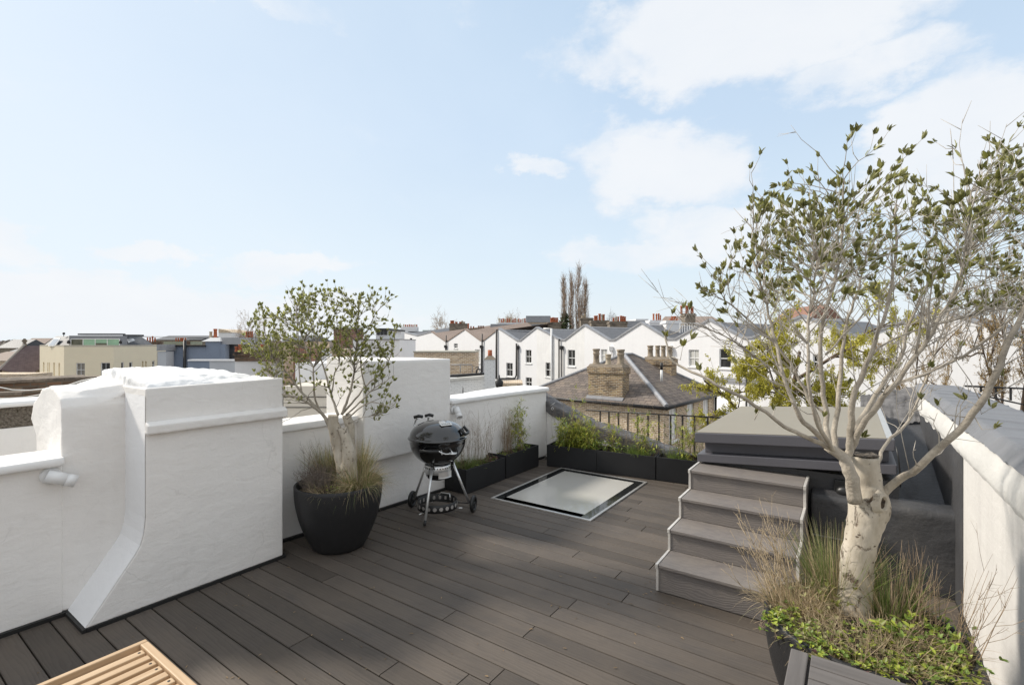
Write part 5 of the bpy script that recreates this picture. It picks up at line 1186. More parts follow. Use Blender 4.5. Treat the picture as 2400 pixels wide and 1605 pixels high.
# perforated charcoal ring standing under it
t = thing('charcoal_ring', 'black perforated steel ring lying under the kettle barbecue', 'ring', (K.x+.02, K.y+.05, 0))
rc = Vector((K.x+.015, K.y-.02, 0)); RR = .195; zr0, zr1 = .085, .165
MB().lathe([(RR, zr0), (RR+.004, zr0+.002), (RR+.004, zr1-.002), (RR, zr1), (RR-.003, zr1-.002), (RR-.003, zr0)], rc, 56).build('band', IRON, t)
hm_ = mat('see_through_hole', (.33, .31, .29), .7, .3, 20)
for i in range(20):
    a = 2*PI*i/20; d_ = Vector((math.cos(a), math.sin(a), 0)); s_ = Vector((-d_.y, d_.x, 0)); b = MB()
    c_ = rc+Vector((0, 0, (zr0+zr1)/2)); b.prism([c_+d_*(RR-.0036)+s_*.019*math.cos(k*PI/6)+Vector((0, 0, .019*math.sin(k*PI/6))) for k in range(12)], d_*.0082); b.build('hole', hm_, t)
b = MB()
for a in (30, 150, 270): d_ = Vector((math.cos(math.radians(a)), math.sin(math.radians(a)), 0)); b.tube([rc+d_*RR+Vector((0, 0, zr0)), rc+d_*(RR+.06)+Vector((0, 0, zr0))], .006, 6)
b.tube([rc+Vector((-.08, .1, zr1)), rc+Vector((-.06, .12, zr1+.03)), rc+Vector((.05, .13, zr1+.03)), rc+Vector((.07, .11, zr1))], .005, 6)
b.build('wire_stay', STEEL, t)
# ---------------------------------------------------------------- pine slatted seat, bottom left
def woodm(name, c1, c2, axis=1, rough=.6):
    m, N, b = newmat(name); tc = N.n('ShaderNodeTexCoord').outputs['Object']; g = N.n('ShaderNodeNewGeometry').outputs['Random Per Island']
    off = N.n('ShaderNodeCombineXYZ'); N.l(N.math('MULTIPLY', g, 31.), off.inputs[0]); N.l(N.math('MULTIPLY', g, 17.), off.inputs[1]); ad = N.n('ShaderNodeVectorMath', operation='ADD'); N.l(tc, ad.inputs[0]); N.l(off.outputs[0], ad.inputs[1])
    sc_ = [30, 30, 30]; sc_[axis] = 1.6
    f = N.noise(N.mapv(ad.outputs[0], tuple(sc_)), 1., 5, .6, .6)
    c = N.mix(N.ramp(f, [(.3, 0.), (.72, 1.)]), c1, c2); k = N.math('MULTIPLY_ADD', g, .24, .88); cm = N.n('ShaderNodeCombineColor'); [N.l(k, cm.inputs[i]) for i in range(3)]
    c = N.mix(1., c, cm.outputs[0], 'MULTIPLY'); kn = N.ramp(N.noise(N.mapv(ad.outputs[0], tuple(v*.5 if i != axis else 4. for i, v in enumerate(sc_))), 1., 2, .5), [(.76, 0.), (.80, 1.)]); c = N.mix(N.math('MULTIPLY', kn, .6), c, sc(c1, .45))
    N.l(c, b.inputs['Base Color']); b.inputs['Roughness'].default_value = rough
    bp = N.n('ShaderNodeBump', i_Strength=.25, i_Distance=.002); N.l(f, bp.inputs['Height']); N.l(bp.outputs[0], b.inputs['Normal']); return m
PINE = woodm('pine_wood', (.42, .275, .15), (.60, .44, .28)); PINEX = woodm('pine_wood_rail', (.42, .275, .15), (.58, .42, .265), 0)
GREYW = woodm('grey_stained_wood', (.098, .088, .082), (.155, .140, .130), 0); GREYWY = woodm('grey_stained_wood_end', (.098, .088, .082), (.155, .140, .130), 1)
ZW = .30; cw = AZ(342, 1495, ZW)
t = thing('slatted_lounger', 'pale pine slatted lounger frame at the bottom left of the deck', 'lounger', (cw.x+.4, cw.y-.9, 0))
xw0, yw1 = cw.x, cw.y; LX, LY = 1.05, 1.7
MB().box((xw0, yw1-LY, ZW-.105), (xw0+.028, yw1-.001, ZW)).build('side_rail', PINE, t, bevel=.004)
MB().box((xw0+LX-.028, yw1-LY, ZW-.105), (xw0+LX, yw1-.001, ZW)).build('side_rail', PINE, t, bevel=.004)
MB().box((xw0+.03, yw1-.034, ZW-.105), (xw0+LX-.03, yw1, ZW)).build('end_rail', PINEX, t, bevel=.005)
MB().box((xw0+.03, yw1-LY, ZW-.105), (xw0+LX-.03, yw1-LY+.034, ZW)).build('end_rail', PINEX, t, bevel=.005)
MB().box((xw0+.03, yw1-.085, ZW-.085), (xw0+LX-.03, yw1-.036, ZW-.034)).build('cross_bearer', PINEX, t)
MB().box((xw0+.03, yw1-.90, ZW-.085), (xw0+LX-.03, yw1-.85, ZW-.036)).build('cross_bearer', PINEX, t)
k = 0; x = xw0+.075
while x < xw0+LX-.08:
    sl_ = MB().box((x, yw1-LY+.04, ZW-.034), (x+.042, yw1-.040, ZW-.006)).build('slat', PINE, t, bevel=.0035)
    if k in (0, 2, 3, 5, 8): b = MB(); b.lathe([(.0001, .0012), (.006, .0012), (.006, 0)], (x+.02, yw1-.058, ZW-.0062), 12); b.xf(Matrix.Identity(4)); b.build('screw_hole', IRON, sl_)
    x += .0665; k += 1
for xx in (xw0+.002, xw0+LX-.05):
    for yy in (yw1-.055, yw1-LY+.005): MB().box((xx+.0, yy, 0), (xx+.048, yy+.05, ZW-.106)).build('leg', PINE, t, bevel=.004)
# ---------------------------------------------------------------- grey slatted table, bottom right
ZT = .70; ct = AZ(1854, 1516, ZT)
t = thing('slatted_table', 'grey slatted timber table at the bottom right in front of the large pot', 'table', (ct.x+.4, ct.y-.5, 0))
xt, yt = ct.x, ct.y; TW, TL = .80, 1.35
MB().box((xt, yt-TL, ZT-.026), (xt+.052, yt, ZT)).build('end_board', GREYWY, t, bevel=.004)
MB().box((xt+TW-.052, yt-TL, ZT-.026), (xt+TW, yt, ZT)).build('end_board', GREYWY, t, bevel=.004)
y = yt
while y > yt-TL+.05:
    MB().box((xt+.060, y-.0675, ZT-.024), (xt+TW-.060, y-.0005, ZT-.0005)).build('slat', GREYW, t, bevel=.0025); y -= .0712
for xx in (xt+.03, xt+TW-.075): MB().box((xx+.004, yt-TL+.02, ZT-.085), (xx+.04, yt-.02, ZT-.027)).build('apron', GREYWY, t)
for xx in (xt+.015, xt+TW-.06):
    for yy in (yt-.06, yt-TL+.015): MB().box((xx, yy, 0), (xx+.045, yy+.045, ZT-.086)).build('leg', GREYWY, t, bevel=.004)
# ---------------------------------------------------------------- plants
def leaf(mb, p, d, n, L, W, fold=.25):
    d = d.normalized(); s = d.cross(n)
    if s.length < 1e-4: s = d.cross(Vector((.3, .7, .2)))
    s.normalize(); n = s.cross(d)
    k = len(mb.v); u = n*(W*fold)
    mb.v += [p, p+d*L*.32+s*W*.5+u, p+d*L*.70+s*W*.38+u*.7, p+d*L-n*L*.06, p+d*L*.70-s*W*.38+u*.7, p+d*L*.32-s*W*.5+u, p+d*L*.5]
    mb.f += [(k, k+1, k+2, k+6), (k+6, k+2, k+3), (k, k+6, k+4, k+5), (k+6, k+3, k+4)]; mb.sm += [True]*4
def blade(mb, p, d, L, W, droop, r, seg=4, twist=0):
    d = d.normalized(); s = d.cross(Vector((0, 0, 1)))
    if s.length < .05: s = Vector((1, 0, 0))
    s.normalize(); s = (s*math.cos(twist)+d.cross(s)*math.sin(twist))
    k = len(mb.v); q = p.copy(); v = d.copy()
    for i in range(seg+1):
        f = i/seg; w = W*(1-f)**.7*.5+.0002
        mb.v += [q-s*w, q+s*w]; v = (v+Vector((0, 0, -droop/seg))).normalized(); q = q+v*(L/seg)
    for i in range(seg): a = k+2*i; mb.f.append((a, a+1, a+3, a+2)); mb.sm.append(True)
OLIVE = leafmat('olive_leaf', (.215, .225, .045), (.31, .315, .125), .45, trans=.5)
OLIVE2 = leafmat('olive_leaf_dark', (.20, .20, .042), (.29, .285, .12), .45, trans=.35)
def bark(name, c1, c2, scar):
    m, N, b = newmat(name); tc = N.n('ShaderNodeTexCoord').outputs['Object']
    a = N.ramp(N.noise(N.mapv(tc, (1, 1, .5)), 14, 6, .6), [(.3, 0.), (.7, 1.)])
    c = N.mix(a, c1, c2)
    s1 = N.ramp(N.noise(N.mapv(tc, (1, 1, .55)), 20, 5, .65, .8), [(.575, 0.), (.66, 1.)])
    vz = N.n('ShaderNodeTexVoronoi', feature='F1', i_Scale=26.); N.l(N.mapv(tc, (1, 1, 1.6)), vz.inputs['Vector'])
    s2 = N.ramp(vz.outputs['Distance'], [(.10, 1.), (.20, 0.)])
    s2 = N.math('MULTIPLY', s2, N.ramp(N.noise(tc, 9, 3), [(.46, 0.), (.54, 1.)]))
    sc_ = N.math('MAXIMUM', s1, s2)
    c = N.mix(N.math('MULTIPLY', sc_, .9), c, scar)
    N.l(c, b.inputs['Base Color']); b.inputs['Roughness'].default_value = .85
    h = N.math('SUBTRACT', N.math('MULTIPLY', N.noise(N.mapv(tc, (1, 1, .4)), 45, 5, .6), .6), sc_)
    bp = N.n('ShaderNodeBump', i_Strength=.7, i_Distance=.008); N.l(h, bp.inputs['Height']); N.l(bp.outputs[0], b.inputs['Normal']); return m
BARK = bark('pale_olive_bark', (.34, .29, .22), (.58, .525, .435), (.10, .065, .04))
BRANCH = mat('olive_branch_bark', (.36, .31, .245), .85, .25, 14, bump=.5, bs=80, col2=(.50, .445, .365))
TWIG = mat('olive_twig', (.44, .40, .345), .85, .25, 20)
TWIGD = mat('olive_twig_dark', (.22, .19, .15), .85, .25, 20)
def jig(pts, r, amp, nsub=3):
    """smooth catmull path with slight wobble"""
    P = [Vector(p) for p in pts]; out = []
    for i in range(len(P)-1):
        p0, p1, p2, p3 = P[max(0, i-1)], P[i], P[i+1], P[min(len(P)-1, i+2)]
        for k in range(nsub):
            t_ = k/nsub; q = .5*((2*p1)+(p2-p0)*t_+(2*p0-5*p1+4*p2-p3)*t_*t_+(3*p1-p0-3*p2+p3)*t_**3)
            if i+k > 0: q = q+rand_unit(r)*amp
            out.append(q)
    out.append(P[-1]); return out
def build_tree(root, pots_center, trunk, mains, targets, leafL, leafW, m_leaf, r, shoot_r=.0035, tuft=(4, 7), leaf_from=.5, sub=1.6, bare=.12, up=.55, tw_m=None, extra=None):
    """trunk: MB already built; mains: list of (pts3d, r0, r1); targets: list of end points for leafy shoots"""
    br = MB(); nodes = []
    for pts, r0, r1 in mains:
        P = jig(pts, r, .004); n_ = len(P)
        rad = [r0+(r1-r0)*(i/(n_-1))**.8 for i in range(n_)]
        br.tube(P, rad, 8)
        for i in range(2, n_): nodes.append((P[i], rad[i], (P[i]-P[i-1]).normalized(), i/(n_-1)))
    br.build('branches', BRANCH, root)
    tw = MB(); lf = MB()
    for T in targets:
        best = None; bd = 1e9
        for q, rd, dr, f in nodes:
            dv = T-q; L = dv.length
            if L < .05: continue
            al = dv.normalized().dot(dr); cost = L*(1.5-.6*al)+(.25 if f < .35 else 0)-(.15 if dv.z > 0 else -.1)
            cost *= r.uniform(.85, 1.15)
            if cost < bd: bd = cost; best = (q, rd, dr)
        q, rd, dr = best; L = (T-q).length
        mid = q.lerp(T, .45)+dr*L*.16+Vector((0, 0, -.03*L))+rand_unit(r)*L*.06
        P = []; n_ = max(4, int(L/.06))
        for i in range(n_+1): f = i/n_; P.append(q*(1-f)**2+mid*2*f*(1-f)+T*f*f+(rand_unit(r)*.006 if 0 < i else Vector((0, 0, 0))))
        r0 = min(rd*.6, shoot_r*(1+L*1.2)); tw.tube(P, [r0+(.0011-r0)*(i/n_) for i in range(n_+1)], 5)
        isbare = r.random() < bare
        for i in range(1, n_+1):
            f = i/n_; d = (P[i]-P[i-1]).normalized()
            if f > leaf_from and not isbare:
                tufts(lf, P[i], d, leafL, leafW, r, tuft if i == n_ else (1, 3), up)
            if f > .25 and r.random() < sub*.5:
                dd = (d*.6+rand_unit(r)*.8+Vector((0, 0, .35))).normalized(); l2 = r.uniform(.04, .15)*(1.1 if f < .6 else .6); e = P[i]+dd*l2; m2 = P[i]+dd*l2*.5+rand_unit(r)*.008
                e = e+Vector((0, 0, l2*.25)); tw.tube([P[i], m2, e], [.0016, .0013, .0008], 4)
                if f > leaf_from*.75 and not (isbare and f < .8) and r.random() < .85:
                    tufts(lf, e, (e-m2).normalized(), leafL*r.uniform(.75, 1.05), leafW, r, tuft, up)
                    if r.random() < .5: tufts(lf, m2, (e-m2).normalized(), leafL*.85, leafW, r, (1, 2), up)
    if extra: extra(tw, lf, mains)
    tw.build('twigs', tw_m or TWIG, root); lf.build('leaves', m_leaf, root)
def tufts(mb, p, d, L, W, r, n, up):
    for k in range(r.randint(*n)):
        dd = (d*.85+rand_unit(r)*.62+Vector((0, 0, up*.6))).normalized(); l = L*r.uniform(.55, 1.25)
        leaf(mb, p+rand_unit(r)*.004, dd, (rand_unit(r)*.8+Vector((0, 0, .7))), l, W*l/L*r.uniform(.85, 1.15))
# ---- right-hand olive tree
rg = random.Random(21)
D2 = 2.2
def P2(x, y, dd=0.): return AD(x, y, D2+dd)
tb = P2(2004, 1424)
t = thing('olive_tree', 'tall pale trunked olive tree with bare lower twigs at the right foreground', 'tree', (tb.x, tb.y, .53))
tk = MB()
path = [(2001, 1450, .0, .094), (2003, 1415, .0, .088), (2007, 1360, .0, .082), (2010, 1304, .0, .079), (2018, 1260, .0, .080), (2030, 1212, .0, .088), (2037, 1185, .0, .098), (2036, 1165, .0, .092), (2030, 1135, .01, .074), (2027, 1100, .01, .069), (2026, 1068, .01, .068)]
pts = [P2(x, y, d) for x, y, d, _ in path]; PP = []; RRd = []
for i in range(len(pts)-1):
    for k in range(5): f = k/5; PP.append(pts[i].lerp(pts[i+1], f)); RRd.append(.80*(path[i][3]*(1-f)+path[i+1][3]*f))
PP.append(pts[-1]); RRd.append(.80*path[-1][3])
tk.tube(PP, RRd, 40)
for i, v in enumerate(tk.v):
    j = min(len(PP)-1, i//40); c_ = PP[j]; dv = v-c_
    tk.v[i] = c_+dv*(1+.11*noise.noise(v*9)+.06*noise.noise(v*28)+.045*noise.noise(Vector((v.x*75, v.y*75, v.z*40))))
# flared root
trunk = tk.build('trunk', BARK, t)
st = MB(); c_ = P2(2026, 1066, .01); grid_solid(lambda u, v: (c_.x+.056*u*math.cos(v*2*PI)*(1+.1*noise.noise(Vector((v*6, 0, 1)))), c_.y+.056*u*math.sin(v*2*PI)*(1+.1*noise.noise(Vector((v*6, 0, 1)))), c_.z+.004-.012*u*noise.noise(Vector((u*5, v*9, 0)))), 8, 24, st)
st.build('sawn_top', mat('weathered_cut_wood', (.20, .165, .13), .9, .5, 40, bump=1.2, bs=90, dirt=((.06, .045, .03), 30, .5, .65)), trunk)
# knot scar and small knots
def knot(x, y, R, dd, nrm, rim):
    c_ = P2(x, y, dd); M_ = Matrix.Translation(c_) @ Vector(nrm).to_track_quat('Z', 'Y').to_matrix().to_4x4() @ Matrix.Diagonal((1, 1.2, 1, 1))
    def wob(b, a):
        for i, v in enumerate(b.v): b.v[i] = v+(v-c_)*(.22*noise.noise(v*38+Vector((a, 0, 0)))+.1*noise.noise(v*90))
    b = MB(); b.lathe([(R*.70, -.004), (R*.78, rim*.6), (R*.95, rim), (R*1.15, rim*.5), (R*1.5, -.02)], (0, 0, 0), 28); b.xf(M_); wob(b, 0); b.build('knot', BARK, trunk)
    b = MB(); grid_solid(lambda u, v: (R*.80*u*math.cos(v*2*PI), R*.80*u*math.sin(v*2*PI), -.003+.004*noise.noise(Vector((u*4*math.cos(v*2*PI), u*4*math.sin(v*2*PI), R*50)))), 8, 24, b); b.xf(M_); wob(b, 0); b.build('knot_heartwood', mat('dark_heartwood', (.075, .052, .035), .9, .6, 60, bump=1, bs=120, col2=(.17, .125, .085)), trunk)
tc_ = -FV
knot(2069, 1178, .028, -.087, (-FV*.8+RV*.30), .008)
MAINS2 = [
 ([(2004, 1175, -.05), (1996, 1120, -.07), (1982, 1082, -.06), (1971, 1067, -.05), (1940, 1045, -.05)], .035, .026, 0),
 ([(1948, 1052, -.05), (1925, 1040, -.10), (1880, 1018, -.18), (1840, 999, -.22), (1769, 948, -.28), (1700, 912, -.30), (1640, 880, -.25), (1590, 856, -.18), (1565, 825, -.15), (1560, 780, -.12)], .013, .004, 1),
 ([(1945, 1050, -.05), (1910, 1012, -.10), (1885, 988, -.12), (1861, 948, -.12), (1840, 893, -.10), (1822, 820, -.05), (1808, 760, .0), (1790, 690, .05), (1765, 610, .05)], .016, .005, 1),
 ([(1950, 1056, -.04), (1933, 1026, .0), (1906, 957, .06), (1873, 889, .10), (1842, 836, .12), (1800, 790, .14), (1750, 745, .15), (1700, 705, .12)], .013, .004, 1),
 ([(1955, 1056, -.05), (1930, 1020, -.2), (1915, 984, -.28), (1897, 913, -.32), (1894, 829, -.32), (1894, 757, -.30), (1905, 690, -.28), (1915, 610, -.25)], .012, .004, 1),
 ([(1955, 1058, -.05), (1942, 1040, -.02), (1936, 972, .02), (1927, 904, .03), (1924, 829, .03), (1930, 748, .03), (1955, 660, .03), (1970, 580, .04), (1976, 480, .04), (1978, 420, .05)], .017, .005, 1),
 ([(1965, 1060, -.03), (1955, 1035, .05), (1962, 960, .12), (1969, 883, .18), (1978, 799, .22), (1988, 745, .25), (2010, 680, .28), (2030, 600, .30)], .019, .005, 1),
 ([(1984, 1082, -.05), (1990, 1055, -.06), (1995, 1010, -.08), (1999, 942, -.10), (2016, 889, -.12), (2037, 835, -.12), (2058, 778, -.10), (2085, 700, -.05), (2098, 600, -.02), (2100, 480, .0)], .021, .005, 1),
 ([(1990, 1065, -.05), (2004, 1011, .0), (2043, 942, .08), (2076, 889, .12), (2115, 826, .15), (2122, 787, .16), (2150, 715, .18), (2190, 640, .20)], .018, .005, 1),
 ([(1995, 1050, -.05), (2020, 1000, -.12), (2058, 945, -.2), (2091, 907, -.25), (2133, 850, -.28), (2172, 796, -.30), (2207, 739, -.3), (2250, 650, -.28), (2270, 560, -.25), (2275, 450, -.2)], .017, .005, 1),
 ([(2050, 955, -.15), (2088, 906, -.18), (2163, 877, -.25), (2258, 836, -.32), (2327, 781, -.38), (2400, 718, -.42), (2460, 650, -.45)], .009, .004, 1),
 ([(2060, 1165, -.02), (2085, 1142, -.05), (2125, 1112, -.12), (2160, 1088, -.2), (2246, 1008, -.32), (2297, 948, -.38), (2336, 874, -.42), (2357, 814, -.44), (2398, 735, -.46), (2430, 640, -.46), (2440, 540, -.44)], .022, .008, 1),
 ([(2040, 1105, .03), (2058, 1086, .08), (2073, 1044, .12), (2124, 993, .2), (2148, 948, .22), (2166, 895, .25), (2200, 800, .28), (2235, 700, .3), (2260, 600, .3)], .011, .004, 1),
 ([(2037, 835, -.12), (2080, 800, .05), (2160, 770, .15), (2260, 745, .2), (2360, 720, .25)], .006, .003, 1),
 ([(1936, 972, .02), (1860, 900, .2), (1790, 850, .3), (1720, 800, .35), (1660, 770, .3)], .006, .003, 1),
 ([(1936, 830, .02), (2000, 760, .2), (2060, 700, .3), (2130, 640, .35)], .006, .003, 1),
]
mains = [([P2(x, y, d) for x, y, d in L], a, b) for L, a, b, k in MAINS2]
mains = [(p, a*.84, b*.8) for p, a, b in mains]
def c5(x, y): return 1600+x/2.931, 280+y/2.931
ENV2 = [c5(*p) for p in [(480, 380), (660, 290), (760, 440), (960, 470), (1060, 400), (1110, 330), (1160, 380), (1300, 390), (1380, 260), (1560, 230), (1750, 330), (1850, 280), (2000, 370), (2110, 210), (2250, 80), (2400, 60), (2650, 300), (2700, 1200), (2350, 1350), (1700, 1150), (1200, 1130), (700, 1230), (300, 1330), (140, 1250), (130, 1180), (90, 980), (200, 950), (350, 1000), (340, 830), (400, 590), (510, 620)]]
tg = []
while len(tg) < 300:
    x, y = rg.uniform(1600, 2560), rg.uniform(290, 740)
    if not inpoly(x, y, ENV2): continue
    if y > 600 and rg.random() < .2: continue
    y += 28; cx_ = (x-2060)/480; wdt = max(.15, 1-cx_*cx_); tg.append(P2(x, y, rg.uniform(-.55, .5)*wdt))
for x, y in ((1985, 330), (2240, 345), (2385, 300), (1852, 440), (1906, 400), (1763, 405), (2050, 350), (2120, 360)): tg.append(P2(x, y, rg.uniform(-.1, .1)))
def low_parts(tw, lf, mains):
    for (x, y, d) in [(2330, 1005, -.42), (2160, 935, .1), (2200, 950, -.3), (2262, 935, -.35), (2325, 955, -.4), (2020, 1025, -.1), (1930, 975, -.1), (1815, 960, -.2), (1772, 968, -.25), (2085, 790, .2), (2130, 785, .2), (2180, 860, -.2), (2250, 815, -.2), (2350, 880, -.4), (1576, 735, -.1), (1560, 790, -.12), (1600, 722, -.1), (1616, 725, -.1), (1730, 850, .0), (1640, 868, -.25), (1620, 795, -.2), (1600, 812, -.2), (2385, 790, -.3), (2370, 720, -.2), (2300, 690, -.2), (2100, 865, .1), (1990, 900, .1)]:
        p = P2(x, y, d); near = min((L_[i_].lerp(L_[i_+1], f_/6) for L_, a_, b_ in mains for i_ in range(1, len(L_)-1) for f_ in range(6)), key=lambda n_: (n_-p).length)
        m_ = near.lerp(p, .5)+rand_unit(rg)*.02+Vector((0, 0, -.02)); tw.tube([near, m_, p], [.0022, .0017, .001], 4)
        tufts(lf, p, ((p-m_).normalized()+Vector((0, 0, .6))).normalized(), .036, .0125, rg, (5, 8), .5)
    rt = random.Random(5)
    for k in range(280):
        pts, a, b = mains[rt.randint(2, len(mains)-1)]; i = rt.randint(2, len(pts)-2); p = pts[i].lerp(pts[i+1], rt.random()); d = (pts[i+1]-pts[i]).normalized()
        dd = (d*.5+RV*rt.uniform(-1, 1)+FV*rt.uniform(-.6, .6)+Vector((0, 0, .25))).normalized(); L = rt.uniform(.12, .42); q = p+dd*L*.5+rand_unit(rt)*.02; e = p+dd*L+Vector((0, 0, L*.22))+rand_unit(rt)*.03
        m2 = q.lerp(e, .5)+rand_unit(rt)*.014; tw.tube([p, p.lerp(q, .5)+rand_unit(rt)*.008, q, m2, e], [.0021, .0019, .0016, .0012, .0007], 4)
        for j in range(2): f = rt.uniform(.1, .9); s_ = m2.lerp(e, f); tw.tube([s_, s_+(dd+rand_unit(rt)*.9).normalized()*L*.35], [.0014, .0007], 4)
build_tree(t, POT2, trunk, mains, tg, .037, .0128, OLIVE2, rg, shoot_r=.0030, tuft=(5, 8), leaf_from=.60, sub=1.55, bare=.16, extra=low_parts)
# ---- left olive tree
rg = random.Random(8)
D1 = math.hypot(POT1[0], POT1[1]); D1 = Vector((POT1[0], POT1[1], 0)).dot(FV)
def c2(x, y): return 480+x/3.35, 640+y/3.35
def P1(x, y, d=0.): X, Y = c2(x, y); return AD(X, Y, D1+d)
tb = P1(1125, 1600)
t = thing('olive_tree', 'bushy green olive tree with a twin trunk in the pot by the white wall', 'tree', (tb.x, tb.y, .50))
tk = MB()
def trunkpath(L, n=26):
    pts = [P1(x, y, d) for x, y, d, _ in L]; PP = []; R_ = []
    for i in range(len(pts)-1):
        for k in range(5): f = k/5; PP.append(pts[i].lerp(pts[i+1], f)); R_.append(L[i][3]*(1-f)+L[i+1][3]*f)
    PP.append(pts[-1]); R_.append(L[-1][3]); k0 = len(tk.v); tk.tube(PP, R_, n)
    for i in range(k0, len(tk.v)): v = tk.v[i]; c_ = PP[min(len(PP)-1, (i-k0)//n)]; tk.v[i] = c_+(v-c_)*(1+.16*noise.noise(v*11)+.06*noise.noise(v*40))
trunkpath([(1120, 1640, 0, .095), (1110, 1560, 0, .082), (1085, 1460, 0, .070), (1060, 1350, 0, .062), (1030, 1250, .0, .058), (1005, 1170, .0, .050), (1010, 1115, .0, .045)])
trunkpath([(1130, 1600, -.02, .075), (1130, 1500, -.03, .068), (1125, 1400, -.04, .055), (1105, 1290, -.04, .042), (1080, 1215, -.05, .036)])
trunkpath([(1140, 1600, .04, .06), (1145, 1450, .05, .05), (1140, 1330, .05, .045), (1140, 1200, .04, .042), (1110, 1110, .04, .036)])
trunk = tk.build('trunk', BARK, t)
M1 = [
 ([(985, 1200, 0), (960, 1160, -.02), (915, 1095, -.05), (860, 1050, -.1), (800, 1010, -.14), (720, 970, -.2), (640, 958, -.24), (520, 935, -.26), (430, 985, -.25)], .022, .005),
 ([(930, 1110, -.03), (870, 1040, .0), (760, 930, .04), (640, 775, .06), (520, 650, .06), (400, 560, .05), (330, 500, .05)], .017, .005),
 ([(900, 1080, -.03), (870, 1000, -.1), (857, 870, -.18), (850, 740, -.2), (800, 600, -.2), (735, 400, -.18), (720, 300, -.15)], .012, .004),
 ([(1050, 1110, 0), (1030, 1060, .02), (990, 940, .08), (955, 820, .12), (900, 620, .15), (840, 400, .16), (805, 180, .16)], .016, .004),
 ([(1075, 1110, 0), (1110, 1020, .0), (1150, 900, .0), (1172, 780, .0), (1185, 600, .02), (1200, 420, .03), (1210, 280, .04)], .017, .004),
 ([(1090, 1090, .03), (1180, 990, .1), (1270, 880, .16), (1370, 790, .2), (1440, 690, .22), (1480, 580, .22)], .013, .004),
 ([(1110, 1110, .0), (1220, 1010, -.06), (1330, 900, -.12), (1420, 850, -.14), (1480, 800, -.15)], .010, .003),
 ([(1115, 1140, -.03), (1240, 1040, -.15), (1340, 1010, -.2), (1450, 1050, -.22), (1500, 1010, -.22)], .009, .003),
 ([(990, 950, .08), (1010, 860, .12), (1020, 780, .14), (1060, 680, .15), (1040, 400, .16), (1040, 200, .16)], .010, .003),
 ([(1270, 900, .1), (1225, 760, .1), (1240, 560, .12), (1340, 320, .14), (1430, 220, .14)], .009, .003),
 ([(640, 958, -.24), (580, 850, -.26), (520, 800, -.28), (450, 760, -.28)], .006, .003),
 ([(760, 930, .04), (740, 760, .12), (740, 560, .16), (720, 250, .16)], .009, .003),
 ([(860, 1050, -.1), (760, 1080, -.2), (680, 1130, -.24), (610, 1170, -.25)], .005, .002),
 ([(1130, 1180, .0), (1240, 1130, -.1), (1340, 1120, -.16)], .005, .002),
]
mains = [([P1(x, y, d) for x, y, d in L], a, b) for L, a, b in M1]
mains = [(p, a*.8, b*.8) for p, a, b in mains]
ENV1 = [(340, 310), (500, 255), (560, 330), (680, 170), (790, 80), (850, 130), (945, 115), (970, 230), (1050, 115), (1080, 150), (1020, 290), (1110, 300), (1160, 160), (1300, 170), (1460, 185), (1440, 290), (1490, 330), (1400, 420), (1520, 400), (1470, 560), (1490, 640), (1400, 760), (1480, 830), (1430, 900), (1530, 1000), (1480, 1080), (1390, 1180), (1250, 1150), (1240, 1000), (1000, 980), (900, 960), (640, 1040), (590, 1180), (700, 1140), (640, 1040), (400, 990), (380, 900), (420, 840), (440, 760), (480, 700), (270, 620), (290, 560), (430, 560), (390, 430)]
tg = []
while len(tg) < 345:
    x, y = rg.uniform(270, 1530), rg.uniform(80, 1180)
    if not inpoly(x, y, ENV1): continue
    if y > 700 and 560 < x < 1330 and rg.random() < .72: continue
    cx_ = (x-900)/640; tg.append(P1(x, y, rg.uniform(-.36, .36)*max(.2, 1-cx_*cx_)))
build_tree(t, POT1, trunk, mains, tg, .036, .0130, OLIVE, rg, shoot_r=.0026, tuft=(5, 8), leaf_from=.42, sub=1.5, bare=.06, tw_m=TWIGD)

# ---- grasses and small plants
GGREEN = leafmat('grass_green', (.14, .20, .045), (.16, .22, .06), .35)
GOLIVE = leafmat('grass_olive', (.26, .24, .11), (.28, .26, .13), .35)
GDRY = leafmat('grass_straw', (.48, .37, .22), (.50, .39, .25), .3, .7)
DRYTWIG = mat('dry_twig', (.27, .195, .125), .9, .35, 30, col2=(.40, .30, .20))
GREYTWIG = mat('grey_brown_twig', (.20, .155, .125), .9, .35, 30, col2=(.30, .25, .21))
LIME = leafmat('lime_leaf', (.30, .35, .050), (.34, .38, .09), .45)
MIDG = leafmat('mid_green_leaf', (.17, .25, .04), (.20, .27, .06), .4)
BAMB = leafmat('bamboo_leaf', (.42, .43, .06), (.45, .45, .10), .3)
PURP = leafmat('purple_leaf', (.10, .045, .04), (.16, .07, .06), .4)
def grass(label, c, n, L, spread, W, mats, r, droop=(.3, 1.3), tilt=.5, name='grass_clump', group=None, lean=(0, 0)):
    c = Vector(c); t = thing(name, label, 'grass', c, group)
    bs = [MB() for _ in mats]
    for i in range(n):
        a = r.uniform(0, 2*PI); rr = spread*math.sqrt(r.random()); p = c+Vector((math.cos(a)*rr, math.sin(a)*rr, 0))
        a2 = a+r.uniform(-.6, .6); tl_ = r.uniform(0, tilt); d = Vector((math.cos(a2)*tl_+lean[0], math.sin(a2)*tl_+lean[1], 1))
        k = r.choices(range(len(mats)), [m[1] for m in mats])[0]
        blade(bs[k], p, d, L*r.uniform(.5, 1.1), W*r.uniform(.7, 1.2), r.uniform(*droop), r, 5, r.uniform(0, 3))
    for b, (m, _) in zip(bs, mats):
        if b.v: b.build('blades', m, t)
    return t
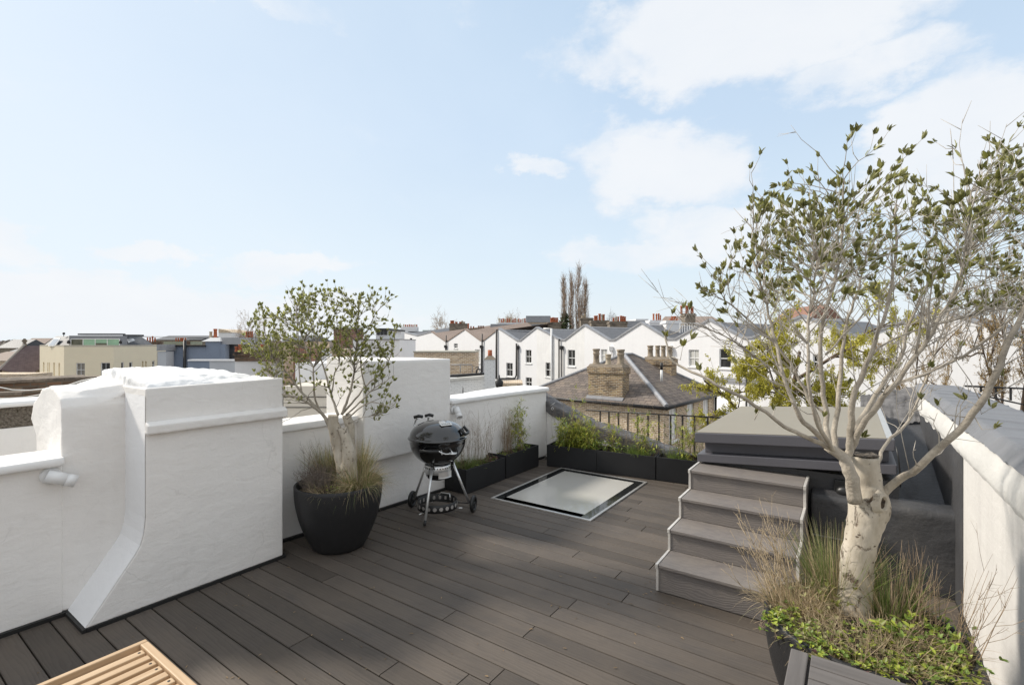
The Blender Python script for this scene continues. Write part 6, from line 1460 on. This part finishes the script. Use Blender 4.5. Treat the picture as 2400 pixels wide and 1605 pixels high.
def stems(label, pts, n, H, r, m, spread=.05, name='dry_stems', thick=.0016, branch=2, bend=.12, group=None, lean=(0, 0), side=.8, cat='plant', sprays=True):
    c = sum((Vector(p) for p in pts), Vector())/len(pts); t = thing(name, label, cat, c, group); b = MB()
    for i in range(n):
        p = Vector(r.choice(pts))+Vector((r.uniform(-spread, spread), r.uniform(-spread, spread), -.01)); h = H*r.uniform(.55, 1.08)
        d = Vector((r.gauss(0, bend)+lean[0], r.gauss(0, bend)+lean[1], 1)).normalized(); P = [p]; n_ = 6
        for k in range(n_): d = (d+rand_unit(r)*.07).normalized(); P.append(P[-1]+d*h/n_)
        tk_ = thick*r.uniform(.7, 1.4); b.tube(P, [tk_*(1-.75*k/n_) for k in range(n_+1)], 4)
        for k in range(branch):
            j = r.randint(2, n_-1); dd = (d+rand_unit(r)*side).normalized(); l = h*r.uniform(.12, .32); e = P[j]+dd*l+Vector((0, 0, l*.2))
            b.tube([P[j], P[j]+dd*l*.5, e], [tk_*.55, tk_*.45, tk_*.25], 3)
            if sprays:
                for q in range(2): f = r.uniform(.1, .9); s_ = (P[j]+dd*l*.5).lerp(e, f); b.tube([s_, s_+(dd+rand_unit(r)*.8).normalized()*l*.4], [tk_*.35, tk_*.2], 3)
    b.build('stalks', m, t); return t
def leafy(label, cs, n, L, W, rad, h, r, ms, name='leafy_plant', cat='plant', group=None, flat=.6, stalk=True):
    c = sum((Vector(p) for p in cs), Vector())/len(cs); t = thing(name, label, cat, c, group); bs = [MB() for _ in ms]; sb = MB()
    for i in range(n):
        p = Vector(r.choice(cs))+Vector((r.gauss(0, rad), r.gauss(0, rad), 0)); z = h*r.random(); tip = p+Vector((r.uniform(-.02, .02), r.uniform(-.02, .02), z))
        if stalk and i % 3 == 0: sb.tube([p, tip], [.0012, .0008], 3)
        k = r.choices(range(len(ms)), [m[1] for m in ms])[0]
        for q in range(r.randint(2, 5)): dd = rand_unit(r); dd.z = abs(dd.z)*.6+flat*.2; leaf(bs[k], tip, dd, Vector((r.uniform(-.4, .4), r.uniform(-.4, .4), 1)), L*r.uniform(.6, 1.15), W*r.uniform(.8, 1.15), .2)
    for b, (m, _) in zip(bs, ms):
        if b.v: b.build('leaves', m, t)
    if sb.v: sb.build('stalks', DRYTWIG, t)
    return t
def bamboo(label, cs, n, H, r, ms=None, spread=.05, L=.075, W=.010, dens=1., group='bamboo plants in the planter boxes'):
    c = sum((Vector(p) for p in cs), Vector())/len(cs); t = thing('bamboo', label, 'plant', c, group); sb = MB(); lb = [MB(), MB()]
    for i in range(n):
        p = Vector(r.choice(cs))+Vector((r.uniform(-spread, spread), r.uniform(-spread, spread), -.01)); h = H*r.uniform(.45, 1.05); d = Vector((r.gauss(0, .10), r.gauss(0, .10), 1)).normalized(); P = [p]
        for k in range(8): d = (d+rand_unit(r)*.05).normalized(); P.append(P[-1]+d*h/8)
        sb.tube(P, [.0022*(1-.7*k/8) for k in range(9)], 5)
        for k in range(2, 9):
            for q in range(int(dens*r.uniform(1, 3.2))):
                dd = (rand_unit(r)+Vector((0, 0, .3))).normalized(); l = r.uniform(.03, .11); e = P[k]+dd*l; sb.tube([P[k], e], [.0009, .0005], 3)
                for j in range(r.randint(2, 5)): leaf(lb[r.random() < .35], e, (dd+rand_unit(r)*.7+Vector((0, 0, -.15))).normalized(), Vector((0, 0, 1))+rand_unit(r)*.5, L*r.uniform(.6, 1.2), W, .15)
    sb.build('canes', mat('bamboo_cane', (.33, .27, .10), .6, .25, 20), t); lb[0].build('leaves', (ms or (BAMB, MIDG))[0], t)
    if lb[1].v: lb[1].build('older_leaves', (ms or (BAMB, MIDG))[1], t)
    return t
r = random.Random(33)
# barbecue-side box
grass('bright green grass tuft at the barbecue end of the planter', B1(.17, .17), 420, .17, .11, .0028, [(GGREEN, 3), (GOLIVE, 1)], r, tilt=.7)
grass('shorter green grass clump in the middle of the barbecue side planter', B1(.42, .14), 260, .12, .10, .0026, [(GGREEN, 2), (GOLIVE, 1)], r, tilt=.8)
stems('tall pale dry grass stems in the barbecue side planter', [B1(.12+.09*i, .19) for i in range(7)], 60, .66, r, DRYTWIG, .05, branch=3, bend=.10)
leafy('small purple leaved heuchera at the corner of the barbecue side planter', [B1(.50, .08), B1(.62, .07), B1(.68, .12)], 34, .035, .026, .035, .05, r, [(PURP, 3), (MIDG, 1)])
leafy('low green weeds along the barbecue side planter', [B1(.3, .1), B1(.5, .2), B1(.7, .2)], 30, .022, .011, .05, .04, r, [(MIDG, 1), (LIME, 1)])
# corner box
stems('dense bundle of dry brown stems in the corner planter', [B2(.26, .17), B2(.33, .17), B2(.2, .15)], 60, .60, r, DRYTWIG, .035, branch=2, bend=.07)
stems('loose dry stems arching out of the corner planter', [B2(.6, .15), B2(.1, .15), B2(.45, .1)], 18, .5, r, DRYTWIG, .06, branch=3, bend=.2)
bamboo('young bamboo with yellow green leaves in the corner planter', [B2(.52, .17), B2(.58, .15)], 11, .66, r, dens=1.2)
leafy('low green ground cover filling the corner planter', [B2(.1+.12*i, .1+.1*(i % 2)) for i in range(6)], 120, .020, .011, .05, .05, r, [(MIDG, 2), (LIME, 1)])
# back row
bamboo('broad bushy bamboo in the left box of the back row', [B3(.20, .15), B3(.32, .17), B3(.45, .15), B3(.58, .15)], 32, .36, r, dens=1.6, spread=.08, L=.08)
bamboo('tall thin bamboo shoots at the left of the back row', [B3(.28, .2), B3(.40, .2), B3(.5, .2)], 8, .74, r, dens=.8)
leafy('dense bright green foliage at the foot of the bushy bamboo', [B3(.15+.09*i, .12+.06*(i % 2)) for i in range(7)], 190, .045, .014, .05, .14, r, [(LIME, 2), (MIDG, 2)])
stems('dry grass stems rising behind the bushy bamboo', [B3(.08+.1*i, .2) for i in range(7)], 46, .72, r, DRYTWIG, .05, branch=2, bend=.10)
bamboo('tall bamboo with sparse leaves in the middle box of the back row', [B4(.18, .17), B4(.55, .17), B4(.68, .17)], 15, .60, r, dens=1.0)
grass('fine bright green grass in the middle box of the back row', B4(.52, .14), 420, .17, .14, .003, [(GGREEN, 1), (MIDG, 1)], r, tilt=.7)
leafy('white flowered green bush in the middle box of the back row', [B4(.05, .12), B4(.15, .15), B4(.25, .12)], 120, .035, .012, .05, .14, r, [(LIME, 1), (MIDG, 2), (leafmat('white_petal', (.7, .7, .66), (.7, .7, .66), .1), .25)])
stems('dry grass stems in the middle box of the back row', [B4(.08+.09*i, .2) for i in range(8)], 52, .70, r, DRYTWIG, .05, branch=2, bend=.12)
bamboo('bamboo shoots in the right box of the back row beside the steps', [B5(.15, .17), B5(.28, .17), B5(.4, .17)], 12, .58, r, dens=1.1)
grass('dark green grass tuft in the right box of the back row', B5(.22, .14), 220, .16, .10, .004, [(MIDG, 2), (GGREEN, 1)], r, tilt=.8)
stems('dry twiggy stems in the right box of the back row', [B5(.05+.08*i, .2) for i in range(8)], 44, .66, r, DRYTWIG, .05, branch=3, bend=.14)
# left pot
def q1(a, rr): return Vector((POT1[0]+rr*(kdir(a).x), POT1[1]+rr*(kdir(a).y), H1-.04))
mix1 = [(GDRY, 2), (GOLIVE, 3), (GGREEN, .6)]
G1 = 'grass clumps in the left plant pot'
grass('feathery straw coloured grass behind the left olive trunk', q1(205, .20), 800, .36, .09, .0030, mix1, r, (.2, .9), .55, group=G1)
grass('upright straw coloured grass at the right rear of the left pot', q1(140, .22), 700, .38, .08, .0030, mix1, r, (.2, .9), .5, group=G1)
grass('drooping green and straw grass spilling over the right rim of the left pot', q1(55, .20), 1300, .30, .11, .0030, [(GDRY, 3), (GOLIVE, 2), (GGREEN, 1.2)], r, (.9, 2.6), .9, group=G1)
stems('grey brown twiggy dead shrub at the left of the left pot', [q1(250+8*i, .14+.03*(i % 4)) for i in range(9)], 260, .22, r, GREYTWIG, .05, branch=5, bend=.4, side=1.2, name='dead_shrub')
grass('short straw tufts filling the front of the left pot', q1(-25, .14), 700, .14, .17, .0026, [(GDRY, 3), (GOLIVE, 1)], r, (.5, 2.2), 1.2, group=G1)
stems('thin bare twigs standing at the left edge of the left pot', [q1(262, .24), q1(240, .22)], 9, .40, r, GREYTWIG, .05, branch=3, bend=.14)
leafy('tiny lime seedling at the front of the left pot', [q1(-18, .17)], 16, .022, .009, .03, .06, r, [(LIME, 1)])
# right pot
def q2(a, rr): return Vector((POT2[0]+rr*(kdir2(a).x), POT2[1]+rr*(kdir2(a).y), H2-.035))
f2 = Vector((POT2[0], POT2[1], 0)).normalized()
def kdir2(deg): a = math.radians(deg); r_ = Vector((f2.y, -f2.x, 0)); return -f2*math.cos(a)+r_*math.sin(a)
leafy('lime green oregano spreading over the front rim of the right pot', [q2(-75+11*i, .27+.045*(i % 3)) for i in range(14)], 800, .021, .0118, .030, .055, r, [(LIME, 3), (MIDG, 2.4), (GOLIVE, 1.2), (PURP, .3)])
leafy('dull green low growth round the front of the pale trunk', [q2(-60+15*i, .10+.08*(i % 2)) for i in range(9)], 260, .020, .010, .035, .05, r, [(GOLIVE, 2), (LIME, 1), (MIDG, 1)])
stems('tangle of fallen straw stems over the front of the right pot', [q2(-70+14*i, .12+.06*(i % 3)) for i in range(11)], 150, .17, r, mat('straw_twig', (.42, .33, .215), .9, .25, 20), .05, branch=2, bend=.9, side=1.2, thick=.0013)
leafy('mid green leafy sprig at the right of the pale trunk', [q2(75, .12), q2(60, .14)], 50, .036, .015, .035, .12, r, [(MIDG, 1), (LIME, .7)])
leafy('green leafy weeds at the right rim of the right pot', [q2(88, .28), q2(70, .25), q2(105, .24)], 80, .030, .012, .05, .10, r, [(MIDG, 2), (LIME, 1)])
leafy('dull sage shrub left of the pale trunk', [q2(235, .17), q2(260, .16)], 70, .026, .010, .045, .16, r, [(GOLIVE, 1), (OLIVE, 1)])
G2 = 'grass clumps in the right plant pot'
grass('dark green spiky grass behind and left of the pale trunk', q2(205, .22), 760, .36, .09, .0028, [(GGREEN, 3), (GDRY, 2), (GOLIVE, 2)], r, (.1, .7), .55, group=G2)
grass('green spiky grass behind and right of the pale trunk', q2(150, .20), 420, .28, .08, .0028, [(GGREEN, 3), (GDRY, 2), (GOLIVE, 1)], r, (.1, .9), .7, group=G2)
grass('straw coloured dead grass mat at the left of the right pot', q2(262, .25), 900, .18, .12, .0022, [(GDRY, 4), (GOLIVE, 1)], r, (.4, 2.2), 1.1, group=G2)
grass('straw litter around the foot of the pale trunk', q2(20, .08), 2000, .15, .28, .0020, [(GDRY, 4), (GOLIVE, 1)], r, (.6, 2.4), 1.6, group=G2)
stems('pale dry branching twigs leaning left out of the right pot', [q2(262, .30), q2(240, .30), q2(280, .28)], 24, .44, r, mat('straw_twig', (.42, .33, .215), .9, .25, 20), .05, branch=5, bend=.22, lean=(-.45, .12), side=.7, thick=.0022)
stems('upright brown dry stalks at the right of the right pot', [q2(100+9*i, .20+.03*(i % 3)) for i in range(7)], 60, .36, r, DRYTWIG, .05, branch=1, bend=.10, thick=.0017, sprays=False)
stems('curving dry stalks leaning against the right hand wall', [q2(95, .31), q2(80, .31)], 16, .42, r, DRYTWIG, .03, branch=2, bend=.2, lean=(.28, .05), thick=.0015)
b = MB()
for i in range(40):
    a = r.uniform(-80, 80); p = q2(a, .33)+Vector((0, 0, .02)); d = kdir2(a+r.uniform(-50, 50)); e = p+d*r.uniform(.04, .09)+Vector((0, 0, -r.uniform(.02, .09))); e2_ = e+kdir2(a+r.uniform(-90, 90))*.05+Vector((0, 0, r.uniform(-.04, .01)))
    b.tube([p, p+d*.03+Vector((0, 0, .012)), e, e2_], [.0014, .0013, .0011, .0006], 4)
tag(b.build('trailing_stems', DRYTWIG, org=q2(0, .35)), 'dry curly stems trailing over the front rim of the right pot', 'plant', kind='stuff')
# ---------------------------------------------------------------- trees beyond the terrace
def far_tree(name, label, base, H, R, r, bark_m, trunk_r, spread=.9, levels=4, nb=(4, 6), twig=.02, leaf_m=None, leafn=0, leafs=.08, group=None, t0=.3, up=.25, flat=1., leafname='leaves', jitter=.18, ratio=.62, fit=None):
    """branching tree in the far frame; base (u,w,z)"""
    base = Vector(base); t = thing(name, label, 'tree', base, group, True); tr = MB(); cr = MB(); lf = MB()
    def grow(p, d, L, rad, lev):
        n_ = 4 if lev < 3 else 3; P = [p]; q = p
        for k in range(n_):
            d = (d+rand_unit(r)*jitter+Vector((0, 0, up*.12))).normalized(); q = q+d*(L/n_); P.append(q)
        (tr if lev == 0 else cr).tube(P, [max(twig*.35, rad*(1-.62*k/n_)) for k in range(n_+1)], 7 if lev == 0 else 4 if lev < 3 else 3, cap=lev == 0)
        if lev >= levels:
            if leaf_m:
                for k in range(leafn):
                    f = r.random()*n_; i = min(n_-1, int(f)); s_ = P[i].lerp(P[i+1], f-i)+rand_unit(r)*leafs*.8; leaf(lf, s_, rand_unit(r)+Vector((0, 0, -.2)), rand_unit(r), leafs*r.uniform(.6, 1.2), leafs*.45, .1)
            return
        for k in range(r.randint(*nb)):
            f = t0+(1-t0)*r.random() if lev == 0 else .25+.75*r.random(); i = min(n_-1, int(f*n_)); s_ = P[i].lerp(P[i+1], f*n_-i)
            sd = rand_unit(r); sd.z *= flat; dd = (d*(1-spread*.5)+sd*spread+Vector((0, 0, up))).normalized(); grow(s_, dd, L*ratio*r.uniform(.75, 1.2), rad*.52*(1-.4*f), lev+1)
    grow(base, Vector((r.uniform(-.05, .05), 0, 1)), H*.62, trunk_r, 0)
    if fit:
        zs = sorted(v.z for v in cr.v); xs = sorted(abs(v.x-base.x) for v in cr.v); kz = (fit[1]-base.z)/(zs[int(len(zs)*.995)]-base.z); kx = fit[0]/xs[int(len(xs)*.96)]
        for b_ in (tr, cr, lf):
            for i, v in enumerate(b_.v): b_.v[i] = Vector((base.x+(v.x-base.x)*kx, base.y+(v.y-base.y)*kx, base.z+(v.z-base.z)*kz))
    tr.build('trunk', bark_m, t); cr.build('branches', bark_m, t)
    if lf.v: lf.build(leafname, leaf_m, t)
    return t
BARKF = mat('bare_tree_bark', (.12, .085, .06), .9, .3, 3, col2=(.17, .125, .09)); BARKL = mat('pale_bare_twigs', (.38, .29, .215), .9, .3, 2, col2=(.48, .37, .28))
CATK = leafmat('brown_catkins', (.36, .24, .08), (.40, .28, .11), .35, .8); IVY = leafmat('ivy', (.05, .075, .02), (.08, .1, .04), .4)
YEL = leafmat('yellow_green_leaf', (.44, .40, .04), (.48, .44, .07), .35)
r = random.Random(77)
# poplars
def poplar(label, x, ytop, d, hw, ivy=False):
    z0 = -9; zt = fZ(ytop, d); H = zt-z0; b0 = Vector((fU(x, d), d, z0)); t = thing('bare_poplar', label, 'tree', b0, 'bare poplars on the skyline', True); tr = MB(); cr = MB(); W = hw*d/FOC
    P = [b0+Vector((.12*math.sin(k*1.1+x), .1*math.cos(k), H*k/14)) for k in range(15)]; tr.tube(P, [.22*(1-.93*k/14) for k in range(15)], 7); tr.build('trunk', BARKL, t)
    for k in range(150):
        f = .42+.57*r.random(); i = min(13, int(f*14)); s_ = P[i].lerp(P[i+1], f*14-i); a = r.uniform(0, 2*PI); L = (1-f)*H*.34*r.uniform(.5, 1)+.7
        wmax = W*(1-((f-.62)/.5)**2); o = Vector((math.cos(a), math.sin(a), 0)); q1_ = s_+o*wmax*r.uniform(.25, .6)+Vector((0, 0, L*.4)); q2_ = q1_+o*wmax*.18+Vector((0, 0, L*.7)); cr.tube([s_, q1_, q2_], [.035, .025, .010], 3, cap=False)
        for j in range(5): g = r.random(); e = s_.lerp(q1_, g) if j < 2 else q1_.lerp(q2_, g); cr.tube([e, e+Vector((r.gauss(0, .28), r.gauss(0, .28), r.uniform(.3, 1.1)))], [.014, .007], 3, cap=False)
    cr.build('branches', BARKL, t)
    if ivy:
        lf = MB()
        for k in range(1500):
            f = r.uniform(.50, .74); i = min(13, int(f*14)); s_ = P[i].lerp(P[i+1], f*14-i); wv = .95*(1-((f-.56)/.2)**2) if f > .56 else .9
            leaf(lf, s_+Vector((r.gauss(0, .55), r.gauss(0, .5), 0))*max(.25, wv), rand_unit(r), rand_unit(r), .30, .24, .1)
        lf.build('ivy', IVY, t)
poplar('bare poplar with dark ivy round its lower trunk, leftmost of the skyline group', 1322, 652, 75, 13, True)
poplar('thin bare poplar second from the left in the skyline group', 1339, 645, 77, 11)
poplar('tallest bare poplar in the middle of the skyline group', 1356, 630, 74, 14)
poplar('shorter spreading bare poplar at the right of the skyline group', 1370, 662, 76, 15)
BT = 'bare round headed trees on the skyline'
far_tree('bare_tree', 'bare round tree on the skyline right of the white chimney row', (fU(1040, 80), 80, -6), 11.6, 3, r, BARKL, .35, levels=4, nb=(5, 7), twig=.05, t0=.6, group=BT, leaf_m=CATK, leafn=2, leafs=.16, fit=(2.1, 6.6))
far_tree('bare_tree', 'bare brownish tree on the skyline left of the tall white chimney slab', (fU(1180, 85), 85, -6), 11.8, 3, r, BARKL, .35, levels=4, nb=(5, 7), twig=.05, t0=.6, group=BT, leaf_m=CATK, leafn=4, leafs=.18, fit=(2.5, 6.7))
far_tree('bare_tree', 'bare tree on the skyline at the left edge of the olive crown', (fU(562, 62), 62, -6), 10.6, 3, r, BARKL, .3, levels=4, nb=(5, 7), twig=.04, t0=.6, group=BT, leaf_m=CATK, leafn=3, leafs=.14, fit=(1.9, 5.4))
far_tree('bare_tree', 'faint bare tree on the skyline behind the olive crown', (fU(640, 70), 70, -6), 11, 3, r, BARKL, .3, levels=4, nb=(5, 7), twig=.04, t0=.6, group=BT, fit=(2.1, 5.6))
far_tree('bare_tree', 'small dark bare tree between two orange potted stacks', (fU(1432, 90), 90, -6), 12, 3, r, BARKF, .3, levels=4, nb=(4, 6), twig=.05, t0=.6, group=BT, fit=(1.4, 7.2))
# yellow green tree behind the rooflight and the brown catkin tree at the right
far_tree('yellow_green_tree', 'yellow green leafing tree behind the rooflight box', (fU(1850, 15), 15.5, -9), 17.0, 4, r, BARKF, .2, spread=1.0, levels=4, nb=(6, 8), twig=.012, leaf_m=YEL, leafn=26, leafs=.085, t0=.60, up=.05, flat=.5, ratio=.40, fit=(2.5, 3.2))
far_tree('catkin_tree', 'big brown catkin covered bare tree beyond the right hand wall', (fU(2300, 12.5), 12.8, -9), 19.5, 5, r, BARKF, .30, spread=1.0, levels=4, nb=(6, 8), twig=.011, leaf_m=CATK, leafn=18, leafs=.06, t0=.6, up=.28, jitter=.28, ratio=.42, fit=(2.7, 4.1))
far_tree('catkin_tree', 'smaller brown bare tree left of the catkin tree, behind the membrane capping', (fU(2150, 17), 17.5, -9), 18, 5, r, BARKF, .22, spread=1.0, levels=4, nb=(5, 7), twig=.012, leaf_m=CATK, leafn=14, leafs=.065, t0=.65, up=.2, jitter=.28, ratio=.42, fit=(2.2, 3.9))
# far wooded suburbs on the horizon
fw = MB()
for k in range(420):
    x = r.uniform(-500, 900); d = r.uniform(240, 700); z = r.uniform(-.3, 1)*d*6/FOC+1.5; rr = r.uniform(3, 7)*d/350
    c = Vector((fU(x, d), d, z-rr)); m0 = len(fw.v); fw.lathe([(.01, rr*1.0), (rr*.55, rr*.85), (rr*.95, rr*.3), (rr, -rr*.4), (rr*.9, -rr*3)], c, 9)
    for i in range(m0, len(fw.v)): v = fw.v[i]; fw.v[i] = v+rand_unit(r)*rr*.16
tag(fw.build('distant_trees', mat('distant_wood', (.15, .125, .10), .95, .4, .05, col2=(.22, .19, .165)), far=True, org=(0, 300, 0)), 'hazy brown band of distant trees and rooftops on the horizon', 'trees', kind='stuff')
# scattered low roofs of the district at the far left and behind the terrace
for i, (x, y, w_, d, lb) in enumerate([(20, 815, 26, 120, 'small slate roofed house far off at the left edge'), (70, 812, 24, 150, 'distant brown roofed house left of the stone cross finial'), (14, 838, 30, 80, 'near dark slate roof at the left edge below the horizon'), (-20, 845, 40, 60, 'brick chimneyed house cut by the left edge of the picture')]):
    t = slab_house('distant_house', lb, (x-w_, y, x+w_, y+12), d, 8, [CONCRETE, LONDON, REDBRICK, LONDON][i], 'small distant houses at the left edge', roof=(1.6*d/90, [SLATEGREY, ROOFTILE, SLATEGREY, ROOFTILE][i]))

# ---------------------------------------------------------------- leaf litter on the boards
lb = MB(); r = random.Random(3)
for k in range(230):
    c_ = r.choice([(POT1[0], POT1[1], .55), (POT2[0]-.1, POT2[1], .7), (-1.2, 3.3, .5), (-2.4, 2.3, 1.5), (-3.4, 3.7, .4), (-1.9, 1.5, 1.1), (-3.2, 1.0, .8)]); p = Vector((c_[0]+r.gauss(0, c_[2]*.6), c_[1]+r.gauss(0, c_[2]*.6), .0035))
    if p.x < -3.72 or p.x > .5 or p.y > 5.8 or (p.x > -1.12 and p.y > 3.38): continue
    a = r.uniform(0, 2*PI); leaf(lb, p, Vector((math.cos(a), math.sin(a), r.uniform(-.02, .12))), Vector((0, 0, 1)), r.uniform(.010, .032), r.uniform(.003, .009), .3)
tag(lb.build('leaf_litter', leafmat('dead_leaf', (.26, .18, .10), (.32, .25, .16), .5, .8)), 'scattered tiny dead leaves lying on the deck boards', 'leaf litter', kind='stuff')
